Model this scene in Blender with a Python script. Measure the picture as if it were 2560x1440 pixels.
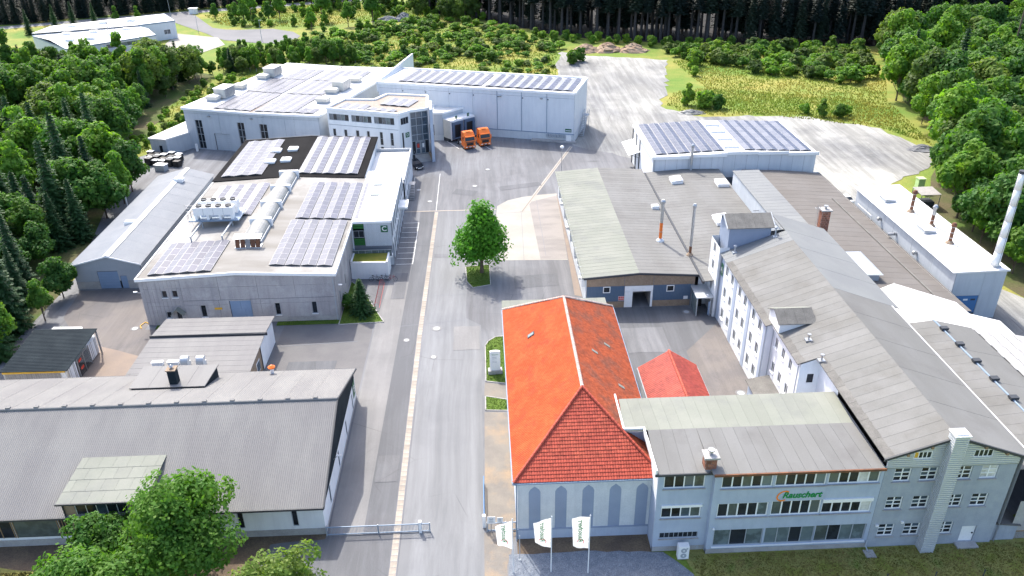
import bpy, math, random
from mathutils import Vector, Matrix
R = math.radians
sc = bpy.context.scene
for o in list(bpy.data.objects): bpy.data.objects.remove(o)
COL = sc.collection

# ------------------------------------------------------------------ camera
cam_d = bpy.data.cameras.new('camera'); cam = bpy.data.objects.new('camera', cam_d); COL.objects.link(cam)
CAMZ, PITCH, YAW, ROLL = 55.0, R(28.262), R(2.003), R(-0.808)
cam_d.sensor_width = 36.0; cam_d.lens = 28.125; cam_d.clip_start = 0.5; cam_d.clip_end = 6000
fw = Vector((math.sin(YAW)*math.cos(PITCH), math.cos(YAW)*math.cos(PITCH), -math.sin(PITCH)))
rt = Vector((math.cos(YAW), -math.sin(YAW), 0)); up = rt.cross(fw)
rt2 = rt*math.cos(ROLL) + up*math.sin(ROLL); up2 = -rt*math.sin(ROLL) + up*math.cos(ROLL)
cam.matrix_world = Matrix(((rt2.x, up2.x, -fw.x, 0), (rt2.y, up2.y, -fw.y, 0), (rt2.z, up2.z, -fw.z, CAMZ), (0, 0, 0, 1)))
sc.camera = cam

def in_view(x, y, z=0, m=1.06):
    v = Vector((x, y, z-CAMZ)); w = v.dot(fw)
    if w < 1: return False
    return abs(v.dot(rt2)/w) < .64*m and abs(v.dot(up2)/w) < .36*m

# ------------------------------------------------------------------ light
SUN_EL, SUN_DIR = R(50.5), Vector((-0.40, 0.9165))       # azimuth of the sun: ahead of the camera, to the left
world = bpy.data.worlds.new('World'); sc.world = world; world.use_nodes = True
wn = world.node_tree.nodes; wl = world.node_tree.links
sky = wn.new('ShaderNodeTexSky'); sky.sky_type = 'NISHITA'; sky.sun_disc = False
sky.sun_elevation = SUN_EL; sky.sun_rotation = math.atan2(SUN_DIR.x, SUN_DIR.y); sky.altitude = 400
sky.air_density = 0.85; sky.dust_density = 4.0; sky.ozone_density = 0.4
wl.new(sky.outputs[0], wn['Background'].inputs[0]); wn['Background'].inputs[1].default_value = 0.15
sun_d = bpy.data.lights.new('sun', 'SUN'); sun_d.energy = 2.0; sun_d.angle = R(0.55); sun_d.color = (1.0, 0.94, 0.84)
sun = bpy.data.objects.new('sun', sun_d); COL.objects.link(sun); sun.location = (0, 0, 120)
sv = Vector((SUN_DIR.x*math.cos(SUN_EL), SUN_DIR.y*math.cos(SUN_EL), math.sin(SUN_EL)))
sun.rotation_euler = sv.to_track_quat('Z', 'Y').to_euler()
vs = sc.view_settings; vs.view_transform = 'Standard'; vs.look = 'None'; vs.gamma = 1; vs.use_curve_mapping = False
vs.exposure = 1.64
sc.render.engine = 'CYCLES'

# ------------------------------------------------------------------ materials
MAT = {}
def N(nt, t, **kw):
    n = nt.nodes.new('ShaderNode'+t)
    for k, v in kw.items(): setattr(n, k, v)
    return n
def mixc(nt, fac, a, b, mode='MIX'):
    m = N(nt, 'Mix', data_type='RGBA', blend_type=mode)
    for i, v in ((0, fac), (6, a), (7, b)):
        if hasattr(v, 'is_output'): nt.links.new(v, m.inputs[i])
        else: m.inputs[i].default_value = v if i == 0 else (*v[:3], 1)
    return m.outputs[2]
def ramp(nt, src, lo, hi):
    m = N(nt, 'MapRange'); m.inputs[1].default_value = lo; m.inputs[2].default_value = hi
    nt.links.new(src, m.inputs[0]); return m.outputs[0]
def coords(nt, sx=1, sy=1, sz=1, world=False):
    mp = N(nt, 'Mapping'); mp.inputs['Scale'].default_value = (sx, sy, sz)
    if world: nt.links.new(N(nt, 'NewGeometry').outputs['Position'], mp.inputs[0])
    else: nt.links.new(N(nt, 'TexCoord').outputs['Object'], mp.inputs[0])
    return mp.outputs[0]
def noise(nt, vec, s, det=4, rough=.6):
    n = N(nt, 'TexNoise'); n.inputs['Scale'].default_value = s; n.inputs['Detail'].default_value = det
    n.inputs['Roughness'].default_value = rough; nt.links.new(vec, n.inputs['Vector']); return n.outputs['Fac']
def base_mat(name):
    m = bpy.data.materials.new(name); m.use_nodes = True; MAT[name] = m
    nt = m.node_tree; return m, nt, nt.nodes['Principled BSDF']
def mat(name, c, c2=None, s=.25, rough=.85, grain=.12, gs=9, bump=0, bs=25, metal=0, spec=.3, stretch=(1, 1, 1),
        c3=None, s3=.06, lohi=(.4, .62), rnd=0, world=False, isl=0, streak=0, track=0):
    m, nt, b = base_mat(name); v = coords(nt, *stretch, world=world)
    col = None
    if c2:
        f = ramp(nt, noise(nt, v, s, 5), *lohi); col = mixc(nt, f, c, c2)
    else:
        col = mixc(nt, 0.0, c, c)
    if c3:
        f = ramp(nt, noise(nt, coords(nt, world=world), s3, 6, .65), .5, .68); col = mixc(nt, f, col, c3)
    if grain:
        f = ramp(nt, noise(nt, coords(nt, world=world), gs, 5, .7), .3, .7)
        g = mixc(nt, f, (1-grain,)*3, (1+grain,)*3); col = mixc(nt, 1.0, col, g, 'MULTIPLY')
    if rnd:
        oi = N(nt, 'ObjectInfo'); f = ramp(nt, oi.outputs['Random'], 0, 1)
        g = mixc(nt, f, (1-rnd,)*3, (1+rnd,)*3); col = mixc(nt, 1.0, col, g, 'MULTIPLY')
    if isl:
        g = mixc(nt, N(nt, 'NewGeometry').outputs['Random Per Island'], (1-isl,)*3, (1+isl,)*3); col = mixc(nt, 1.0, col, g, 'MULTIPLY')
    if streak:                                             # rain streaks down a wall
        f = ramp(nt, noise(nt, coords(nt, 1.6, 1.6, .12), 1.0, 5, .7), .45, .75); col = mixc(nt, f, col, mixc(nt, 1.0, col, (1-streak, 1-streak, 1-streak*.85), 'MULTIPLY'))
    if track:                                              # wheel tracks and worn lines, long along the driving direction
        w_ = N(nt, 'TexNoise'); w_.inputs['Scale'].default_value = .05; nt.links.new(coords(nt, world=True), w_.inputs['Vector'])
        ad = N(nt, 'Mix', data_type='VECTOR'); ad.inputs[0].default_value = .55; nt.links.new(coords(nt, .9, .05, 1, world=True), ad.inputs[4]); nt.links.new(w_.outputs['Color'], ad.inputs[5])
        f = ramp(nt, noise(nt, ad.outputs[1], 1.6, 6, .72), .42, .66); col = mixc(nt, f, mixc(nt, 1.0, col, (1-track,)*3, 'MULTIPLY'), mixc(nt, 1.0, col, (1+track*.6,)*3, 'MULTIPLY'))
        v_ = N(nt, 'TexVoronoi', feature='DISTANCE_TO_EDGE'); v_.inputs['Scale'].default_value = .16; nt.links.new(mixc(nt, .12, coords(nt, world=True), w_.outputs['Color']), v_.inputs['Vector'])
        ck = N(nt, 'Math', operation='LESS_THAN'); nt.links.new(v_.outputs['Distance'], ck.inputs[0]); ck.inputs[1].default_value = .004
        cm = N(nt, 'Math', operation='MULTIPLY'); nt.links.new(ck.outputs[0], cm.inputs[0]); nt.links.new(ramp(nt, noise(nt, coords(nt, world=True), .08, 3), .5, .6), cm.inputs[1]); cf = N(nt, 'Math', operation='MULTIPLY'); nt.links.new(cm.outputs[0], cf.inputs[0]); cf.inputs[1].default_value = .45; col = mixc(nt, cf.outputs[0], col, (.06, .06, .06))
    nt.links.new(col, b.inputs['Base Color'])
    b.inputs['Roughness'].default_value = rough; b.inputs['Metallic'].default_value = metal
    b.inputs['Specular IOR Level'].default_value = spec
    if bump:
        bn = N(nt, 'Bump'); bn.inputs['Strength'].default_value = bump; bn.inputs['Distance'].default_value = .05
        nt.links.new(noise(nt, coords(nt, world=world), bs, 6, .7), bn.inputs['Height']); nt.links.new(bn.outputs[0], b.inputs['Normal'])
    return m
def leaf_mat(name, c1, c2, c3, trans=.35):
    m, nt, b = base_mat(name)
    g = N(nt, 'NewGeometry'); oi = N(nt, 'ObjectInfo')
    col = mixc(nt, g.outputs['Random Per Island'], c1, c2)
    f = ramp(nt, noise(nt, coords(nt), .55, 3), .42, .62); col = mixc(nt, f, col, c3)
    gg = mixc(nt, oi.outputs['Random'], (.58, .66, .75), (1.35, 1.28, 1.0)); col = mixc(nt, 1.0, col, gg, 'MULTIPLY')
    b.inputs['Roughness'].default_value = .62; b.inputs['Specular IOR Level'].default_value = .25
    nt.links.new(col, b.inputs['Base Color'])
    t = N(nt, 'BsdfTranslucent'); nt.links.new(mixc(nt, 1.0, col, (1.35, 1.45, .6), 'MULTIPLY'), t.inputs[0])
    ms = N(nt, 'MixShader'); ms.inputs[0].default_value = trans
    nt.links.new(b.outputs[0], ms.inputs[1]); nt.links.new(t.outputs[0], ms.inputs[2])
    nt.links.new(ms.outputs[0], nt.nodes['Material Output'].inputs[0]); return m

mat('asphalt', (0.147, 0.149, 0.157), (0.187, 0.193, 0.205), .05, .9, .16, 14, .25, 40, c3=(0.23, 0.242, 0.261), s3=.022, lohi=(.42, .6), stretch=(1.2, .6, 1), world=True, track=.2)
mat('asphalt_dark', (0.124, 0.129, 0.138), (0.148, 0.151, 0.161), .1, .9, .18, 14, .25, 40, c3=(0.112, 0.114, 0.122), s3=.05, world=True, track=.16)
mat('road_concrete', (0.18, 0.187, 0.195), (0.21, 0.216, 0.224), .1, .9, .12, 14, .2, 40, c3=(0.163, 0.169, 0.18), s3=.05, stretch=(1, .12, 1), world=True, track=.16)
mat('sidewalk', (0.196, 0.195, 0.195), (0.221, 0.218, 0.216), .2, .9, .14, 12, .2, 40, c3=(0.161, 0.16, 0.161), s3=.06, world=True, track=.1)
mat('pavers', (0.135, 0.132, 0.134), (0.155, 0.152, 0.151), .3, .9, .2, 16, .3, 30, world=True)
mat('brown_yard', (.175, .16, .15), (.15, .14, .138), .16, .9, .18, 12, .25, 40, c3=(.125, .12, .122), s3=.08, world=True, track=.12)
mat('tan_yard', (0.236, 0.19, 0.154), (0.203, 0.167, 0.144), .3, .9, .16, 12, .25, 40, world=True)
mat('apron', (0.3, 0.282, 0.25), (0.333, 0.321, 0.293), .2, .9, .08, 10, .15, 40, world=True)
mat('apron_grey', (0.262, 0.243, 0.228), (0.206, 0.193, 0.184), .35, .9, .16, 12, .2, 40, stretch=(.35, 1, 1), world=True)
mat('patch_concrete', (0.209, 0.191, 0.166), (0.173, 0.16, 0.145), .4, .9, .16, 10, .2, 40, c3=(0.283, 0.215, 0.148), s3=.25, world=True)
mat('stone_strip', (.30, .265, .225), (.36, .32, .27), .8, .9, .14, 12, .25, 30, rnd=.14)
mat('line_paint', (.72, .72, .7), None, 1, .8, .15, 6)
mat('gravel_lot', (0.185, 0.189, 0.191), (0.29, 0.29, 0.274), .06, .95, .24, 8, .5, 14, c3=(0.444, 0.443, 0.408), s3=.022, stretch=(1, .5, 1), lohi=(.38, .6), world=True, track=.28)  # palest patches: dusty limestone, with sun glare put into the colour

mat('gravel_blue', (0.136, 0.157, 0.191), (0.187, 0.208, 0.238), 1.5, .9, .4, 12, .8, 12, world=True)
mat('stone_bit', (0.153, 0.174, 0.208), (0.289, 0.315, 0.348), 2.5, .85, .25, 6, world=True, lohi=(.35, .65))
mat('soil', (.10, .075, .055), (.14, .105, .07), .5, .95, .3, 6, .5, 12, world=True)
mat('soil_red', (.28, .19, .13), (.36, .27, .19), .6, .95, .3, 6, .6, 10, world=True)
mat('meadow', (0.127, 0.19, 0.0286), (0.276, 0.247, 0.0605), .05, .95, .3, 3.5, .6, 3, c3=(0.0805, 0.172, 0.022), s3=.04, lohi=(.42, .64), world=True)
mat('lawn', (.06, .11, .012), (.085, .14, .02), .6, .95, .35, 6, .8, 8, world=True)
mat('lawn_front', (0.167, 0.185, 0.0362), (0.265, 0.224, 0.088), .3, .95, .3, 5, .6, 8, c3=(0.108, 0.168, 0.0248), s3=.3, world=True)
mat('grass_blade', (.085, .15, .02), (.13, .17, .03), .5, .9, .3, 6, rnd=.1, world=True)
mat('grass_dry', (0.183, 0.171, 0.0405), (0.274, 0.217, 0.0853), .35, .9, .3, 6, world=True, c3=(0.117, 0.166, 0.0267), s3=.3)
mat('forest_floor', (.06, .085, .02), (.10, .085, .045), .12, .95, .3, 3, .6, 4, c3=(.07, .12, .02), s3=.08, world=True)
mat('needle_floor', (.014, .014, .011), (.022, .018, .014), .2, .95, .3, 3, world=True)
mat('sheet_barn', (0.26, 0.278, 0.296), (0.289, 0.303, 0.318), .4, .5, .06, 6, spec=.4, rnd=.03)
mat('bark_dark', (.04, .038, .04), (.06, .055, .055), 2, .9, .2, 6)
mat('road_far', (0.156, 0.159, 0.165), (0.18, 0.18, 0.186), .1, .9, .1, 10, world=True)
# walls
mat('paint_blue', (0.37, 0.425, 0.518), (0.408, 0.463, 0.547), .5, .85, .07, 18, .15, 60, spec=.2, streak=.1)
mat('paint_blue_deep', (0.246, 0.295, 0.385), (0.27, 0.319, 0.41), .5, .85, .06, 18, .12, 60, spec=.2)
mat('plaster_white', (.74, .76, .77), (.70, .72, .73), .6, .85, .06, 14, .12, 60, spec=.2, streak=.1)
mat('plaster_pale', (0.536, 0.567, 0.585), (0.589, 0.615, 0.625), .7, .85, .09, 9, .2, 40, spec=.2, streak=.12)
mat('brick_grey', (0.307, 0.34, 0.387), (0.349, 0.382, 0.423), .8, .85, .08, 10, .1, 40, spec=.2, streak=.1)
mat('clad_white', (0.594, 0.63, 0.666), (0.63, 0.661, 0.693), .3, .5, .04, 8, spec=.4, rnd=.025, streak=.12)
mat('clad_grey', (0.43, 0.465, 0.504), (0.465, 0.5, 0.533), .3, .5, .05, 8, spec=.4, rnd=.025, streak=.14)
mat('clad_shed', (0.357, 0.391, 0.425), (0.399, 0.425, 0.451), .3, .5, .07, 8, spec=.4)
mat('conc_wall', (0.389, 0.37, 0.366), (0.327, 0.312, 0.312), .35, .85, .1, 8, .12, 40, stretch=(1, 1, .35), c3=(0.452, 0.436, 0.428), s3=.4, rnd=.03, streak=.2)
mat('conc_plinth', (0.374, 0.365, 0.353), (0.306, 0.297, 0.289), .6, .85, .12, 8, .12, 40)
mat('joint', (.17, .18, .2), None, 1, .8, 0)
mat('trim_white', (.78, .79, .79), None, 1, .55, .04, 5, spec=.4)
mat('trim_grey', (.34, .37, .40), None, 1, .5, .06, 5, spec=.45)
mat('trim_blue', (.17, .24, .33), None, 1, .5, .06, 5, spec=.45)
mat('trim_dark', (.045, .05, .058), None, 1, .6, .1, 5)
mat('steel', (.42, .43, .44), (.36, .37, .38), 1, .38, .08, 6, metal=.7)
mat('rust', (.19, .085, .045), (.12, .06, .04), 1.6, .75, .2, 8, metal=.2)
mat('door_blue', (.19, .27, .39), (.21, .29, .41), .5, .55, .05, 10, spec=.4)
mat('door_bright', (.06, .17, .36), None, 1, .5, .06, 10)
mat('clad_navy', (.085, .135, .21), (.10, .15, .22), .5, .6, .08, 10)
mat('brown_panel', (0.255, 0.191, 0.136), (0.289, 0.221, 0.162), 1.5, .85, .2, 9, .2, 30)
mat('wood', (.28, .19, .11), (.22, .15, .09), 1, .75, .15, 8, stretch=(1, 1, 4))
mat('wood_grey', (0.306, 0.293, 0.281), (0.246, 0.238, 0.23), .9, .85, .15, 8, stretch=(4, 4, .6), rnd=.08)
mat('brick_red', (.30, .13, .08), (.22, .10, .07), 2.5, .85, .25, 7, rnd=.3)
mat('mortar', (.42, .40, .37), None, 1, .9, .15, 9)
# roofs
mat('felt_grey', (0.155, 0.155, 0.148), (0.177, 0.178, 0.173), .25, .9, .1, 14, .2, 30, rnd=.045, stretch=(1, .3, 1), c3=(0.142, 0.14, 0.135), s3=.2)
mat('felt_tan', (0.155, 0.155, 0.147), (0.178, 0.178, 0.172), .3, .9, .1, 12, .2, 30, rnd=.05, c3=(0.14, 0.137, 0.127), s3=.22)
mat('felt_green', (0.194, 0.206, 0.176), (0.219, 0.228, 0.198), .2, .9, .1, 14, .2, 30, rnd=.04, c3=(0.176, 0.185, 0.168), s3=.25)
mat('felt_blue', (0.177, 0.185, 0.189), (0.197, 0.206, 0.206), .2, .9, .08, 14, .2, 30, rnd=.02)
mat('felt_brown', (0.136, 0.126, 0.116), (0.151, 0.142, 0.133), .2, .9, .1, 14, .2, 30, rnd=.03)
mat('felt_dark', (0.124, 0.12, 0.112), (0.16, 0.156, 0.144), .7, .9, .2, 8, .3, 20, rnd=.1)
mat('fibre_grey', (0.18, 0.177, 0.176), (0.208, 0.206, 0.2), .35, .88, .1, 10, stretch=(1, .12, 1), rnd=.02)
mat('membrane_white', (0.672, 0.672, 0.664), (0.638, 0.634, 0.622), .15, .6, .03, 8, c3=(0.571, 0.554, 0.521), s3=.12)
mat('membrane_weathered', (.16, .152, .138), (.225, .22, .21), .22, .65, .08, 8, stretch=(.2, 1, 1), lohi=(.4, .62), c3=(.32, .315, .305), s3=.09, spec=.2)
mat('membrane_black', (.007, .007, .008), (.011, .011, .012), .3, .9, .15, 8, spec=.08)
mat('roof_gravel', (0.288, 0.24, 0.2), (0.336, 0.288, 0.248), 2, .95, .2, 10, .4, 20)
mat('sheet_metal', (0.546, 0.572, 0.59), (0.581, 0.607, 0.625), .4, .42, .05, 6, metal=.25, spec=.5)
mat('sheet_dark', (.012, .02, .027), (.02, .03, .037), .5, .75, .1, 8, spec=.08)
mat('tile_orange', (.40, .068, .022), (.46, .09, .03), .5, .8, .12, 5, c3=(.34, .06, .026), s3=.6, isl=.1, spec=.15)
mat('tile_worn', (.37, .085, .036), (.30, .078, .04), .7, .85, .2, 3.5, c3=(.22, .085, .055), s3=.35, isl=.16, spec=.15)
mat('tile_red', (.38, .068, .042), (.43, .088, .05), .6, .72, .12, 5, rnd=.14, isl=.2)
mat('tile_dark_red', (.28, .05, .038), (.33, .062, .042), .6, .68, .1, 5, isl=.18)
mat('ridge_pale', (.52, .44, .40), (.42, .30, .25), 3, .85, .15, 6, rnd=.2)
mat('asbestos_tile', (0.395, 0.389, 0.383), (0.344, 0.338, 0.332), 1.2, .9, .12, 6, rnd=.06)
# misc
mat('white_paint', (.78, .78, .77), None, 1, .45, .05, 6, spec=.45)
mat('cream_unit', (0.561, 0.544, 0.493), (0.51, 0.493, 0.442), 1, .6, .06, 6)
mat('fan_black', (.02, .02, .022), None, 1, .5, 0)
mat('skylight', (0.56, 0.56, 0.544), (0.512, 0.512, 0.496), .8, .35, .05, 5, spec=.5)
mat('vault_glass', (.21, .21, .195), (.26, .26, .24), .8, .35, .06, 5, spec=.4)
mat('orange_paint', (.72, .16, .018), None, 1, .35, .05, 5, spec=.5)
mat('tyre', (.018, .018, .02), None, 1, .8, 0)
mat('black_plastic', (.02, .021, .023), None, 1, .45, 0)
mat('car_black', (.012, .014, .018), None, 1, .18, 0, spec=.6)
mat('green_sign', (.015, .11, .045), None, 1, .5, 0)
mat('green_panel', (.03, .14, .035), None, 1, .55, .1, 5)
mat('logo_green', (.005, .22, .05), None, 1, .5, 0)
mat('logo_orange', (.85, .22, .012), None, 1, .5, 0)
mat('logo_red', (.75, .10, .10), None, 1, .5, 0)
mat('red_paint', (.55, .05, .03), None, 1, .5, 0)
mat('yellow_paint', (.62, .36, .04), None, 1, .55, .1, 5)
mat('bark', (.10, .075, .055), (.14, .11, .085), 2, .9, .25, 6, .5, 12, stretch=(1, 1, .3))
mat('bark_pale', (.30, .285, .28), (.22, .21, .21), 2, .9, .2, 6)
mat('rack_red', (.42, .10, .10), None, 1, .5, .1, 5)
mat('lime_box', (.42, .58, .28), None, 1, .6, .1, 5)
leaf_mat('leaf_maple', (0.0456, 0.175, 0.0154), (0.084, 0.237, 0.0264), (0.066, 0.203, 0.0176), .45)
leaf_mat('leaf_bright', (0.114, 0.254, 0.033), (0.18, 0.311, 0.0495), (0.084, 0.209, 0.0286), .45)
leaf_mat('leaf_mid', (0.0624, 0.175, 0.0242), (0.108, 0.226, 0.0374), (0.144, 0.249, 0.0374), .48)
leaf_mat('leaf_dark', (0.0336, 0.119, 0.022), (0.0624, 0.164, 0.033), (0.09, 0.186, 0.033), .42)
leaf_mat('leaf_olive', (0.102, 0.164, 0.0418), (0.15, 0.203, 0.0605), (0.09, 0.164, 0.033), .45)
leaf_mat('leaf_shrub', (0.0864, 0.203, 0.0286), (0.144, 0.249, 0.0418), (0.192, 0.288, 0.044), .48)
leaf_mat('needle', (0.0168, 0.0588, 0.022), (0.036, 0.0881, 0.0286), (0.024, 0.0678, 0.0198), .18)
leaf_mat('needle_forest', (.010, .022, .018), (.018, .032, .024), (.014, .026, .018), .08)
leaf_mat('needle_garden', (.03, .085, .02), (.058, .125, .026), (.04, .10, .02), .2)

def tuft_mat(name, c1, c2, c3):
    m, nt, b = base_mat(name); v = coords(nt, world=True)
    col = mixc(nt, ramp(nt, noise(nt, v, .06, 5), .38, .6), c1, c2); col = mixc(nt, ramp(nt, noise(nt, v, .045, 6, .65), .52, .66), col, c3)
    col = mixc(nt, 1.0, col, mixc(nt, N(nt, 'NewGeometry').outputs['Random Per Island'], (.9,)*3, (1.12,)*3), 'MULTIPLY'); nt.links.new(col, b.inputs['Base Color']); b.inputs['Roughness'].default_value = .9
    t = N(nt, 'BsdfTranslucent'); nt.links.new(col, t.inputs[0]); ms = N(nt, 'MixShader'); ms.inputs[0].default_value = .5
    nt.links.new(b.outputs[0], ms.inputs[1]); nt.links.new(t.outputs[0], ms.inputs[2]); nt.links.new(ms.outputs[0], nt.nodes['Material Output'].inputs[0])
tuft_mat('cloth_white', (.80, .81, .80), (.82, .82, .81), (.80, .80, .79))
tuft_mat('meadow_tuft', (.185, .27, .036), (.34, .31, .065), (.12, .23, .028))
def glass_mat(name, c, rough=.06, spec=.6, rnd=.5):
    m, nt, b = base_mat(name); oi = N(nt, 'ObjectInfo')
    col = mixc(nt, oi.outputs['Random'], tuple(x*(1-rnd) for x in c), tuple(x*(1+rnd) for x in c))
    f = ramp(nt, noise(nt, coords(nt), 1.3, 3), .45, .6)
    col = mixc(nt, f, col, tuple(x*1.4 for x in c))
    nt.links.new(col, b.inputs['Base Color']); b.inputs['Roughness'].default_value = rough
    b.inputs['Specular IOR Level'].default_value = spec; return m
glass_mat('glass', (.018, .022, .027), .08, .3); glass_mat('glass_blue', (.05, .075, .10), .05, .8)
glass_mat('glass_frost', (.10, .13, .135), .25, .5, .3); glass_mat('blind', (.44, .44, .42), .5, .4, .15)
glass_mat('glass_dirty', (.07, .085, .08), .2, .5, .4)
def solar_mat(name, c, c2):
    m, nt, b = base_mat(name); oi = N(nt, 'ObjectInfo')
    v = N(nt, 'TexCoord').outputs['Generated']
    col = mixc(nt, oi.outputs['Random'], c, c2)
    sx = N(nt, 'SeparateXYZ'); nt.links.new(v, sx.inputs[0])
    def grid(out, n):
        a = N(nt, 'Math', operation='MULTIPLY'); nt.links.new(out, a.inputs[0]); a.inputs[1].default_value = n
        fr = N(nt, 'Math', operation='FRACT'); nt.links.new(a.outputs[0], fr.inputs[0])
        lt = N(nt, 'Math', operation='LESS_THAN'); nt.links.new(fr.outputs[0], lt.inputs[0]); lt.inputs[1].default_value = .07; return lt.outputs[0]
    mx = N(nt, 'Math', operation='MAXIMUM'); nt.links.new(grid(sx.outputs[0], 6), mx.inputs[0]); nt.links.new(grid(sx.outputs[1], 10), mx.inputs[1])
    col = mixc(nt, mx.outputs[0], col, tuple(min(1, x*1.5+.05) for x in c))
    nt.links.new(col, b.inputs['Base Color']); b.inputs['Roughness'].default_value = .4
    b.inputs['Specular IOR Level'].default_value = .3; b.inputs['Coat Weight'].default_value = .1; b.inputs['Coat Roughness'].default_value = .2
solar_mat('solar', (.022, .03, .062), (.045, .052, .095)); solar_mat('solar_glare', (.10, .11, .14), (.15, .155, .18)); solar_mat('solar_half_glare', (.05, .058, .085), (.08, .085, .115))  # the two paler copies have sky glare put into the panel colour
mat('solar_frame', (.34, .35, .37), None, 1, .4, 0, metal=.3)

# ------------------------------------------------------------------ mesh helpers
class MB:
    def __init__(s): s.v = []; s.f = []; s.m = []; s.mi = 0
    def face(s, pts):
        n = len(s.v); s.v += [tuple(p) for p in pts]; s.f.append(tuple(range(n, n+len(pts)))); s.m.append(s.mi); return s
    def box(s, x0, x1, y0, y1, z0, z1):
        n = len(s.v)
        s.v += [(x0, y0, z0), (x1, y0, z0), (x1, y1, z0), (x0, y1, z0), (x0, y0, z1), (x1, y0, z1), (x1, y1, z1), (x0, y1, z1)]
        for q in ((0, 3, 2, 1), (4, 5, 6, 7), (0, 1, 5, 4), (1, 2, 6, 5), (2, 3, 7, 6), (3, 0, 4, 7)):
            s.f.append(tuple(n+i for i in q)); s.m.append(s.mi)
        return s
    def obox(s, c, ux, uy, uz):
        """box centred at c with half vectors"""
        c, ux, uy, uz = map(Vector, (c, ux, uy, uz)); n = len(s.v)
        for sz in (-1, 1):
            for sx, sy in ((-1, -1), (1, -1), (1, 1), (-1, 1)): s.v.append(tuple(c+ux*sx+uy*sy+uz*sz))
        for q in ((0, 3, 2, 1), (4, 5, 6, 7), (0, 1, 5, 4), (1, 2, 6, 5), (2, 3, 7, 6), (3, 0, 4, 7)):
            s.f.append(tuple(n+i for i in q)); s.m.append(s.mi)
        return s
    def prism(s, poly, z0, z1):
        k = len(poly); n = len(s.v)
        zb = z0 if isinstance(z0, (list, tuple)) else [z0]*k; zt = z1 if isinstance(z1, (list, tuple)) else [z1]*k
        s.v += [(p[0], p[1], zb[i]) for i, p in enumerate(poly)] + [(p[0], p[1], zt[i]) for i, p in enumerate(poly)]
        s.f.append(tuple(n+i for i in reversed(range(k)))); s.m.append(s.mi)
        s.f.append(tuple(n+k+i for i in range(k))); s.m.append(s.mi)
        for i in range(k):
            j = (i+1) % k; s.f.append((n+i, n+j, n+k+j, n+k+i)); s.m.append(s.mi)
        return s
    def slab(s, quad, t):
        """a thick sheet: quad = 4+ points of its top face, t = thickness down"""
        k = len(quad); n = len(s.v)
        s.v += [tuple(p) for p in quad] + [(p[0], p[1], p[2]-t) for p in quad]
        s.f.append(tuple(n+i for i in range(k))); s.m.append(s.mi)
        s.f.append(tuple(n+k+i for i in reversed(range(k)))); s.m.append(s.mi)
        for i in range(k):
            j = (i+1) % k; s.f.append((n+i, n+k+i, n+k+j, n+j)); s.m.append(s.mi)
        return s
    def tube(s, a, b, r0, r1=None, n=8, cap=True):
        a, b = Vector(a), Vector(b); r1 = r0 if r1 is None else r1
        d = (b-a).normalized(); x = d.orthogonal().normalized(); y = d.cross(x); k = len(s.v)
        for p, r in ((a, r0), (b, r1)):
            for i in range(n):
                t = 2*math.pi*i/n; s.v.append(tuple(p+x*math.cos(t)*r+y*math.sin(t)*r))
        for i in range(n):
            j = (i+1) % n; s.f.append((k+i, k+j, k+n+j, k+n+i)); s.m.append(s.mi)
        if cap:
            s.f.append(tuple(k+i for i in reversed(range(n)))); s.m.append(s.mi)
            s.f.append(tuple(k+n+i for i in range(n))); s.m.append(s.mi)
        return s
    def path(s, pts, r, n=6):
        for a, b in zip(pts, pts[1:]): s.tube(a, b, r, r, n)
        return s
    def lathe(s, c, prof, n=14):
        """prof = [(radius, z)...] about a vertical axis through c"""
        k = len(s.v)
        for r, z in prof:
            for i in range(n):
                t = 2*math.pi*i/n; s.v.append((c[0]+r*math.cos(t), c[1]+r*math.sin(t), c[2]+z))
        for a in range(len(prof)-1):
            for i in range(n):
                j = (i+1) % n; s.f.append((k+a*n+i, k+a*n+j, k+(a+1)*n+j, k+(a+1)*n+i)); s.m.append(s.mi)
        s.f.append(tuple(k+i for i in reversed(range(n)))); s.m.append(s.mi)
        q = k+(len(prof)-1)*n; s.f.append(tuple(q+i for i in range(n))); s.m.append(s.mi)
        return s
    def mesh(s, mats, off=(0, 0, 0), smooth=False):
        me = bpy.data.meshes.new('mesh'); ox, oy, oz = off
        me.from_pydata([(x-ox, y-oy, z-oz) for x, y, z in s.v], [], s.f)
        for m in ([mats] if isinstance(mats, str) else mats): me.materials.append(MAT[m])
        if any(s.m): me.polygons.foreach_set('material_index', s.m)
        if smooth: me.polygons.foreach_set('use_smooth', [True]*len(me.polygons))
        me.update(); return me
    def build(s, name, mats, parent=None, smooth=False, label=None):
        """vertices are world coordinates; the object sits at its thing's base"""
        off = WB.get(parent, (0, 0, 0)) if parent else (0, 0, 0)
        me = s.mesh(mats, off, smooth); me.name = name
        o = bpy.data.objects.new(name, me); COL.objects.link(o)
        if parent: o.parent = parent; WB[o] = off
        if label: o['label'] = label
        return o
WB = {}                                          # world base of a thing (its parts are written in world coordinates)
def tag(o, label, cat, group=None):
    o['label'] = label; o['category'] = cat
    if group: o['group'] = group
    return o
def thing(name, label, cat, loc=(0, 0, 0), rz=0, group=None, local=False):
    o = bpy.data.objects.new(name, None); COL.objects.link(o); o.empty_display_size = .5
    o.location = loc; o.rotation_euler = (0, 0, rz); WB[o] = (0, 0, 0) if local else tuple(loc)
    return tag(o, label, cat, group)
def single(mb, name, mats, label, cat, group=None, loc=(0, 0, 0), smooth=False):
    me = mb.mesh(mats, loc, smooth); me.name = name
    o = bpy.data.objects.new(name, me); COL.objects.link(o); o.location = loc; return tag(o, label, cat, group)
def struct(o): o['kind'] = 'structure'; return o
def stuff(o): o['kind'] = 'stuff'; return o
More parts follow.
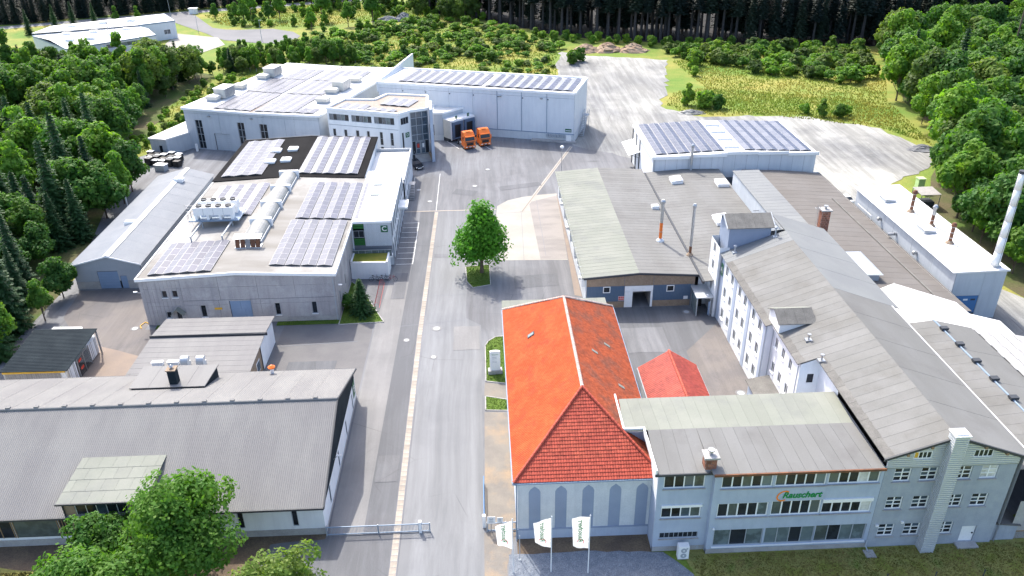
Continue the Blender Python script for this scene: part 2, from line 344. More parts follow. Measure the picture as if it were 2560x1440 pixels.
def inst(name, me, parent, loc, rot=(0, 0, 0), scale=(1, 1, 1)):
    """a part sharing mesh data; loc in world coordinates"""
    o = bpy.data.objects.new(name, me); COL.objects.link(o); o.parent = parent
    b = WB.get(parent, (0, 0, 0)); o.location = (loc[0]-b[0], loc[1]-b[1], loc[2]-b[2]); o.rotation_euler = rot; o.scale = scale
    WB[o] = tuple(loc); return o
def copy_tree(root, loc, rz=None, scale=None, label=None, group=None):
    c = root.copy(); COL.objects.link(c); c.location = loc
    if rz is not None: c.rotation_euler = (0, 0, rz)
    if scale is not None: c.scale = scale if isinstance(scale, tuple) else (scale,)*3
    if label: c['label'] = label
    if group: c['group'] = group
    def rec(src, dst):
        for ch in list(src.children):
            d = ch.copy(); COL.objects.link(d); d.parent = dst; rec(ch, d)
    rec(root, c); return c
def lerp(a, b, t): return tuple(x+(y-x)*t for x, y in zip(a, b))

# walls: p0 -> p1 runs with the building on its left (counter-clockwise), outward is to the right
def wall(mb, p0, p1, z0, z1, ops=(), depth=.14, top=None):
    d = Vector((p1[0]-p0[0], p1[1]-p0[1])); L = d.length; d /= L; n = Vector((d.y, -d.x))
    P = lambda u, z, w=0: (p0[0]+d.x*u-n.x*w, p0[1]+d.y*u-n.y*w, z)
    us = sorted({0, L, *[o[0] for o in ops], *[o[1] for o in ops]}); zs = sorted({z0, z1, *[o[2] for o in ops], *[o[3] for o in ops]})
    for a, b in zip(us, us[1:]):
        for c, e in zip(zs, zs[1:]):
            um, zm = (a+b)/2, (c+e)/2
            if any(o[0] < um < o[1] and o[2] < zm < o[3] for o in ops): continue
            mb.face([P(a, c), P(b, c), P(b, e), P(a, e)])
    for a, b, c, e in [o[:4] for o in ops]:
        q = [(a, c), (b, c), (b, e), (a, e)]
        for i in range(4):
            s, t = q[i], q[(i+1) % 4]; mb.face([P(*t), P(*s), P(*s, depth), P(*t, depth)])
    if top: mb.face([P(0, z1), P(L, z1)] + [P(u, z) for u, z in reversed(top)])
    return mb
def wframe(p0, p1):
    d = Vector((p1[0]-p0[0], p1[1]-p0[1])).normalized(); return Vector((d.x, d.y, 0)), Vector((d.y, -d.x, 0))
def panel_box(mb, p0, p1, u0, u1, z0, z1, w0, w1):
    """box on a wall: u along it, w outward"""
    d, n = wframe(p0, p1); o = Vector((p0[0], p0[1], 0))
    c = o + d*(u0+u1)/2 + n*(w0+w1)/2 + Vector((0, 0, (z0+z1)/2))
    return mb.obox(c, d*(u1-u0)/2, n*(w1-w0)/2, (0, 0, (z1-z0)/2))
def window(parent, p0, p1, u0, u1, z0, z1, nx=1, nz=1, fm='trim_white', gm='glass', depth=.12, fw_=.06, sill=None, gms=None, name='window', bar=.05):
    mb = MB()
    for a, b, c, e in ((u0, u1, z0, z0+fw_), (u0, u1, z1-fw_, z1), (u0, u0+fw_, z0+fw_, z1-fw_), (u1-fw_, u1, z0+fw_, z1-fw_)):
        panel_box(mb, p0, p1, a, b, c, e, -depth, -depth+.07)
    W = (u1-u0-2*fw_); H = (z1-z0-2*fw_)
    for i in range(1, nx): u = u0+fw_+W*i/nx; panel_box(mb, p0, p1, u-bar/2, u+bar/2, z0+fw_, z1-fw_, -depth, -depth+.06)
    for j in range(1, nz): z = z0+fw_+H*j/nz; panel_box(mb, p0, p1, u0+fw_, u1-fw_, z-bar*.4, z+bar*.4, -depth, -depth+.05)
    w = mb.build(name, fm, parent)
    for i in range(nx):
        for j in range(nz):
            m = MB(); panel_box(m, p0, p1, u0+fw_+W*i/nx+(bar/2 if i else 0), u0+fw_+W*(i+1)/nx-(bar/2 if i < nx-1 else 0),
                                z0+fw_+H*j/nz+(bar*.4 if j else 0), z0+fw_+H*(j+1)/nz-(bar*.4 if j < nz-1 else 0), -depth-.02, -depth+.015)
            m.build('pane', (gms[(i+j*nx) % len(gms)] if gms else gm), w)
    if sill:
        m = MB(); panel_box(m, p0, p1, u0-.08, u1+.08, z0-.09, z0-.012, -.06, .12); m.build('sill', sill, w)
    return w
def corr_mesh(p, q, r, s_, n, amp, seg=4):
    """corrugated sheet p-q (eave edge) to s_-r (ridge edge), n waves along p-q"""
    mb = MB(); k = n*seg; p, q, r, s_ = map(Vector, (p, q, r, s_)); nn = (q-p).cross(s_-p).normalized()
    for i in range(k+1):
        t = i/k; o = nn*amp*math.sin(2*math.pi*t*n); mb.v.append(tuple(p.lerp(q, t)+o)); mb.v.append(tuple(s_.lerp(r, t)+o))
    for i in range(k): mb.f.append((2*i, 2*i+2, 2*i+3, 2*i+1)); mb.m.append(0)
    return mb
def strips(parent, p, q, r, s_, n, m, t=.03, name='roof_sheet', gap=.014, waves=0, amp=.02, ms=None, lap=.005):
    """n roofing sheets side by side along p-q, each running p-q edge -> s_-r edge; each is its own part, with dark joints"""
    p, q, r, s_ = map(Vector, (p, q, r, s_)); nn = (q-p).cross(s_-p).normalized(); out = []; W = (q-p).length
    if nn.z < 0: nn = -nn
    g = gap/W if not waves else 0
    for i in range(n):
        a, b = i/n, (i+1)/n-g; lift = nn*lap
        k0, k1 = (2, 0) if p.y <= q.y+.01 else (0, 2)
        P0, P1, P2, P3 = p.lerp(q, a)+lift*k0, p.lerp(q, b)+lift*k1, s_.lerp(r, b)+lift*k1, s_.lerp(r, a)+lift*k0
        if waves: mb = corr_mesh(P0, P1, P2, P3, waves, amp)
        else: mb = MB(); mb.slab([P0, P1, P2, P3] if (P1-P0).cross(P3-P0).z > 0 else [P0, P3, P2, P1], t)
        out.append(mb.build(name, ms[i % len(ms)] if ms else m, parent))
    if not waves:
        d = nn*-.03; mb = MB(); k = [p+d, q+d, r+d, s_+d]; mb.slab(k if (k[1]-k[0]).cross(k[3]-k[0]).z > 0 else k[::-1], .05); mb.build('underlay', 'felt_dark', parent)
    return out
def downpipe(parent, x, y, z0, z1, m='trim_grey', r=.06):
    return MB().tube((x, y, z0), (x, y, z1), r, r, 6).build('downpipe', m, parent)
def letters(parent, text, loc, rot, size, m, name='lettering', shear=0, weight=0, ext=.01):
    c = bpy.data.curves.new(name, 'FONT'); c.body = text; c.size = size; c.extrude = ext; c.shear = shear; c.offset = weight
    c.align_x = 'CENTER'; c.align_y = 'CENTER'; t = bpy.data.objects.new(name+'_curve', c); COL.objects.link(t)
    bpy.context.view_layer.update()
    me = bpy.data.meshes.new_from_object(t.evaluated_get(bpy.context.evaluated_depsgraph_get())); bpy.data.objects.remove(t)
    me.materials.clear(); me.materials.append(MAT[m])
    o = bpy.data.objects.new(name, me); COL.objects.link(o)
    if parent:
        o.parent = parent; b = WB.get(parent, (0, 0, 0)); o.location = (loc[0]-b[0], loc[1]-b[1], loc[2]-b[2])
    else: o.location = loc
    o.rotation_euler = rot; return o

# ================================================================== THE GROUND
rng = random.Random(7)
AREAS = [0]
def area(name, pts, z, m, jag=0, step=2.0, parent=None):
    out = []; AREAS[0] += 1; z += AREAS[0]*.0003        # every sheet has its own level
    for i, a in enumerate(pts):
        b = pts[(i+1) % len(pts)]; L = math.dist(a, b); k = max(1, int(L/step)) if jag else 1
        for j in range(k):
            t = j/k; w = jag if j else jag*.3
            out.append((a[0]+(b[0]-a[0])*t+rng.uniform(-w, w), a[1]+(b[1]-a[1])*t+rng.uniform(-w, w), z))
    o = MB().face(out).build(name, m, parent)
    if not parent: struct(o)
    return o
def rect(x0, x1, y0, y1): return [(x0, y0), (x1, y0), (x1, y1), (x0, y1)]
area('ground', rect(-1600, 1600, -300, 2600), -.06, 'meadow')
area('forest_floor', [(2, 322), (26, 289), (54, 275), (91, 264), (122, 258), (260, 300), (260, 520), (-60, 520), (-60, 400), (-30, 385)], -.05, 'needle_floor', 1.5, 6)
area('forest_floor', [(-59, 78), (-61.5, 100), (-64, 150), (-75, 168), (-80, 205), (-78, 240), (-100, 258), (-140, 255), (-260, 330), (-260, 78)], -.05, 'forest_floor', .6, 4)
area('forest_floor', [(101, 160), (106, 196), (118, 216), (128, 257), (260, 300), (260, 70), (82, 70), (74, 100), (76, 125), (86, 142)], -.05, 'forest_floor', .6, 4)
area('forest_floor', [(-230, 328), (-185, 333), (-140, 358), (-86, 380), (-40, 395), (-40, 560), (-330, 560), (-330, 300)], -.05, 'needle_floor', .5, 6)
area('yard', [(-62, 76), (-16, 76), (-16, 30), (2.2, 30), (2.2, 54), (48, 54), (70, 60), (66, 132), (33, 158), (22, 169), (-10, 184), (-66, 174), (-75, 164), (-62, 110)], 0, 'asphalt')
area('gravel_lot', [(19.5, 167), (33, 155), (60, 131), (66, 129), (73, 136), (88, 147), (93, 156), (90, 173), (76, 184), (51, 186.5), (44.4, 196), (49, 209), (57, 246), (45, 251), (34, 254), (26, 261), (22, 240), (24, 205), (22, 184)], .004, 'gravel_lot', .9, 2.5)
area('gravel_track', [(67.5, 60), (80, 60), (78, 90), (73, 98), (67.8, 92)], .004, 'gravel_lot', .5, 2)
area('roadway', [(-8.7, 30), (-1.0, 30), (-1.0, 92), (-3.0, 94), (-3.0, 110), (2.2, 112), (2.0, 131.8), (-8.3, 132)], .004, 'road_concrete')
area('driving_lane', [(-12.4, 30), (-9.4, 30), (-8.9, 132), (-11.6, 132)], .004, 'asphalt_dark')
area('pavement', [(-15.4, 54.9), (-12.2, 54.9), (-11.7, 96), (-11.5, 110.6), (-14.1, 110.6), (-15.0, 97), (-15.2, 92.5)], .004, 'sidewalk')
area('pavement', rect(-15.4, -11.4, 111, 132), .004, 'asphalt')
area('paved_yard', [(-27.4, 77), (-15.5, 77), (-15.4, 93.4), (-27.4, 93.6)], .004, 'pavers')
area('paved_yard', [(-15.6, 30), (-12.9, 30), (-12.2, 54.7), (-15.5, 54.7)], .004, 'asphalt_dark')
area('back_yard', [(-59.6, 105.5), (-46, 105.5), (-45.9, 93.6), (-41, 93.6), (-43, 82), (-52.0, 90.5), (-54, 92), (-58.4, 97.5)], .004, 'brown_yard', .12)
area('back_yard', [(-52.0, 90.5), (-43, 86.5), (-44, 77), (-57.5, 77), (-57.5, 90)], .006, 'tan_yard', .1)
area('concrete_apron', [(2.2, 133.4), (4.2, 136.0), (6.9, 137.4), (10, 138.3), (13.4, 138.8), (12.6, 110.9), (2.0, 111.4), (2.0, 130.0)], .008, 'apron')
area('concrete_apron', [(8.0, 134.8), (13.3, 137.8), (12.6, 111.2), (8.4, 111.2)], .012, 'apron_grey')
area('side_strip', [(12.7, 110), (13.3, 138), (13.4, 138), (13.4, 99), (12.4, 99.5)], .014, 'tan_yard')
area('lower_apron', [(-2.6, 97), (12.2, 99.7), (12.5, 110.6), (2.0, 110.9), (.6, 110), (.6, 103), (-2.6, 101.5)], .006, 'asphalt')
area('pavement', [(-.9, 54.9), (2.05, 54.7), (2.05, 72.7), (-.75, 72.9)], .004, 'patch_concrete')
area('pavement', [(-.75, 76.1), (1.95, 75.2), (1.95, 78.1), (-.65, 78.7)], .004, 'patch_concrete')
area('pavement', [(-1, 40), (1.0, 40), (1.0, 50.5), (2.0, 54.5), (-1, 54.6)], .006, 'patch_concrete')
area('courtyard', [(15, 66), (33, 66), (31, 80), (30.7, 92), (27, 95.5), (16, 95.5)], .004, 'asphalt_dark')
area('courtyard', [(24.5, 72.5), (30.8, 73), (30.8, 91), (24.8, 84)], .008, 'brown_yard')
area('gravel_bed', [(.9, 40), (13.8, 40), (17.4, 48.4), (15.0, 51.4), (8, 51.9), (1.2, 51.8)], .01, 'gravel_blue', .12, 1)
area('soil_bed', [(2.0, 51.8), (14.0, 51.5), (14.0, 53.6), (2.0, 53.8)], .008, 'soil', .05)
area('soil_bed', [(-50, 40), (-15.6, 40), (-15.6, 55.3), (-50, 55.3)], .002, 'soil', 0)
area('front_drive', [(-22.5, 40), (-15.4, 40), (-15.4, 54.6), (-20.5, 54.2)], .012, 'asphalt_dark', .06, 1)
# the row of pale stones that marks the lane
strip = struct(MB().prism([(-9.4, 32), (-8.7, 32), (-8.7, 90), (-8.2, 132), (-8.9, 132), (-9.4, 90)], -.04, .018).build('gutter_strip', 'joint'))
st = MB().box(-.30, .30, -.325, .325, -.03, .028).mesh('stone_strip')
y = 33.0
while y < 131.6:
    x = -9.06 if y < 90 else -9.06+(y-90)*.012
    inst('paving_stone', st, strip, (x+rng.uniform(-.012, .012), y, 0), (0, 0, rng.uniform(-.01, .01))); y += .7
MB().box(-14.4, 2.0, 131.75, 132.05, -.03, .03).build('edging', 'stone_strip', strip)
# pale drain channel running to the far hall
ch = struct(MB().prism([(6.2, 130.6), (6.75, 130.2), (19.3, 165.6), (18.7, 166.0)], -.02, .03).build('drain_channel', 'apron'))
MB().prism([(6.45, 130.55), (6.58, 130.45), (19.06, 165.7), (18.94, 165.8)], -.02, .036).build('slot', 'tan_yard', ch)
area('slab_joint', [(9.3, 112.4), (9.36, 112.4), (9.46, 135.8), (9.4, 135.8)], .016, 'joint')
area('slab_joint', [(5.8, 111.3), (5.86, 111.3), (6.4, 130), (6.34, 130)], .012, 'joint')
area('slab_joint', [(2.2, 130.0), (6.5, 130.3), (6.5, 130.42), (2.2, 130.12)], .012, 'joint')
area('slab_joint', [(-8.6, 100.5), (-3.1, 100.7), (-3.1, 100.76), (-8.6, 100.56)], .012, 'joint')
area('slab_joint', [(-12, 92.3), (-3.1, 93.5), (-3.1, 93.58), (-12, 92.38)], .012, 'joint')
area('slab_joint', [(-27, 88.2), (-17, 88.9), (-17, 89.0), (-27, 88.3)], .012, 'joint')
# lane edge line and parking bays beside the office wing
for i, y in enumerate([111.0 + k*1.98 for k in range(9)]):
    area('bay_line', rect(-14.0, -11.4, y, y+.1), .012, 'line_paint')
area('bay_line', rect(-11.45, -11.35, 111, 126.9), .0125, 'line_paint')
for p0, p1 in (((-7.9, 171.5), (-5.2, 166.3)), ((-2.2, 172.5), (1.8, 165.0)), ((-5.0, 172.0), (-1.9, 165.6))):
    d = Vector((p1[0]-p0[0], p1[1]-p0[1])).normalized()*.07
    area('bay_line', [(p0[0]-d.y, p0[1]+d.x), (p1[0]-d.y, p1[1]+d.x), (p1[0]+d.y, p1[1]-d.x), (p0[0]+d.y, p0[1]-d.x)], .012, 'line_paint')
area('bay_line', rect(-8.7, -8.62, 132.2, 151), .012, 'line_paint')
# manhole covers
def manhole(x, y, r, label, m='sidewalk'):
    t = thing('manhole_cover', label, 'manhole', (x, y, 0), 0, 'manhole covers in the yard')
    MB().lathe((x, y, 0), [(r*1.55, .005), (r*1.55, .032), (r*1.0, .034), (r*1.0, .03)], 18).build('collar', m, t)
    MB().lathe((x, y, 0), [(r, .005), (r, .04), (r*.5, .042)], 18).build('lid', 'trim_grey', t)
for x, y, r, lb in ((-6.9, 91.5, .42, 'round manhole cover with a wide pale collar in the roadway'), (-7.0, 84.6, .3, 'small pale manhole cover in the roadway nearer the gate'),
                    (-10.7, 88.8, .3, 'square-set rusty manhole cover left of the pale stone row'), (-12.4, 142.4, .35, 'manhole cover right below the parked black car'),
                    (-10.0, 136.5, .35, 'manhole cover below the office wing balcony'), (-1.8, 143.7, .38, 'manhole cover beyond the lone leafy tree'),
                    (.8, 152.7, .4, 'manhole cover in the yard below the orange trucks'), (29.0, 74.8, .42, 'pale round manhole cover by the white block in the courtyard'),
                    (27.1, 93.8, .36, 'manhole cover near the covered courtyard entrance'), (-47.4, 94.0, .36, 'reddish manhole cover in the brown back yard')):
    manhole(x, y, r, lb)
# little lawns with stone kerbs
def lawn(name, pts, m='lawn', kerb=True):
    o = area(name, pts, .035, m)
    if kerb:
        mb = MB()
        for a, b in zip(pts, pts[1:]+pts[:1]):
            d = Vector((b[0]-a[0], b[1]-a[1], 0)); L = d.length; d.normalize(); n = Vector((-d.y, d.x, 0))
            mb.obox(Vector(((a[0]+b[0])/2, (a[1]+b[1])/2, .02)), d*(L/2+.05), n*.06, (0, 0, .07))
        mb.build('kerb', 'conc_plinth', o)
    return o
LAWNS = [[(-3.2, 109.5), (-3.0, 104.6), (-2.1, 102.6), (.5, 103.4), (.4, 110)], [(-20.1, 93.3), (-14.1, 93.6), (-15.9, 97.8), (-18.3, 103.5), (-20.1, 105.8)],
         [(-.5, 78.9), (1.9, 78.3), (1.95, 89.0), (.9, 88.9), (-.1, 87.9), (-.5, 86.8)], [(-.6, 73.2), (1.9, 73.0), (1.9, 75.1), (-.6, 75.9)]]
for L_ in LAWNS: lawn('lawn', L_)
lawn('lawn', rect(-28.5, -20.1, 93.55, 94.6), kerb=False); lawn('lawn', rect(-44.6, -42.2, 93.6, 94.6), kerb=False)
area('front_lawn', [(17.6, 40), (60, 40), (60, 51.6), (16.6, 51.6), (17.2, 48.2), (14.5, 44)], .02, 'lawn_front', .08, 1)
area('front_lawn', [(-50, 40), (-24, 40), (-27, 50), (-50, 53.5)], .02, 'lawn_front', .15, 1)
# far roads
def ribbon(name, pts, w, z, m):
    l, r = [], []
    for i, p in enumerate(pts):
        a, b = pts[max(0, i-1)], pts[min(len(pts)-1, i+1)]; d = Vector((b[0]-a[0], b[1]-a[1])).normalized()
        l.append((p[0]-d.y*w/2, p[1]+d.x*w/2, z)); r.append((p[0]+d.y*w/2, p[1]-d.x*w/2, z))
    mb = MB()
    for i in range(len(pts)-1): mb.face([r[i], r[i+1], l[i+1], l[i]])
    return struct(mb.build(name, m))
ribbon('country_road', [(-330, 255), (-260, 293), (-184, 325), (-150, 341), (-117, 355), (-86, 367), (-60, 377), (-20, 390)], 6.5, .0, 'road_far')
ribbon('road_line', [(-330, 252.2), (-260, 290.2), (-184, 322.2), (-150, 338.2), (-117, 352.2), (-86, 364.2), (-60, 374.2), (-20, 387.2)], .3, .006, 'line_paint')
area('access_road', [(-133, 350), (-121, 352), (-115, 344), (-100.5, 316.5), (-95, 312.5), (-88.8, 311), (-77, 312), (-68, 305), (-64, 297), (-64, 289), (-70, 284.3), (-77, 286), (-89.5, 292), (-94, 297), (-99, 304.5), (-117, 327)], .004, 'road_far')
area('far_yard', [(-107, 274), (-96, 256), (-87, 284), (-93, 297), (-110, 306)], .004, 'apron')
for k in range(5):
    p = (-131+k*2.3, 350.5+k*.7); area('road_dash', rect(p[0], p[0]+1.5, p[1], p[1]+.35), .01, 'line_paint')

# repaired trenches, patches and stains in the paving
for i, (q, m_) in enumerate((([(-4.6, 86), (-1.2, 86), (-1.2, 91.8), (-4.6, 91.8)], 'sidewalk'), ([(-8.2, 113), (-3.4, 113), (-3.4, 114.3), (-8.2, 114.3)], 'asphalt'),
        ([(-6, 140), (-2, 138.5), (-1.2, 141), (-5.2, 142.5)], 'asphalt_dark'), ([(3, 141), (11, 143), (10.6, 145), (2.6, 143)], 'asphalt_dark'), ([(-22, 156.5), (-18, 154.5), (-17.4, 155.6), (-21.4, 157.6)], 'asphalt_dark'), ([(-11.9, 62), (-9.7, 62), (-9.7, 66), (-11.9, 66)], 'asphalt'),
        ([(-13.8, 100), (-11.9, 100), (-11.9, 108), (-13.8, 108)], 'asphalt'), ([(4, 102), (10.5, 102.6), (10.5, 106.4), (4, 106)], 'asphalt_dark'), ([(17.5, 84), (23, 84), (23, 90), (17.5, 90)], 'asphalt'), ([(-25, 80), (-19, 80), (-19, 84.5), (-25, 84.5)], 'asphalt_dark'))):
    area('paving_patch', q, .0105+i*.0002, m_, .06, 1)

# ================================================================== BUILDINGS
_pan = {}
def panel_mesh(pw, pl, m):
    k = (pw, pl, m)
    if k not in _pan:
        mb = MB(); mb.box(-pw/2, pw/2, -pl/2, pl/2, -.035, 0); mb.mi = 1
        a, b = pw/2-.035, pl/2-.035; mb.face([(-a, -b, .004), (a, -b, .004), (a, b, .004), (-a, b, .004)])
        _pan[k] = mb.mesh(['solar_frame', m])
    return _pan[k]
def solar_array(label, o, ang, nt, nr, zf, pw=1.0, pl=1.65, tilt=10, mats=('solar', 'solar'), gap=.03, tgap=.12, skip=None, row_gap=None, half=False):
    """nt tent-shaped rows side by side along u, each nr panels long along v; u is turned by ang from +X"""
    ca, sa = math.cos(ang), math.sin(ang); t = thing('solar_array', label, 'solar panels', (o[0], o[1], zf(o[0], o[1])), 0, 'rooftop solar arrays')
    c = pw*math.cos(R(tilt)); h = pw*math.sin(R(tilt))
    for i in range(nt):
        for s in (0, 1):
            u = i*(2*c+tgap) + c/2 + s*(c+.02)
            for j in range(nr):
                if skip and skip(i*2+s, j): continue
                v = (j+.5)*(pl+gap) + (row_gap[1] if row_gap and j >= row_gap[0] else 0)
                x, y = o[0]+u*ca-v*sa, o[1]+u*sa+v*ca
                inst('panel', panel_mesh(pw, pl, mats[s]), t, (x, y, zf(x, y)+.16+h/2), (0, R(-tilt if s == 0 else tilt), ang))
    mb = MB()
    for i in range(nt):
        for j in (0, nr):
            v = j*(pl+gap); u0, u1 = i*(2*c+tgap), i*(2*c+tgap)+2*c
            def q(u, z): x, y = o[0]+u*ca-v*sa, o[1]+u*sa+v*ca; return (x, y, zf(x, y)+z)
            mb.face([q(u0, .03), q(u1, .03), q(u1, .14), q((u0+u1)/2, .14+h), q(u0, .14)])
    mb.build('end_brace', 'trim_dark', t); return t
def flat(z): return lambda x, y: z
def skylight(label, c, sx, sy, h=.45, m='skylight', base='trim_white', group='roof skylights', rz=0, open_=0):
    t = thing('skylight', label, 'skylight', c, rz, group, local=True)
    MB().box(-sx/2, sx/2, -sy/2, sy/2, -.15, h*.55).build('curb', base, t)
    mb = MB(); a, b = sx/2+.06, sy/2+.06; z0, z1 = h*.55+.01, h
    mb.prism([(-a, -b), (a, -b), (a, b), (-a, b)], z0, z0+.06); mb.face([(-a, -b, z0+.06), (a, -b, z0+.06), (a*.8, -b*.8, z1), (-a*.8, -b*.8, z1)])
    mb.face([(a, -b, z0+.06), (a, b, z0+.06), (a*.8, b*.8, z1), (a*.8, -b*.8, z1)]); mb.face([(a, b, z0+.06), (-a, b, z0+.06), (-a*.8, b*.8, z1), (a*.8, b*.8, z1)])
    mb.face([(-a, b, z0+.06), (-a, -b, z0+.06), (-a*.8, -b*.8, z1), (-a*.8, b*.8, z1)]); mb.face([(-a*.8, -b*.8, z1), (a*.8, -b*.8, z1), (a*.8, b*.8, z1), (-a*.8, b*.8, z1)])
    l = mb.build('dome', m, t)
    if open_: l.rotation_euler = (0, -open_, 0); l.location = (0, 0, .05)
    return t

# ---------------------------------------------------------------- gate-side hall, long grey corrugated gable roof (B)
def gate_hall():
    X0, X1, Y0, Y1, ZE, ZR, YM = -64.0, -15.6, 55.28, 76.6, 3.5, 7.45, 66.1
    t = thing('gate_hall', 'long low hall with wide grey corrugated gable roof beside the gate', 'hall', (X1, Y0, 0))
    mb = MB()
    ops = [(45.5, 46.05, 1.1, 3.3), (40.6, 41.15, 1.05, 3.3)]
    wall(mb, (X0, Y0), (X1, Y0), .75, ZE, ops)
    slots = [(3.2, 3.75, .6, 2.7), (8.6, 9.15, .4, 2.4), (13.8, 14.35, .3, 2.2), (18.6, 19.1, .2, 2.2)]
    wall(mb, (X1, Y0), (X1, Y1), .3, 2.7, slots)
    wall(mb, (X1, Y1), (X0, Y1), 0, ZE); wall(mb, (X0, Y1), (X0, Y0), 0, ZE, top=[(0, ZE), (10.3, ZR-.1), (21.3, ZE)])
    mb.build('wall', 'plaster_white', t)
    m = MB(); wall(m, (X1-.02, Y0), (X1-.02, Y1), 2.7, ZE, top=[(0, ZE), (10.8, ZR-.12), (Y1-Y0, ZE)]); m.build('gable_cladding', 'sheet_dark', t)
    m = MB(); panel_box(m, (X0, Y0), (X1, Y0), 0, X1-X0+.05, 0, .75, -.3, .06); panel_box(m, (X1, Y0), (X1, Y1), 0, Y1-Y0, 0, .3, -.3, .06); m.build('plinth', 'conc_plinth', t)
    for o in ops: window(t, (X0, Y0), (X1, Y0), *o, fm='trim_grey', depth=.1)
    for o in slots: window(t, (X1, Y0), (X1, Y1), *o, fm='trim_grey', depth=.08)
    # glazed band left of the dormer
    for u0, u1, gm in ((17.2, 20.5, 'glass'), (20.6, 24.6, 'glass_dirty'), (24.7, 25.6, 'glass')):
        m = MB(); panel_box(m, (X0, Y0), (X1, Y0), u0, u1, 1.05, 3.35, .0, .03); w = m.build('window', 'trim_dark', t)
        m = MB(); k = 3 if u1-u0 < 3.5 else 1
        for i in range(k):
            m = MB(); a = u0+.08+(u1-u0-.08)*i/k; b = u0+(u1-u0-.08)*(i+1)/k; panel_box(m, (X0, Y0), (X1, Y0), a, b, 1.13, 3.27, .03, .045); m.build('pane', gm, w)
        m = MB()
        for i in range(k+1): a = u0+(u1-u0-.08)*i/k; panel_box(m, (X0, Y0), (X1, Y0), a, a+.08, 1.05, 3.35, .045, .08)
        m.build('frame', 'wood', w)
    # roof sheets, one corrugated sheet per bay on each side
    E0, E1 = Y0-.45, Y1+.6; xs, xe = X0, X1+.25; n = 18
    za = ZE+.12
    strips(t, (xs, E0, za), (xe, E0, za), (xe, YM, ZR), (xs, YM, ZR), n, 'fibre_grey', waves=14, amp=.018)
    strips(t, (xe, E1, za), (xs, E1, za), (xs, YM, ZR), (xe, YM, ZR), n, 'fibre_grey', waves=14, amp=.018)
    mb = MB().path([(xs, YM, ZR+.02), (xe, YM, ZR+.02)], .16, 8); r = mb.build('ridge_cap', 'fibre_grey', t)
    k = MB().box(-.22, .22, -.14, .14, -.05, .11).mesh('fibre_grey')
    for i in range(12): inst('ridge_vent', k, t, (xe-2.2-i*2.75, YM+.12, ZR+.16))
    mb = MB().box(xs, xe, E0-.1, E0+.04, za-.2, za+.0).box(xs, xe, E1-.04, E1+.1, za-.2, za)
    mb.build('gutter', 'trim_dark', t)
    mb = MB().slab([(xe-.06, E0, za+.05), (xe+.06, E0, za+.05), (xe+.06, YM, ZR+.07), (xe-.06, YM, ZR+.07)], .22).slab([(xe-.06, YM, ZR+.07), (xe+.06, YM, ZR+.07), (xe+.06, E1, za+.05), (xe-.06, E1, za+.05)], .22)
    mb.build('verge', 'trim_dark', t)
    # front dormer with felt roof
    dx0, dx1 = -38.4, -31.0; zf, zb = 5.3, 5.62; yb = 60.6
    m = MB(); ops = [(1.1, 5.75, 3.3, 4.8)]
    wall(m, (dx0, Y0-.25), (dx1, Y0-.25), .6, zf-.05, ops, .12); wall(m, (dx1, Y0-.25), (dx1, yb), 3.2, zf-.05, top=[(0, zf-.05), (yb-Y0, zb-.1)]); wall(m, (dx0, yb), (dx0, Y0-.25), 3.2, zf-.05, top=[(0, zb-.1), (yb-Y0+.2, zf-.05)])
    d = m.build('dormer', 'brown_panel', t)
    window(t, (dx0, Y0-.25), (dx1, Y0-.25), *ops[0], nx=5, fm='trim_white', sill='trim_white', gms=['glass', 'glass', 'glass_blue'])
    window(t, (dx0, Y0-.25), (dx1, Y0-.25), 5.3, 6.7, 1.0, 2.35, nx=2, depth=-.06, fm='wood')
    for i in range(4):
        a, b = i/4, (i+1)/4; xa = lambda q: dx0-.25+(dx1-dx0+.45)*q; Yv = lambda q: Y0-.55+(yb-Y0+.55)*q; cut = [0]+[(j+1-(.5 if i % 2 else 0))/6 for j in range(6)]+([1] if i % 2 else [])
        for u0, u1 in zip(cut, cut[1:]):
            MB().slab([(xa(u0), Yv(a), zf+(zb-zf)*a+.025), (xa(u1)-.015, Yv(a), zf+(zb-zf)*a+.025), (xa(u1)-.015, Yv(b), zf+(zb-zf)*b), (xa(u0), Yv(b), zf+(zb-zf)*b)], .04).build('roof_sheet', 'felt_green', d)
    MB().box(dx0-.3, dx1+.25, Y0-.66, Y0-.54, zf-.14, zf+.03).build('dormer_gutter', 'trim_dark', t)
    downpipe(t, dx0+.15, Y0-.35, .2, zf-.1, 'trim_dark')
    # rear dormer: low dark roof with a small square chimney
    m = MB(); q = [(-38.2, 71.5), (-30.5, 71.5), (-30.4, 75.7), (-38.2, 75.7)]
    m.prism(q, 4.0, 5.62); m.build('rear_dormer', 'sheet_dark', t)
    strips(t, (-38.45, 75.95, 5.68), (-30.2, 75.85, 5.68), (-30.45, 71.6, 5.76), (-38.45, 71.6, 5.76), 4, 'fibre_grey', t=.05)
    # lamp arm on the gable
    mb = MB().path([(X1, 61.8, 3.3), (X1+.5, 61.8, 3.75)], .03); l = mb.build('lamp_arm', 'steel', t); MB().box(X1+.4, X1+.85, 61.7, 61.9, 3.72, 3.82).build('lamp_head', 'white_paint', l)
    m = MB(); panel_box(m, (X1, Y0), (X1, Y1), 19.7, 20.9, 1.0, 2.9, .02, .05); s = m.build('building_sign', 'green_sign', t, label='green plate with the letter B')
    letters(s, 'B', (X1+.07, Y0+20.3, 1.95), (R(90), 0, R(90)), 1.3, 'white_paint', ext=.004)
    return t
GH = gate_hall()
c = thing('roof_chimney', 'small dark square chimney on the gate hall rear dormer', 'chimney', (-33.9, 72.5, 5.7), local=True)
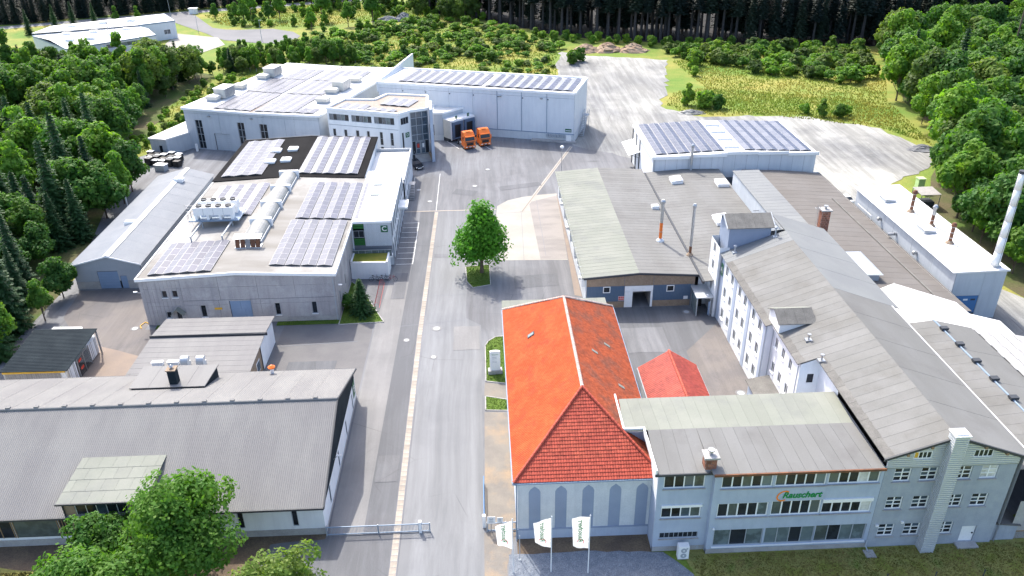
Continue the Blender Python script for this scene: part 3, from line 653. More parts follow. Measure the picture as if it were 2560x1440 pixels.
MB().box(-.42, .42, -.42, .42, -.3, 1.75).build('shaft', 'sheet_dark', c); MB().box(-.52, .52, -.52, .52, 1.75, 1.87).build('cap', 'brown_panel', c); MB().lathe((0, 0, 0), [(.12, 1.87), (.12, 2.05), (.26, 2.1), (.05, 2.3)], 8).build('cowl', 'steel', c)
v = thing('roof_ventilator', 'orange capped ventilator at the gate hall rear eave', 'ventilator', (-24.6, 76.3, 4.2), local=True)
MB().tube((0, 0, -.4), (0, 0, .5), .2, .2, 10).build('pipe', 'white_paint', v); MB().lathe((0, 0, 0), [(.4, .5), (.42, .62), (.1, .85)], 12).build('cap', 'orange_paint', v)

# ---------------------------------------------------------------- low annex behind the gate hall
def annex_b():
    t = thing('low_annex', 'low flat annex with two grey felt roofs behind the gate hall', 'annex', (-28, 77, 0))
    m = MB(); wall(m, (-27.8, 77.2), (-27.8, 83.2), 0, 3.45); wall(m, (-41.2, 85.3), (-41.2, 77.2), 0, 3.45); wall(m, (-27.8, 77.3), (-41, 77.3), 0, 3.4); m.build('wall', 'brown_panel', t)
    m = MB(); wall(m, (-27.7, 83.2), (-27.7, 89.4), 0, 3.6); wall(m, (-27.7, 89.4), (-40.6, 89.4), 0, 3.6); wall(m, (-40.6, 89.4), (-40.6, 85), 0, 3.6); m.build('wall', 'plaster_white', t)
    m = MB(); panel_box(m, (-27.8, 77.2), (-27.8, 83.2), 1.2, 2.2, .1, 2.2, .0, .05); d = m.build('door', 'trim_white', t)
    m = MB(); panel_box(m, (-27.8, 77.2), (-27.8, 83.2), 3.6, 5.0, .8, 2.2, .0, .05); w = m.build('window', 'trim_white', t)
    m = MB(); panel_box(m, (-27.8, 77.2), (-27.8, 83.2), 3.7, 4.9, .9, 2.1, .05, .07); m.build('pane', 'glass_blue', w)
    strips(t, (-41.7, 76.8, 3.4), (-41.5, 85.4, 3.62), (-27.6, 85.2, 3.62), (-27.5, 76.8, 3.4), 8, 'fibre_grey', t=.1)
    strips(t, (-41.4, 85.5, 3.86), (-41.0, 89.8, 3.75), (-27.3, 89.7, 3.75), (-27.5, 85.3, 3.86), 4, 'fibre_grey', t=.12)
    MB().box(-41.6, -27.3, 85.38, 85.5, 3.5, 3.92).build('step_edge', 'trim_dark', t)
    return t
annex_b()
for i, (x, lb) in enumerate(((-35.2, 'left of two pale hooped roof vents behind the gate hall'), (-33.4, 'right of two pale hooped roof vents behind the gate hall'))):
    d = thing('hooped_vent', lb, 'roof vent', (x, 79.2, 3.5), 0, 'hooped roof vents', local=True); mb = MB(); k = 8
    for j in range(k):
        a, b = math.pi*j/k*.75, math.pi*(j+1)/k*.75
        p = lambda q, x_: (x_, -.1-.55*math.cos(q), .55+.75*math.sin(q))
        mb.face([p(a, -.42), p(a, .42), p(b, .42), p(b, -.42)]); mb.face([p(a, .42), (.42, 0, .2), p(b, .42)]); mb.face([p(a, -.42), p(b, -.42), (-.42, 0, .2)])
    mb.build('hood', 'sheet_metal', d, smooth=False); MB().box(-.44, .44, -.65, .3, -.1, .55).build('base', 'sheet_metal', d)
for i, (x, lb) in enumerate(((-38.6, 'left flat white box on the annex roof'), (-36.8, 'right flat white box on the annex roof'))):
    single(MB().box(x-.6, x+.6, 79.3, 79.75, 3.35, 3.9).box(x-.65, x+.65, 79.25, 79.8, 3.901, 3.96), 'roof_box', 'trim_white', lb, 'vent box', 'roof boxes', (x, 79.5, 3.4))

# ---------------------------------------------------------------- hall C with solar roof
CX0, CX1, CY0, CY1 = -45.75, -20.2, 94.68, 130.2
def zc(x, y): return 7.1+.62*(1-abs((x+33.0)/12.8))
def hall_c():
    t = thing('solar_hall', 'wide pale concrete hall with white solar roof and roof-light vault', 'hall', (CX0, CY0, 0))
    ops = [(2.71, 3.4, 4.2, 5.24), (4.05, 4.78, 4.2, 5.24), (2.71, 3.4, 1.1, 2.05), (4.1, 4.75, .05, 2.0), (7.35, 8.08, 1.1, 2.9), (11.3, 14.1, .05, 3.4), (17.2, 17.92, 1.1, 2.92), (22.1, 22.8, 1.15, 2.96)]
    L = CX1-CX0
    m = MB(); wall(m, (CX0, CY0), (CX1, CY0), 0, 7.0, ops, .2, top=[(0, 7.0), (L/2, 7.62), (L, 7.0)])
    sops = [(2.0, 2.55, 1.7, 3.3), (6.9, 7.45, 1.7, 3.3), (11.6, 12.15, 1.7, 3.3)]
    wall(m, (CX1, CY0), (CX1, 111), 0, 7.0, sops); wall(m, (CX1, CY1), (CX0, CY1), 0, 7.0, top=[(0, 7.0), (L/2, 7.62), (L, 7)]); wall(m, (CX0, CY1), (CX0, CY0), 0, 7.0)
    m.build('wall', 'joint', t)
    # concrete facade panels, each proud of the joints; none over an opening
    def pan(u0, u1, z0, z1, p0=(CX0, CY0), p1=(CX1, CY0), oo=ops, mm='conc_wall'):
        us = sorted({u0, u1, *[q for o in oo for q in o[:2] if u0 < q < u1]}); zs = sorted({z0, z1, *[q for o in oo for q in o[2:4] if z0 < q < z1]})
        mb = MB()
        for c, e in zip(zs, zs[1:]):
            row = [(a, b) for a, b in zip(us, us[1:]) if not any(o[0] < (a+b)/2 < o[1] and o[2] < (c+e)/2 < o[3] for o in oo)]
            if not row or e-c < .04:
                if mb.v: mb.build('facade_panel', mm, t); mb = MB()
                continue
            for a, b in row: panel_box(mb, p0, p1, a, b, c, e, .004, .05)
        if mb.v: mb.build('facade_panel', mm, t)
    top = lambda u: 7.05+.6*(1-abs(u-L/2)/(L/2))
    xs = [k*.53 for k in range(11)]                        # ribbed left bay
    for a, b in zip(xs, xs[1:]):
        for z0, z1 in ((0.02, 3.6), (3.62, 5.55), (5.57, 7.0)): pan(a+.012, b-.012, z0, z1)
    ub = [5.3, 10.25, 15.3, 20.2, L]
    for a, b in zip(ub, ub[1:]):
        pan(a+.02, b-.02, 3.66, 5.55); pan(a+.02, b-.02, 5.57, 7.0)
        d, n = wframe((CX0, CY0), (CX1, CY0)); o = Vector((CX0, CY0-.05, 0))
        f = lambda u, z: (CX0+u, CY0-.05, z)
        MB().face([f(a+.02, 7.0), f(b-.02, 7.0), f(b-.02, top(b)-.02), f((a+b)/2, top((a+b)/2)-.02), f(a+.02, top(a)-.02)]).build('facade_panel', 'conc_wall', t)
    f = lambda u, z: (CX0+u, CY0-.05, z); MB().face([f(0, 7.0), f(5.28, 7.0), f(5.28, 7.3), f(0, 7.04)]).build('facade_panel', 'conc_wall', t)
    for a, b in ((5.3, 9.9), (9.92, 11.28), (14.12, 15.4), (15.42, L)): pan(a+.01, b-.01, .75, 3.6); pan(a+.01, b-.01, .02, .73, mm='conc_plinth')
    pan(11.3, 14.1, 3.42, 3.6)
    for a, b in ((0, 5.4), (5.42, 10.8), (10.82, 16.3)):
        for z0, z1 in ((.02, 3.6), (3.62, 7.0)): pan(a+.02, b-.02, z0, z1, (CX1, CY0), (CX1, 111), sops)
    for o in ops:
        if o in (ops[3], ops[5]): continue
        window(t, (CX0, CY0), (CX1, CY0), *o, fm='trim_grey', depth=.1, sill='trim_white')
    for o in sops: window(t, (CX1, CY0), (CX1, 111), *o, fm='trim_grey', depth=.1)
    m = MB(); panel_box(m, (CX0, CY0), (CX1, CY0), 4.12, 4.73, .05, 1.98, -.15, -.1); m.build('door', 'trim_dark', t)
    d = None
    for a, b in ((11.33, 12.69), (12.71, 14.07)):
        m = MB(); panel_box(m, (CX0, CY0), (CX1, CY0), a, b, .06, 3.37, -.12, -.05); d = m.build('door_leaf', 'door_blue', t)
    m = MB(); panel_box(m, (CX0, CY0), (CX1, CY0), 12.2, 13.2, .1, 2.15, -.05, -.03); w = m.build('wicket_door', 'door_blue', t); m = MB(); panel_box(m, (CX0, CY0), (CX1, CY0), 13.02, 13.1, 1.0, 1.1, -.03, .0); m.build('handle', 'steel', w)
    m = MB(); panel_box(m, (CX0, CY0), (CX1, CY0), 9.2, 10.2, 2.2, 2.5, .05, .09); m.build('lamp', 'yellow_paint', t)
    # pitched porch over the side door
    x0, xm, x1 = CX0+3.55, CX0+4.42, CX0+5.3
    mb = MB().slab([(x0, CY0-1.0, 1.95), (xm, CY0-1.0, 2.85), (xm, CY0, 2.85), (x0, CY0, 1.95)], .07).slab([(xm, CY0-1.0, 2.85), (x1, CY0-1.0, 1.95), (x1, CY0, 1.95), (xm, CY0, 2.85)], .07)
    pc = mb.build('porch_roof', 'felt_green', t); MB().tube((x0+.15, CY0-.95, 0), (x0+.15, CY0-.95, 2.0), .05).tube((x1-.15, CY0-.95, 0), (x1-.15, CY0-.95, 2.0), .05).build('porch_post', 'trim_grey', t)
    # roof
    e = .25
    for i, (a, b, m_) in enumerate(((CX0-e, -33.0, 'membrane_weathered'), (-33.0, CX1+e, 'membrane_weathered'))):
        za, zb = zc(a, 0)-.02, zc(b, 0)-.02
        MB().slab([(a, CY0-e, za), (b, CY0-e, zb), (b, CY1, zb), (a, CY1, za)], .25).build('roof', m_, t)
    mb = MB().box(CX0-e-.06, CX0-e+.1, CY0-e, CY1, 6.75, 7.16).box(CX1+e-.1, CX1+e+.06, CY0-e, 111, 6.75, 7.16)
    mb.slab([(CX0-e, CY0-e-.06, 7.18), (-33, CY0-e-.06, 7.8), (-33, CY0-e+.12, 7.8), (CX0-e, CY0-e+.12, 7.18)], .4).slab([(-33, CY0-e-.06, 7.8), (CX1+e, CY0-e-.06, 7.18), (CX1+e, CY0-e+.12, 7.18), (-33, CY0-e+.12, 7.8)], .4)
    mb.build('roof_edge', 'trim_white', t); downpipe(t, CX1-.2, CY0-.1, 0, 6.9); downpipe(t, CX1-.05, 110.8, 0, 7)
    for x, z, dx in ((CX0-.1, 4.9, -1), (CX1, 5.1, 1)):
        l = MB().path([(x, CY0+.2, z), (x+dx*.7, CY0+.2, z+.15)], .03).build('lamp_arm', 'steel', t); MB().box(x+dx*.4, x+dx*.9, CY0+.1, CY0+.3, z+.12, z+.24).build('lamp_head', 'white_paint', l)
    return t
HC = hall_c()
solar_array('four-ridge solar array at the near left corner of the pale concrete hall roof', (-44.6, 95.3), 0, 4, 5, zc, 1.0, 1.9, 9, ('solar_half_glare', 'solar'))
solar_array('big near-right solar array on the pale concrete hall roof', (-29.0, 96.6), 0, 4, 9, zc, 1.0, 1.65, 8, ('solar_half_glare', 'solar_half_glare'))
solar_array('wide solar array behind it along the right half of the pale concrete hall roof', (-28.6, 112.4), 0, 5, 9, zc, 1.0, 1.65, 8, ('solar_half_glare', 'solar'), skip=lambda c_, j: c_ == 9)
solar_array('loose four-row solar array at the far left of the pale concrete hall roof', (-43.9, 114.0), 0, 4, 8, zc, 1.0, 1.65, 8, ('membrane_white', 'solar'), skip=lambda c_, j: j < 2 and c_ < 4)  # left-facing panels are white: reflected sky put into their colour
def vault():
    t = thing('roof_light_vault', 'long barrel-vaulted roof light down the middle of the concrete hall roof', 'roof light', (-33.0, 107, 7.6))
    y0 = 103.5; n = 4; L = 6.2; w = 1.35
    for i in range(n):
        a = y0+i*(L+.55); mb = MB(); k = 10
        for j in range(k):
            q0, q1 = math.pi*j/k, math.pi*(j+1)/k; p = lambda q, y: (-33.0-w*math.cos(q), y, 7.95+.95*math.sin(q))
            mb.face([p(q0, a), p(q1, a), p(q1, a+L), p(q0, a+L)]); mb.face([p(q0, a), (-33.0, a, 7.9), p(q1, a)]); mb.face([p(q0, a+L), p(q1, a+L), (-33.0, a+L, 7.9)])
        g_ = mb.build('vault_segment', 'vault_glass', t)
        mb = MB()
        for s in range(6):
            yy = a+.2+s*(L-.4)/5
            for j in range(k):
                q0, q1 = math.pi*j/k, math.pi*(j+1)/k; p = lambda q, y: (-33.0-(w+.02)*math.cos(q), y, 7.95+.97*math.sin(q)); mb.face([p(q0, yy-.03), p(q1, yy-.03), p(q1, yy+.03), p(q0, yy+.03)])
        mb.build('rib', 'trim_grey', g_)
        if i: MB().box(-33.0-w-.25, -33.0+w+.25, a-.62, a-.02, 7.5, 8.85).build('smoke_hatch', 'trim_white', t)
        MB().box(-33.0-w-.12, -33.0-w, a, a+L, 7.3, 8.05).box(-33.0+w, -33.0+w+.12, a, a+L, 7.3, 8.05).build('curb', 'trim_grey', t)
    MB().box(-33-w-.25, -33+w+.25, y0+n*(L+.55)-.6, y0+n*(L+.55), 7.5, 8.85).build('smoke_hatch', 'trim_white', t)
    # weathered louvred head at the near end
    mb = MB(); mb.box(-34.9, -31.3, y0-1.5, y0-.05, 7.45, 7.75).build('louvre_base', 'sheet_metal', t)
    l = MB().slab([(-35.0, y0-1.2, 9.0), (-31.2, y0-1.2, 9.0), (-31.2, y0-.1, 9.25), (-35.0, y0-.1, 9.25)], .08).build('louvre_roof', 'sheet_metal', t)
    for i in range(5):
        x = -34.75+i*.7; MB().slab([(x, y0-1.45, 7.8), (x+.62, y0-1.45, 7.8), (x+.62, y0-1.1, 8.95), (x, y0-1.1, 8.95)], .05).build('louvre', 'rust' if i != 2 else 'wood_grey', t)
vault()
def chiller():
    t = thing('cooling_platform', 'grey steel platform on beams on the concrete hall roof', 'platform', (-41, 109, 7.4))
    MB().box(-43.6, -36.3, 110.2, 115.0, 8.35, 8.5).build('deck', 'trim_blue', t)
    for x in (-41.8, -37.4): MB().box(x-.09, x+.09, 104.9, 115.2, 8.14, 8.34).build('beam', 'trim_grey', t)
    for x, y in ((-41.8, 105.1), (-37.4, 105.1), (-41.8, 110.5), (-37.4, 110.5), (-41.8, 114.8), (-37.4, 114.8)): MB().box(x-.07, x+.07, y-.07, y+.07, 7.2, 8.14).build('post', 'trim_grey', t)
    mb = MB()
    for y in (110.3, 111.5, 112.7, 113.9): mb.tube((-43.55, y, 8.5), (-43.55, y, 9.6), .03)
    for z in (9.05, 9.6): mb.tube((-43.55, 110.3, z), (-43.55, 114.9, z), .03)
    for x in (-45.0, -44.4): mb.tube((x, 113.5, 7.3), (x, 113.5, 9.8), .03)
    for z in (8.2, 8.7, 9.2, 9.7): mb.tube((-45, 113.5, z), (-44.4, 113.5, z), .025)
    mb.tube((-44.4, 113.5, 9.6), (-43.55, 113.5, 9.6), .03).tube((-45, 113.5, 9.05), (-45, 116, 9.05), .03)
    mb.build('railing', 'steel', t)
chiller()
for i, (y, lb) in enumerate(((111.1, 'nearer white roof chiller with four black fans'), (113.6, 'farther white roof chiller with four black fans'))):
    t = thing('roof_chiller', lb, 'chiller', (-39.9, y, 8.5), 0, 'roof chillers', local=True)
    MB().box(-2.9, 2.9, -.62, .62, .75, 1.95).build('casing', 'white_paint', t)
    for k in range(4):
        f = MB().lathe((-2.15+k*1.43, 0, 1.95), [(.48, 0), (.48, .16), (.40, .16), (.38, .05)], 14).build('fan', 'fan_black', t); MB().box(-2.15+k*1.43-.35, -2.15+k*1.43+.35, -.04, .04, 2.02, 2.06).build('blade', 'trim_grey', f)
    for x in (-2.6, -.9, .9, 2.6):
        MB().slab([(x-.18, -.6, .75), (x+.18, -.6, .75), (x+.1, .6, .75), (x-.1, .6, .75)], .75).build('leg', 'white_paint', t)
    for x in (-1.45, 0, 1.45): MB().box(x-.02, x+.02, -.64, -.615, .8, 1.92).build('panel_seam', 'trim_grey', t)

# ---------------------------------------------------------------- black-roofed rear part of hall C
def zk(x, y): return 7.25+.55*(1-abs((x+33.3)/12.7))
def black_hall():
    t = thing('black_roof_hall', 'hall with black bitumen roof behind the white solar roof', 'hall', (-46, 130.3, 0))
    m = MB(); L = 25.3; X0, X1, Y0, Y1 = -46.0, -20.7, 130.3, 152.4
    for p, q in (((X1, Y0), (X1, Y1)), ((X0, Y1), (X0, Y0))): wall(m, p, q, 0, 7.2)
    wall(m, (X1, Y1), (X0, Y1), 0, 7.2, top=[(0, 7.2), (L/2, 7.75), (L, 7.2)]); wall(m, (X0, Y0), (X1, Y0), 6.5, 7.2, top=[(0, 7.2), (L/2, 7.75), (L, 7.2)])
    m.build('wall', 'clad_white', t)
    for a, b in ((X0-.2, -33.3), (-33.3, X1+.2)):
        za, zb = zk(a, 0), zk(b, 0); MB().slab([(a, Y0-.1, za), (b, Y0-.1, zb), (b, Y1+.2, zb), (a, Y1+.2, za)], .3).build('roof', 'membrane_black', t)
    MB().slab([(X0-.25, Y1+.1, 7.35), (-33.3, Y1+.1, 7.92), (-33.3, Y1+.3, 7.92), (X0-.25, Y1+.3, 7.35)], .3).slab([(-33.3, Y1+.1, 7.92), (X1+.25, Y1+.1, 7.35), (X1+.25, Y1+.3, 7.35), (-33.3, Y1+.3, 7.92)], .3).build('roof_edge', 'trim_dark', t)
    downpipe(t, X1+.12, 148, 4.9, 7.1)
black_hall()
solar_array('three-ridge solar array on the left of the black roof', (-45.0, 131.8), 0, 3, 11, zk, 1.12, 1.72, 9, ('solar_half_glare', 'solar_half_glare'))
solar_array('five-ridge solar array on the right of the black roof', (-31.9, 131.6), 0, 5, 12, zk, .98, 1.66, 9, ('solar_glare', 'solar'))
for x, y, lb in ((-38.0, 138.2, 'near left white skylight on the black roof'), (-35.3, 138.6, 'near right white skylight on the black roof'), (-38.2, 144.2, 'far left white skylight on the black roof'), (-35.2, 144.6, 'far right white skylight on the black roof')):
    skylight(lb, (x, y, zk(x, y)), 1.7, 1.7, .5, 'white_paint')

# ---------------------------------------------------------------- office wing C (white roof, letter C)
def wing_c():
    t = thing('office_wing', 'white metal office wing carrying the green letter C plate', 'office wing', (-20.2, 111, 0))
    X0, X1, Y0, Y1, Z = -20.15, -14.3, 111.0, 133.2, 7.2
    m = MB(); ops = [(.2, 1.85, 3.4, 7.0), (.1, 1.3, .9, 2.6)]
    wall(m, (X0, Y0), (X1, Y0), 0, Z, ops)
    w = [(1.0+k*2.35, 2.5+k*2.35, 3.9, 6.5) for k in range(9)] + [(1.0+k*2.35, 2.3+k*2.35, .8, 2.9) for k in range(9)]
    wall(m, (X1, Y0), (X1, Y1), 0, Z, w); wall(m, (X1, Y1), (X0, Y1), 0, Z); m.build('wall', 'joint', t)
    # vertical ribs of the sheet cladding
    n = 26
    def rib(u0, u1, z0, z1, p, q): mb = MB(); panel_box(mb, p, q, u0, u1, z0, z1, .004, .045); mb.build('cladding_sheet', 'clad_white', t)
    for i in range(n):
        a, b = 1.9+i*(3.95/n), 1.9+(i+1)*(3.95/n); rib(a+.02, b-.02, 3.3, Z, (X0, Y0), (X1, Y0))
    rib(0, .18, 0, Z, (X0, Y0), (X1, Y0)); rib(1.9, 5.85, 0, 2.1, (X0, Y0), (X1, Y0)); rib(.2, 1.85, 7.02, Z, (X0, Y0), (X1, Y0))
    us = [0]+[v for k in range(9) for v in (1.0+k*2.35, 2.5+k*2.35)]+[22.2]
    for a, b in list(zip(us, us[1:]))[::2]: rib(a+.01, b-.01, 0, Z, (X1, Y0), (X1, Y1))
    for k in range(9): a, b = 1.0+k*2.35, 2.5+k*2.35; rib(a, b, 6.52, Z, (X1, Y0), (X1, Y1)); rib(a, b, 2.92, 3.88, (X1, Y0), (X1, Y1))
    for o in w: window(t, (X1, Y0), (X1, Y1), *o, nx=1, fm='trim_grey', gm='glass_blue', depth=.06)
    # green slatted screen with a window in it
    for z in range(9):
        mb = MB(); zz = 3.45+z*.39
        if 4.55 < zz < 5.9: continue
        panel_box(mb, (X0, Y0), (X1, Y0), .22, 1.83, zz, zz+.33, -.1, -.02); mb.build('slat', 'green_panel', t)
    window(t, (X0, Y0), (X1, Y0), .22, 1.83, 4.7, 5.85, 2, 1, fm='trim_grey', depth=.12); window(t, (X0, Y0), (X1, Y0), *ops[1], 2, 1, fm='trim_grey')
    m = MB(); panel_box(m, (X0, Y0), (X1, Y0), 4.4, 5.45, 5.55, 6.65, .05, .09); s = m.build('building_sign', 'green_sign', t, label='square green plate with a white letter C')
    letters(s, 'C', (X0+4.92, Y0-.1, 6.1), (R(90), 0, 0), 1.05, 'white_paint', weight=.02, ext=.004)
    # balcony rail above the planter
    mb = MB(); panel_box(mb, (X0, Y0), (X1, Y0), -.1, 5.9, 2.1, 2.16, 1.2, 1.26); panel_box(mb, (X0, Y0), (X1, Y0), -.1, 5.9, 3.15, 3.21, 1.2, 1.26)
    for k in range(7): panel_box(mb, (X0, Y0), (X1, Y0), -.1+k*.99, -.04+k*.99, 2.1, 3.2, 1.2, 1.26)
    mb.build('railing', 'trim_grey', t); mb = MB(); panel_box(mb, (X0, Y0), (X1, Y0), -.1, 5.9, 2.16, 3.14, 1.22, 1.24); mb.build('glass_panel', 'glass_frost', t)
    mb = MB(); panel_box(mb, (X0, Y0), (X1, Y0), -.1, 5.9, 1.9, 2.1, .0, 1.3); mb.build('balcony_floor', 'trim_white', t)
    MB().slab([(X0+.1, Y0-.15, Z+.1), (X1+.2, Y0-.15, Z+.1), (X1+.2, Y1, Z+.1), (X0+.1, Y1, Z+.1)], .25).build('roof', 'membrane_white', t)
    MB().box(X1+.08, X1+.24, Y0-.18, Y1, Z-.1, Z+.24).box(X0+.3, X1+.24, Y0-.2, Y0-.06, Z-.1, Z+.24).build('roof_edge', 'trim_white', t)
    for y in (121.5, 126.0): MB().box(-18.4, -17.0, y, y+.7, Z+.1, Z+.2).build('roof_light', 'glass_frost', t)
    # entrance canopy on the street side
    MB().box(X1, X1+1.5, 123.2, 126.6, 4.1, 4.45).build('canopy', 'trim_white', t)
    downpipe(t, X1+.1, Y0+.1, 0, 7.0)
    l = MB().path([(X1, 116.2, 5.2), (X1+.5, 116.2, 5.35)], .03).build('lamp_arm', 'steel', t); MB().box(X1+.3, X1+.75, 116.1, 116.3, 5.3, 5.42).build('lamp_head', 'white_paint', l)
    # lower rear part
    m = MB(); Xa, Xb, Ya, Yb, Zb = -20.7, -14.0, 133.3, 150.6, 5.0
    o2 = [(.8+k*2.8, 1.9+k*2.8, 2.9, 4.3) for k in range(6)] + [(.8+k*2.8, 1.9+k*2.8, .8, 2.0) for k in range(3)]
    wall(m, (Xb, Ya), (Xb, Yb), 0, Zb+.4, o2); wall(m, (Xb, Yb), (Xa, Yb), 0, Zb+.4); m.build('wall', 'clad_white', t)
    for o in o2: window(t, (Xb, Ya), (Xb, Yb), *o, fm='trim_grey', gm='glass_blue', depth=.08)
    MB().slab([(Xa, Ya, Zb), (Xb-.05, Ya, Zb), (Xb-.05, Yb, Zb), (Xa, Yb, Zb)], .2).build('roof', 'membrane_white', t)
    MB().box(Xb-.2, Xb+.08, Ya, Yb+.1, Zb+.1, Zb+.55).box(Xa, Xb-.2, Yb-.2, Yb+.1, Zb+.1, Zb+.55).build('roof_edge', 'trim_grey', t)
    # outside steel stair along the wall
    mb = MB()
    for k in range(9): mb.box(Xb+.1, Xb+1.2, 137.2+k*.3, 137.45+k*.3, .2+k*.2, .24+k*.2)
    mb.box(Xb+.08, Xb+.14, 137, 140, .1, .3).build('stair', 'steel', t)
    mb = MB().path([(Xb+1.2, 137.2, .2), (Xb+1.2, 137.2, 1.2), (Xb+1.2, 140, 3.0), (Xb+1.2, 141.5, 3.0), (Xb+1.2, 141.5, 0)], .035); mb.box(Xb+.1, Xb+1.2, 139.9, 141.5, 2.0, 2.06); mb.build('stair_rail', 'steel', t)
wing_c()
def planter():
    t = thing('white_planter', 'white walled planter with mossy top below the letter C', 'planter', (-20.2, 106.5, 0))
    m = MB(); z = 2.75; q = [(-20.1, 106.6), (-14.6, 106.3), (-14.6, 110.2), (-20.1, 110.4)]
    m.prism(q, 0, z-.2); m.build('body', 'plaster_white', t)
    m = MB()
    for a, b in zip(q, q[1:]+q[:1]):
        d = Vector((b[0]-a[0], b[1]-a[1], 0)); L = d.length; d.normalize(); n = Vector((-d.y, d.x, 0)); m.obox(Vector(((a[0]+b[0])/2, (a[1]+b[1])/2, z-.1))+n*.12, d*(L/2-.001), n*.12, (0, 0, .12))
    m.build('rim', 'trim_white', t)
    MB().face([(-19.85, 106.85, z-.1), (-14.85, 106.6, z-.1), (-14.85, 109.95, z-.1), (-19.85, 110.1, z-.1)]).build('moss', 'meadow_tuft', t)
planter()

# ---------------------------------------------------------------- corrugated metal barn on the left
def barn():
    t = thing('metal_barn', 'narrow grey corrugated metal barn along the left wood', 'barn', (-60, 105.9, 0))
    X0, X1, Y0, Y1, ZE, ZR = -59.9, -50.2, 105.9, 142.6, 3.9, 5.35; XM = -54.6
    m = MB(); ops = [(3.3, 6.25, .05, 2.8), (6.45, 7.4, .05, 2.05)]; L = X1-X0
    wall(m, (X0, Y0), (X1, Y0), 1.25, ZE, [(ops[0][0], ops[0][1], 1.25, 2.8), (ops[1][0], ops[1][1], 1.25, 2.05)], top=[(0, ZE), (XM-X0, ZR-.1), (L, ZE)])
    wall(m, (X1, Y0), (X1, Y1), 1.25, ZE); wall(m, (X1, Y1), (X0, Y1), 0, ZE, top=[(0, ZE), (X1-XM, ZR-.1), (L, ZE)]); wall(m, (X0, Y1), (X0, Y0), 0, ZE); m.build('wall', 'joint', t)
    z = 1.27; k = 0
    while z < 5.2:                                        # horizontal cladding profile on the gable
        zz = z+.17; def_l = max(0, (z-ZE)/(ZR-ZE)*(XM-X0)) if z > ZE-.1 else 0; def_r = max(0, (z-ZE)/(ZR-ZE)*(X1-XM)) if z > ZE-.1 else 0
        segs = [(def_l+.02, L-def_r-.02)]
        for o in ops:
            if z < o[3]: segs = [s for a, b in segs for s in ((a, min(b, o[0])), (max(a, o[1]), b)) if s[1]-s[0] > .05]
        for a, b in segs: mb = MB(); panel_box(mb, (X0, Y0), (X1, Y0), a, b, z, z+.13, .0, .05); mb.build('cladding_board', 'clad_shed', t)
        z += .165
    m = MB(); wall(m, (X1+.03, Y0), (X1+.03, Y1), 1.25, ZE); m.build('side_cladding', 'clad_shed', t)
    for a, b in ((0, 3.3), (7.4, L)): m = MB(); panel_box(m, (X0, Y0), (X1, Y0), a, b, 0, 1.25, -.2, .06); m.build('plinth', 'conc_plinth', t)
    m = MB(); panel_box(m, (X1, Y0), (X1, Y1), 0, Y1-Y0, 0, 1.25, -.2, .05); m.build('plinth', 'conc_plinth', t)
    for a, b, z1 in ((3.3, 6.25, 2.8), (6.45, 7.4, 2.05)):
        m = MB(); panel_box(m, (X0, Y0), (X1, Y0), a+.03, b-.03, .05, z1-.03, -.1, .0); d = m.build('door', 'door_blue', t)
        if z1 > 2.5:
            for q in range(1, 6): m = MB(); panel_box(m, (X0, Y0), (X1, Y0), a+.03, b-.03, .05+q*.46, .07+q*.46, .0, .012); m.build('door_seam', 'trim_blue', d)
    n = 12
    strips(t, (X0-.3, Y0-.3, ZE+.1), (X0-.3, Y1+.2, ZE+.1), (XM, Y1+.2, ZR+.05), (XM, Y0-.3, ZR+.05), n, 'sheet_barn', waves=9, amp=.04)
    strips(t, (X1+.3, Y1+.2, ZE+.1), (X1+.3, Y0-.3, ZE+.1), (XM, Y0-.3, ZR+.05), (XM, Y1+.2, ZR+.05), n, 'sheet_barn', waves=9, amp=.04)
    MB().slab([(XM-.45, Y0-.32, ZR+.02), (XM, Y0-.32, ZR+.14), (XM, Y1+.22, ZR+.14), (XM-.45, Y1+.22, ZR+.02)], .02).slab([(XM, Y0-.32, ZR+.14), (XM+.45, Y0-.32, ZR+.02), (XM+.45, Y1+.22, ZR+.02), (XM, Y1+.22, ZR+.14)], .02).build('ridge_cap', 'trim_white', t)
    MB().slab([(X0-.32, Y0-.38, ZE+.08), (XM, Y0-.38, ZR+.06), (XM, Y0-.28, ZR+.06), (X0-.32, Y0-.28, ZE+.08)], .2).slab([(XM, Y0-.38, ZR+.06), (X1+.32, Y0-.38, ZE+.08), (X1+.32, Y0-.28, ZE+.08), (XM, Y0-.28, ZR+.06)], .2).build('verge', 'trim_white', t)
barn()
skylight('nearer white roof vent on the corrugated barn', (-55.9, 118.3, 5.0), 1.5, 1.1, .5, 'white_paint')
skylight('farther white roof vent on the corrugated barn', (-54.0, 136.3, 5.3), 1.5, 1.1, .55, 'white_paint')
single(MB().tube((-62.3, 132.5, 0), (-62.3, 132.5, 5.2), .12, .12, 8).lathe((-62.3, 132.5, 5.2), [(.13, 0), (.24, .05), (.24, .14), (.05, .35)], 8), 'flue_pipe', 'white_paint', 'thin white flue pipe left of the corrugated barn', 'flue', loc=(-62.3, 132.5, 0))

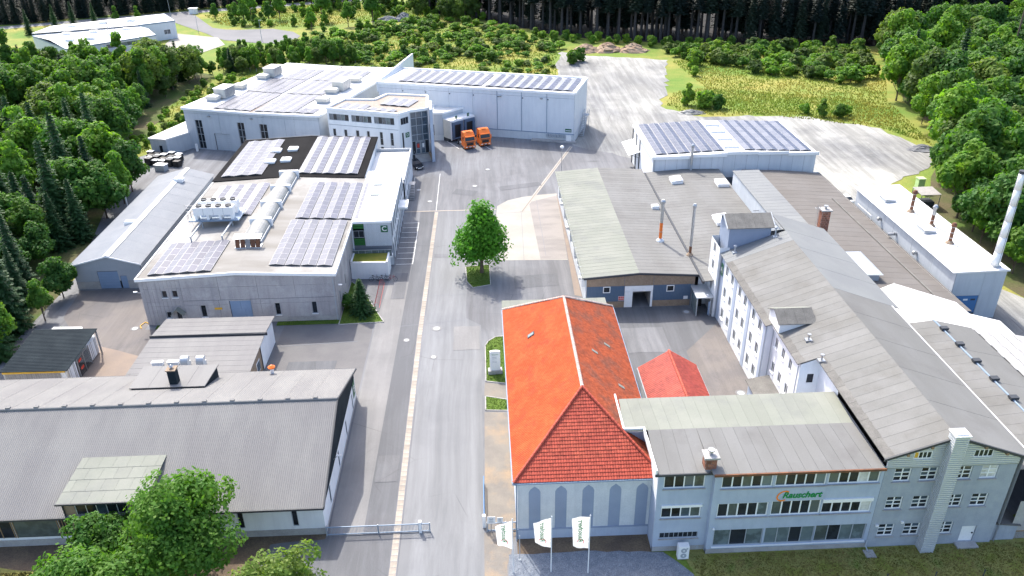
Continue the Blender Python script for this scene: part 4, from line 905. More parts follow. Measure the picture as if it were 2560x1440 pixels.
# ---------------------------------------------------------------- far hall D, its solar roof, office tower, hall E
def add_ribs(name, sc_, axis='Z', strength=.35):
    nt = MAT[name].node_tree; b = nt.nodes['Principled BSDF']
    w = N(nt, 'TexWave', wave_type='BANDS', bands_direction=axis, wave_profile='SIN'); w.inputs['Scale'].default_value = sc_
    nt.links.new(N(nt, 'TexCoord').outputs['Object'], w.inputs['Vector'])
    bn = N(nt, 'Bump'); bn.inputs['Strength'].default_value = strength; bn.inputs['Distance'].default_value = .03
    nt.links.new(w.outputs['Fac'], bn.inputs['Height']); nt.links.new(bn.outputs[0], b.inputs['Normal'])
add_ribs('clad_white', 1.6); add_ribs('clad_grey', 1.6)
def poly_roof(parent, poly, zs, m, t=.25, name='roof'): return MB().slab([(p[0], p[1], z) for p, z in zip(poly, zs)], t).build(name, m, parent)
def edge_trim(parent, pts, zs, w, h, m, name='roof_edge', closed=True, lift=.12):
    mb = MB(); k = len(pts)
    for i in range(k if closed else k-1):
        a, b = pts[i], pts[(i+1) % k]; za, zb = zs[i], zs[(i+1) % k]; d = Vector((b[0]-a[0], b[1]-a[1], 0)); d.normalize(); n = Vector((d.y, -d.x, 0))*w
        o = [(a[0]+n.x, a[1]+n.y, za+lift), (b[0]+n.x, b[1]+n.y, zb+lift), (b[0]-n.x, b[1]-n.y, zb+lift), (a[0]-n.x, a[1]-n.y, za+lift)]
        mb.slab(o, h)
    return mb.build(name, m, parent)
def sheet_wall(parent, p0, p1, z0, z1, ops, cuts, zcuts, m, w=.05, gap=.025):
    """separate cladding panels between vertical cuts and horizontal cuts"""
    L = math.dist(p0, p1); us = sorted([0, *cuts, L]); zs = sorted([z0, *zcuts, z1])
    for a, b in zip(us, us[1:]):
        for c, e in zip(zs, zs[1:]):
            ua = sorted({a+gap, b-gap, *[q for o in ops for q in o[:2] if a < q < b]}); za = sorted({c+gap, e-gap, *[q for o in ops for q in o[2:4] if c < q < e]})
            mb = MB()
            for s, t in zip(ua, ua[1:]):
                for q, r in zip(za, za[1:]):
                    if any(o[0] < (s+t)/2 < o[1] and o[2] < (q+r)/2 < o[3] for o in ops): continue
                    panel_box(mb, p0, p1, s, t, q, r, .003, w)
            if mb.v: mb.build('cladding_panel', m, parent)
ANG = math.atan2(-8.6, 30.1)
def hall_d():
    FL, FR, BR, BL = (-63.7, 171.2), (-33.6, 162.6), (-20.5, 203.0), (-49.6, 211.3)
    t = thing('far_hall', 'large pale metal hall with solar roof, far left of the yard', 'hall', (*FL, 0))
    ops = [(2.3, 3.95, .15, 6.5), (6.4, 10.1, .05, 3.75), (12.35, 13.95, .15, 6.5), (17.55, 19.3, .15, 6.45)]
    m = MB(); wall(m, FL, FR, 0, 8.7, ops, .25); wall(m, FR, BR, 0, 8.7); wall(m, BR, BL, 0, 8.7); wall(m, BL, FL, 0, 8.7); m.build('wall', 'joint', t)
    sheet_wall(t, FL, FR, 0, 8.7, ops, [8.2, 13.2, 18.45, 23.55, 25.7], [7.88], 'clad_grey')
    sheet_wall(t, FR, BR, 0, 8.7, [], [5.2, 12, 19, 26, 33], [], 'clad_grey'); sheet_wall(t, BL, FL, 0, 8.7, [], [10, 20, 30], [], 'clad_grey')
    for o in (ops[0], ops[2], ops[3]): window(t, FL, FR, *o, nx=2, nz=4, fm='trim_grey', depth=.15, fw_=.08, bar=.09)
    m = MB(); panel_box(m, FL, FR, 6.5, 10.0, .06, 3.65, -.22, -.14); d = m.build('roller_door', 'clad_grey', t)
    for k in range(1, 8): m = MB(); panel_box(m, FL, FR, 6.5, 10.0, .06+k*.45, .08+k*.45, -.14, -.125); m.build('door_seam', 'trim_grey', d)
    poly = [(FL[0]-.3, FL[1]-.2), (FR[0]+.2, FR[1]-.3), (BR[0]+.3, BR[1]+.2), (BL[0]-.2, BL[1]+.3)]
    mf = lerp(poly[0], poly[1], .5); mbk = lerp(poly[3], poly[2], .5)
    poly_roof(t, [poly[0], mf, mbk, poly[3]], [9.0, 8.7, 8.7, 9.0], 'membrane_white'); poly_roof(t, [mf, poly[1], poly[2], mbk], [8.7, 9.0, 9.0, 8.7], 'membrane_white')
    edge_trim(t, [poly[0], mf, poly[1], poly[2], mbk, poly[3]], [9.0, 8.75, 9.0, 9.0, 8.75, 9.0], .14, .45, 'trim_white')
    MB().slab([(*lerp(mf, poly[0], .02), 8.76), (*lerp(mf, poly[1], .02), 8.76), (*lerp(mbk, poly[2], .02), 8.76), (*lerp(mbk, poly[3], .02), 8.76)], .05).build('roof_gutter', 'tan_yard', t)
    for u in (5.8, 15.8): m = MB(); panel_box(m, FL, FR, u, u+.5, 7.4, 7.6, .05, .5); m.build('lamp', 'steel', t)
hall_d()
DU = Vector((math.cos(ANG), math.sin(ANG))); DV = Vector((-math.sin(ANG), math.cos(ANG)))
def dp(u, v): return (-63.7+DU.x*u+DV.x*v, 171.2+DU.y*u+DV.y*v)
def zd(x, y): u = (x+63.7)*DU.x+(y-171.2)*DU.y; return 8.72+.28*abs(u-15.6)/15.6
for lb, u, v, nt, nr in (('nearest solar block on the far hall roof, left of its gutter', 6.6, .9, 4, 8), ('nearest solar block on the far hall roof, right of its gutter', 16.3, .9, 4, 8),
                         ('middle solar block on the far hall roof, left of its gutter', 6.3, 15.2, 4, 7), ('middle solar block on the far hall roof, right of its gutter', 16.3, 15.2, 4, 7),
                         ('farthest solar block on the far hall roof, left of its gutter', 8.4, 27.6, 3, 6), ('farthest solar block on the far hall roof, right of its gutter', 16.4, 27.6, 5, 6)):
    solar_array(lb, dp(u, v), ANG, nt, nr, zd, 1.06, 1.7, 7, ('solar_half_glare', 'solar_half_glare'))
solar_array('single short solar row at the right corner of the far hall roof', dp(25.4, .9), ANG, 2, 2, zd, 1.06, 1.7, 7, ('solar', 'solar'))
def hvac(label, u, v, big):
    x, y = dp(u, v); t = thing('rooftop_air_handler', label, 'air handler', (x, y, zd(x, y)), ANG, 'rooftop air handlers', local=True)
    MB().box(-1.2, 1.2, -.9, .9, 0, .45).build('base', 'trim_grey', t); MB().prism([(-1.35, -1.05), (1.35, -1.05), (1.35, 1.05), (-1.35, 1.05)], .46, 1.05).build('hood', 'cream_unit', t)
    MB().box(-1.15, 1.15, -.85, .85, 1.052, 1.14).build('hood_top', 'white_paint', t)
    if big:
        MB().box(-.6, 2.1, 1.4, 5.6, .25, 2.2).build('casing', 'cream_unit', t); MB().box(-.75, 2.25, 1.3, 5.7, 2.2, 2.3).build('lid', 'white_paint', t); MB().box(-.4, 1.9, 1.6, 5.4, -.1, .25).build('feet', 'trim_grey', t)
        for k in range(5): MB().box(2.1, 2.16, 1.55+k*.8, 2.2+k*.8, .4, 2.1).build('louvre', 'steel', t)
for lb, u, v, b in (('air handler with long cabinet at the left front of the far hall roof', 3.4, 6.5, 1), ('low square roof vent in the left row on the far hall roof', 3.8, 17.0, 0), ('air handler with long cabinet at the back left of the far hall roof', 4.4, 26.5, 1),
                    ('low square roof vent at the right front of the far hall roof', 28.0, 9.6, 0), ('air handler with long cabinet right of the far hall roof', 26.5, 17.4, 1), ('low square roof vent with duct at the back right of the far hall roof', 27.5, 28.0, 0)): hvac(lb, u, v, b)
def side_annex():
    A, B, C_, D_ = (-70.4, 167.3), (-66.9, 166.3), (-62.6, 171.0), (-61.0, 182.0)
    t = thing('side_annex', 'small white-roofed annex at the left front corner of the far hall', 'annex', (*A, 0))
    P = [(-70.4, 167.3), (-61.9, 165.5), (-61.0, 173.5), (-67.6, 178.5)]; P = [(-70.6, 167.4), (-66.8, 166.2), (-63.4, 171.0), (-63.2, 176.5), (-66.3, 179.8)]
    m = MB(); k = len(P); ops = [(2.0, 2.8, .05, 2.2)]
    for i in range(k): wall(m, P[i], P[(i+1) % k], 0, 3.5, ops if i == 0 else ())
    m.build('wall', 'clad_grey', t); m = MB(); panel_box(m, P[0], P[1], 2.02, 2.78, .05, 2.18, -.1, -.05); m.build('door', 'glass', t)
    cx = sum(p[0] for p in P)/k; cy = sum(p[1] for p in P)/k; Q = [(cx+(p[0]-cx)*1.06, cy+(p[1]-cy)*1.04) for p in P]
    poly_roof(t, Q, [3.75]*k, 'membrane_white', .28)
    single(MB().box(-61.9, -61.5, 168.9, 169.3, 0, 1.6).box(-61.48, -61.44, 168.95, 169.25, .1, .7).box(-61.48, -61.44, 168.95, 169.25, .9, 1.5), 'heat_pump', 'white_paint', 'slim white two-fan unit by the far hall wall', 'air unit', loc=(-61.7, 169, 0))
side_annex()
def office_d():
    P = [(-31.8, 163.2), (-16.7, 157.6), (-14.6, 159.8), (-11.1, 161.2), (-11.6, 171.0), (-20.3, 173.2), (-22.6, 168.9), (-29.0, 169.6)]
    Z = 10.15
    t = thing('office_tower', 'white three-storey office with glazed stair tower and tall fin wall', 'office', (*P[1], 0))
    f = [(.35, 4.9, 7.95, 9.3), (5.5, 10.05, 7.95, 9.35), (10.6, 15.1, 7.95, 9.4), (.9, 1.6, 4.6, 6.15), (3.5, 4.2, 4.65, 6.15), (6.2, 6.95, 4.7, 6.2), (8.7, 9.35, 4.75, 6.25), (11.6, 12.3, 3.55, 6.3), (13.95, 14.65, 3.6, 6.3), (11.6, 12.3, 1.9, 3.2), (13.9, 14.6, 1.9, 3.2)]
    fa = [(.5, 2.6, 7.9, 9.3), (.6, 1.1, 1.9, 6.3)]
    m = MB(); wall(m, P[0], P[1], 0, Z, f, .18); wall(m, P[1], P[2], 0, Z, fa, .18)
    for i in range(3, 8): wall(m, P[i], P[(i+1) % 8], 0, Z)
    m.build('wall', 'plaster_white', t)
    for o in f[:3]: window(t, P[0], P[1], *o, nx=5, fm='trim_grey', gms=['glass_blue', 'glass', 'glass_blue', 'glass_frost', 'glass'], depth=.12)
    for o in f[3:]: window(t, P[0], P[1], *o, nz=2 if o[3]-o[2] > 2 else 1, fm='trim_grey', depth=.12)
    for o in fa: window(t, P[1], P[2], *o, nx=3 if o[1] > 2 else 1, fm='trim_grey', depth=.12)
    m = MB(); panel_box(m, P[0], P[1], .1, 15.9, 6.95, 7.08, -.02, .03); m.build('ledge', 'trim_grey', t)
    # glazed stair tower
    L = math.dist(P[2], P[3]); m = MB(); panel_box(m, P[2], P[3], 0, L, 9.9, Z, -.1, .08)
    panel_box(m, P[2], P[3], 0, .12, 1.1, 9.9, -.1, .06); panel_box(m, P[2], P[3], L-.12, L, 1.1, 9.9, -.1, .06)
    zz = [1.1, 3.9, 5.2, 7.1, 8.7, 9.9]; uu = [.12, L*.33, L*.66, L-.12]
    for z in zz: panel_box(m, P[2], P[3], .12, L-.12, z-.05, z+.05, -.1, .05)
    for u in uu[1:-1]: panel_box(m, P[2], P[3], u-.05, u+.05, 3.9, 9.9, -.1, .05)
    c = m.build('curtain_wall', 'trim_grey', t)
    for a, b in zip(zz[1:], zz[2:]):
        for u, v in zip(uu, uu[1:]): m = MB(); panel_box(m, P[2], P[3], u+.05, v-.05, a+.05, b-.05, -.08, -.04); m.build('pane', 'glass_blue', c)
    for u, v, g_ in ((.12, .75, 'glass'), (2.95, L-.12, 'glass')): m = MB(); panel_box(m, P[2], P[3], u, v, 1.15, 3.85, -.08, -.04); m.build('pane', g_, c)
    for k in range(2):
        a = .8+k*1.06; m = MB()
        for q in ((a, a+1.0, 1.1, 1.22), (a, a+1.0, 3.6, 3.75), (a, a+.13, 1.1, 3.7), (a+.87, a+1.0, 1.1, 3.7), (a, a+1.0, 2.2, 2.32)): panel_box(m, P[2], P[3], *q, .0, .1)
        d = m.build('door', 'trim_grey', t); m = MB(); panel_box(m, P[2], P[3], a+.13, a+.87, 1.2, 3.6, -.02, .02); m.build('pane', 'glass_blue', d)
        m = MB(); panel_box(m, P[2], P[3], a+.3, a+.75, 2.45, 3.3, .1, .12); m.build('notice', ['red_paint', 'white_paint'][k], d)
    m = MB(); wall(m, P[2], P[3], 0, 1.1); m.build('plinth', 'trim_dark', t)
    fin = [(-10.5, 158.1), (-9.9, 158.3), (-10.4, 165.2), (-11.1, 165.0)]
    MB().prism(fin, 0, 10.95).build('fin_wall', 'paint_blue', t)
    m = MB(); d, n = wframe(P[2], P[3]); o = Vector((*P[2], 0))+d*1.85
    for k in range(6): m.obox(o+n*(.55+k*.32)+Vector((0, 0, (1.1-k*.19)/2)), d*1.5, n*.16, (0, 0, (1.1-k*.19)/2))
    m.build('steps', 'conc_plinth', t)
    m = MB().obox(o+n*1.3+d*1.75+Vector((0, 0, .6)), d*.2, n*1.3, (0, 0, .6)); m.build('step_wall', 'brown_panel', t)
    m = MB().path([tuple(o+n*.5-d*1.6+Vector((0, 0, 2.0))), tuple(o+n*2.4-d*1.6+Vector((0, 0, 1.0))), tuple(o+n*2.4-d*1.6)], .035); m.build('handrail', 'steel', t)
    m = MB(); d1, n1 = wframe(P[1], P[2]); s_ = Vector((*P[1], 0))+d1*2.0+n1*.05+Vector((0, 0, 5.6)); m.obox(s_, d1*.5, n1*.03, (0, 0, .5)); s = m.build('building_sign', 'green_sign', t, label='dark green plate with the letter D')
    letters(s, 'D', tuple(s_+n1*.05), (R(90), 0, math.atan2(d1.y, d1.x)), .85, 'white_paint', ext=.004)
    poly_roof(t, P, [Z+.02]*8, 'roof_gravel', .2); edge_trim(t, P, [Z]*8, .22, .5, 'trim_white', lift=.38)
office_d()
def od(u, v): return (-31.8+.9375*u+.348*v, 163.2-.348*u+.9375*v)
OA = math.atan2(-5.6, 15.1)
solar_array('pale solar group at the front left of the gravelled office roof', od(1.5, .8), OA, 3, 2, flat(10.2), 1.05, 1.7, 10, ('solar_glare', 'solar_glare'))
solar_array('pale solar group at the front middle of the gravelled office roof', od(8.2, .9), OA, 3, 1, flat(10.2), 1.05, 1.7, 10, ('solar_glare', 'solar_glare'))
solar_array('pale solar group at the back of the gravelled office roof', od(9.4, 5.4), OA, 3, 3, flat(10.2), 1.05, 1.7, 10, ('solar_glare', 'solar_glare'))
EU = Vector((.952, -.3065)); EV = Vector((.3065, .952))
def ep(u, v): return (-23.3+EU.x*u+EV.x*v, 182.6+EU.y*u+EV.y*v)
def hall_e():
    A, B, C_, D_ = ep(0, 0), ep(45.3, 0), ep(45.3, 14.1), ep(0, 14.1)
    t = thing('warehouse', 'tall white panelled warehouse with solar roof beyond the trucks', 'warehouse', (*B, 0))
    m = MB()
    for p, q in ((A, B), (B, C_), (C_, D_), (D_, A)): wall(m, p, q, 0, 10.5)
    m.build('wall', 'joint', t)
    cuts = [5.7, 11.2, 16.85, 22.4, 28.05, 33.6, 39.25]
    sheet_wall(t, A, B, 1.75, 10.5, [], cuts, [9.5], 'clad_white'); sheet_wall(t, B, C_, 1.75, 10.5, [], [3.5, 7, 10.6], [], 'clad_white'); sheet_wall(t, C_, D_, 1.75, 10.5, [], [11, 22, 33], [], 'clad_white'); sheet_wall(t, D_, A, 0, 10.5, [], [7], [], 'clad_white')
    m = MB(); panel_box(m, A, B, 18, 45.35, 0, 1.72, -.1, .1); panel_box(m, B, C_, -.1, 14.1, 0, 1.72, -.1, .1); m.build('plinth', 'plaster_pale', t)
    m = MB(); panel_box(m, A, B, 18, 45.4, 1.66, 1.8, .05, .16); m.build('plinth_trim', 'trim_blue', t)
    for u in [28.05, 33.6, 39.25]: m = MB(); panel_box(m, A, B, u-.05, u+.05, 1.7, 10.4, .05, .15); m.build('downpipe', 'trim_blue', t)
    for u in cuts: m = MB(); panel_box(m, A, B, u+.15, u+.35, 9.0, 9.2, .05, .2); m.build('overflow', 'trim_dark', t)
    poly_roof(t, [A, B, C_, D_], [10.55]*4, 'membrane_white', .2)
    edge_trim(t, [A, B, C_, D_], [10.55]*4, .2, .5, 'trim_white', lift=.3)
    m = MB().prism([ep(-.35, -.2), ep(.05, -.2), ep(.05, 21.5), ep(-.35, 21.5)], [8.6]*4, [10.9, 10.9, 12.6, 12.6]); m.build('parapet_fin', 'clad_white', t)
    for u in (28.6, 37.8): m = MB(); panel_box(m, A, B, u, u+.5, 9.15, 9.35, .05, .5); m.build('lamp', 'steel', t)
    m = MB(); panel_box(m, A, B, 43.4, 44.8, 2.2, 2.9, .05, .09); s = m.build('green_sign', 'green_sign', t); panel = MB(); panel_box(panel, A, B, 43.5, 44.7, 2.42, 2.6, .09, .1); panel.build('sign_stripe', 'clad_white', s)
    for k in range(7): m = MB(); panel_box(m, A, B, 39.2+k*.62, 39.7+k*.62, .9, 1.55, .1, .45); m.build('vent_hood', 'trim_grey', t)
    m = MB(); panel_box(m, A, B, 43.7, 44.8, .3, 1.6, .1, .5); m.build('electric_box', 'white_paint', t)
    m = MB(); panel_box(m, A, B, 36.0, 45.9, 0, .35, .1, 1.1); m.build('ramp', 'conc_plinth', t)
    # escape stair on the right side
    m = MB(); d, n = wframe(B, C_); o = Vector((*B, 0))
    for k in range(12): m.obox(o+d*(4.5+k*.38)+n*.8+Vector((0, 0, .25+k*.27)), d*.16, n*.5, (0, 0, .02))
    m.obox(o+d*10+n*.8+Vector((0, 0, 3.4)), d*.9, n*.6, (0, 0, .03)); m.build('stair', 'trim_grey', t)
    m = MB()
    for w in (.3, 1.3):
        m.path([tuple(o+d*4.4+n*w+Vector((0, 0, .2))), tuple(o+d*4.4+n*w+Vector((0, 0, 1.2))), tuple(o+d*9+n*w+Vector((0, 0, 4.5))), tuple(o+d*10.9+n*w+Vector((0, 0, 4.5))), tuple(o+d*10.9+n*w)], .05)
        m.path([tuple(o+d*4.4+n*w+Vector((0, 0, .2))), tuple(o+d*9+n*w+Vector((0, 0, 3.4)))], .07)
    m.build('stair_rail', 'trim_grey', t)
hall_e()
EA = math.atan2(-.3065, .952)
solar_array('left half of the long solar field on the white warehouse roof', ep(4.0, 1.9), EA, 9, 6, flat(10.58), 1.06, 1.75, 10, ('solar_glare', 'solar_half_glare'))
solar_array('right half of the long solar field on the white warehouse roof', ep(24.6, 1.9), EA, 9, 6, flat(10.58), 1.06, 1.75, 10, ('solar_glare', 'solar'))
def link():
    P = [(-10.6, 172.6), (-8.7, 172.4), (-6.2, 174.6), (-1.6, 178.9), (-3.0, 181.4), (-10.9, 183.6)]
    t = thing('dock_link', 'low white-roofed link between office tower and warehouse', 'annex', (*P[0], 0)); m = MB()
    for i in range(6): wall(m, P[i], P[(i+1) % 6], 0, 6.0)
    m.build('wall', 'clad_grey', t); poly_roof(t, P, [6.1]*6, 'membrane_white', .2); edge_trim(t, P, [6.1]*6, .12, .4, 'trim_white', lift=.18)
    m = MB(); wall(m, (-10.7, 172.4), (-8.6, 172.2), 0, 1.2); m.build('plinth', 'plaster_pale', t)
link()
def dock():
    FL, FR = Vector((-6.9, 170.4)), Vector((-1.7, 174.6)); d = (FR-FL).normalized(); n = Vector((d.y, -d.x))
    t = thing('loading_dock', 'white loading dock with two dark numbered bays behind the trucks', 'loading dock', (FL.x, FL.y, 0)); b = n*-4.6
    P = [tuple(FL), tuple(FR), tuple(FR+b), tuple(FL+b)]; L = math.dist(P[0], P[1]); m = MB()
    MB().prism(P, .75, 4.75).build('body', 'cream_unit', t); poly_roof(t, P, [4.9]*4, 'white_paint', .14)
    MB().prism([tuple(FL+b*.2), tuple(FR+b*.2), tuple(FR+b), tuple(FL+b)], 0, .75).build('base', 'trim_dark', t)
    for k in range(2):
        a = .25+k*(L/2-.05); w = L/2-.45; m = MB()
        for q in ((a, a+w, 3.9, 4.55), (a, a+.55, .9, 3.9), (a+w-.55, a+w, .9, 3.9)): panel_box(m, P[0], P[1], *q, .02, .45)
        s = m.build('dock_shelter', 'clad_navy', t); m = MB(); panel_box(m, P[0], P[1], a+.55, a+w-.55, .9, 3.9, .01, .05); m.build('dock_door', 'black_plastic', s)
        m = MB(); panel_box(m, P[0], P[1], a+.05, a+w-.05, .7, .9, .02, .3); m.build('bumper', 'trim_blue', s)
        m = MB(); panel_box(m, P[0], P[1], a+w*.45, a+w*.45+.55, 4.95, 5.65, -.3, -.25); g_ = m.build('bay_sign', 'green_sign', t); dd, nn = wframe(P[0], P[1])
        c = Vector((*P[0], 0))+dd*(a+w*.45+.28)+nn*-.24+Vector((0, 0, 5.3)); letters(g_, '12'[k], tuple(c), (R(90), 0, math.atan2(dd.y, dd.x)), .6, 'white_paint', ext=.003)
    m = MB(); panel_box(m, P[0], P[1], -.02, .2, .5, 4.7, .0, .12); panel_box(m, P[0], P[1], L/2-.1, L/2+.1, .5, 4.7, .0, .12); panel_box(m, P[0], P[1], -.02, L, 4.55, 4.75, .0, .12); m.build('frame', 'white_paint', t)
dock()

# ---------------------------------------------------------------- north-east solar hall
def zn(x, y): return 7.75+.6*(1-abs((x-44.4)/14.6))
def hall_ne():
    X0, X1, Y0, Y1 = 30.4, 59.7, 135.4, 154.6
    t = thing('shed_hall', 'wide white metal shed with two solar fields at the gravel lot', 'hall', (X0, Y0, 0)); L = X1-X0
    m = MB()
    wall(m, (X0, Y0), (X1, Y0), 0, 7.6, top=[(0, 7.6), (14, 8.2), (L, 7.6)]); wall(m, (X1, Y0), (X1, Y1), 0, 7.6); wall(m, (X1, Y1), (X0, Y1), 0, 7.6, top=[(0, 7.6), (L-14, 8.2), (L, 7.6)]); wall(m, (X0, Y1), (X0, Y0), 0, 7.6); m.build('wall', 'joint', t)
    k = 14
    for i in range(k):
        a, b = L*i/k, L*(i+1)/k; f = lambda u: 7.6+.6*(1-abs(u-14)/14.9); m = MB()
        m.face([(X0+a+.015, Y0-.05, 3.6), (X0+b-.015, Y0-.05, 3.6), (X0+b-.015, Y0-.05, f(b)), (X0+a+.015, Y0-.05, f(a))]); m.build('cladding_panel', 'clad_white', t)
    for a, b in ((0, 5.2), (5.25, 9.8), (9.85, 14.4), (14.45, 19.2)):
        m = MB(); panel_box(m, (X0, Y1), (X0, Y0), a+.04, b-.04, .1, 7.2, .01, .12); m.build('sliding_door', 'plaster_white', t)
    for a, b in ((X0-.3, 44.4), (44.4, X1+.3)):
        MB().slab([(a, Y0-.3, zn(a, 0)), (b, Y0-.3, zn(b, 0)), (b, Y1+.3, zn(b, 0)), (a, Y1+.3, zn(a, 0))], .28).build('roof', 'membrane_white', t)
    MB().box(X0-.42, X0-.26, Y0-.3, Y1+.3, 7.4, 7.86).build('gutter', 'trim_white', t)
    # stepped flashing along the near eave
    xs = [30.1, 37.2, 43.4, 49.0, 54.5, 60.0]
    for i, (a, b) in enumerate(zip(xs, xs[1:])): z = [7.85, 8.1, 8.42, 8.3, 8.02][i]; MB().box(a, b, Y0-.42, Y0-.28, z-.5, z+.05).build('eave_flashing', 'trim_white', t)
    downpipe(t, X0+.15, Y0-.15, 4, 7.5)
    # canopy on the lot side
    MB().slab([(X0-2.4, 147, 4.2), (X0, 147, 4.9), (X0, 155.2, 4.9), (X0-2.4, 155.2, 4.2)], .12).build('canopy', 'trim_white', t)
    for y in (147.5, 151, 154.8): m = MB().tube((X0-.25, y, 0), (X0-.25, y, 7.5), .1).path([(X0-.2, y, 3.4), (X0-2.0, y, 4.2)], .05); m.build('post', 'trim_dark', t)
hall_ne()
solar_array('left solar field on the white shed roof at the gravel lot', (30.9, 136.2), 0, 6, 11, zn, .98, 1.62, 8, ('solar_half_glare', 'solar'))
solar_array('right solar field on the white shed roof at the gravel lot', (46.9, 136.4), 0, 6, 11, zn, .98, 1.62, 8, ('solar_glare', 'solar'))
for y, lb in ((138.0, 'nearest low roof light between the shed roof solar fields'), (142.6, 'second low roof light between the shed roof solar fields'), (147.0, 'third low roof light between the shed roof solar fields'), (151.4, 'farthest low roof light between the shed roof solar fields')):
    skylight(lb, (44.9, y, zn(44.9, y)), 2.8, .9, .4, 'white_paint')
def flue(name, label, x, y, z0, z1, r, mats, cat='chimney', group=None, cap=True):
    t = thing(name, label, cat, (x, y, z0), 0, group); n = len(mats)
    for i, m in enumerate(mats):
        a, b = z0+(z1-z0)*i/n, z0+(z1-z0)*(i+1)/n; MB().tube((x, y, a-.02 if i else a-.3), (x, y, b), r, r, 10).build('pipe_section', m, t)
        MB().lathe((x, y, b-.06), [(r*1.12, 0), (r*1.12, .08)], 10).build('collar', 'steel', t)
    MB().lathe((x, y, z0-.1), [(r*2.6, 0), (r*2.3, .16), (r*1.1, .45)], 12).build('flashing', 'brown_panel' if 'rust' in mats else 'sheet_metal', t)
    if cap: MB().lathe((x, y, z1), [(r*1.0, 0), (r*1.5, .1), (r*1.5, .35), (r*.9, .6)], 12).build('cap', mats[-1], t)
    return t
flue('exhaust_stack', 'slim steel stack against the near wall of the white shed', 37.0, 134.7, 4.9, 9.6, .22, ['trim_grey', 'steel', 'steel'])

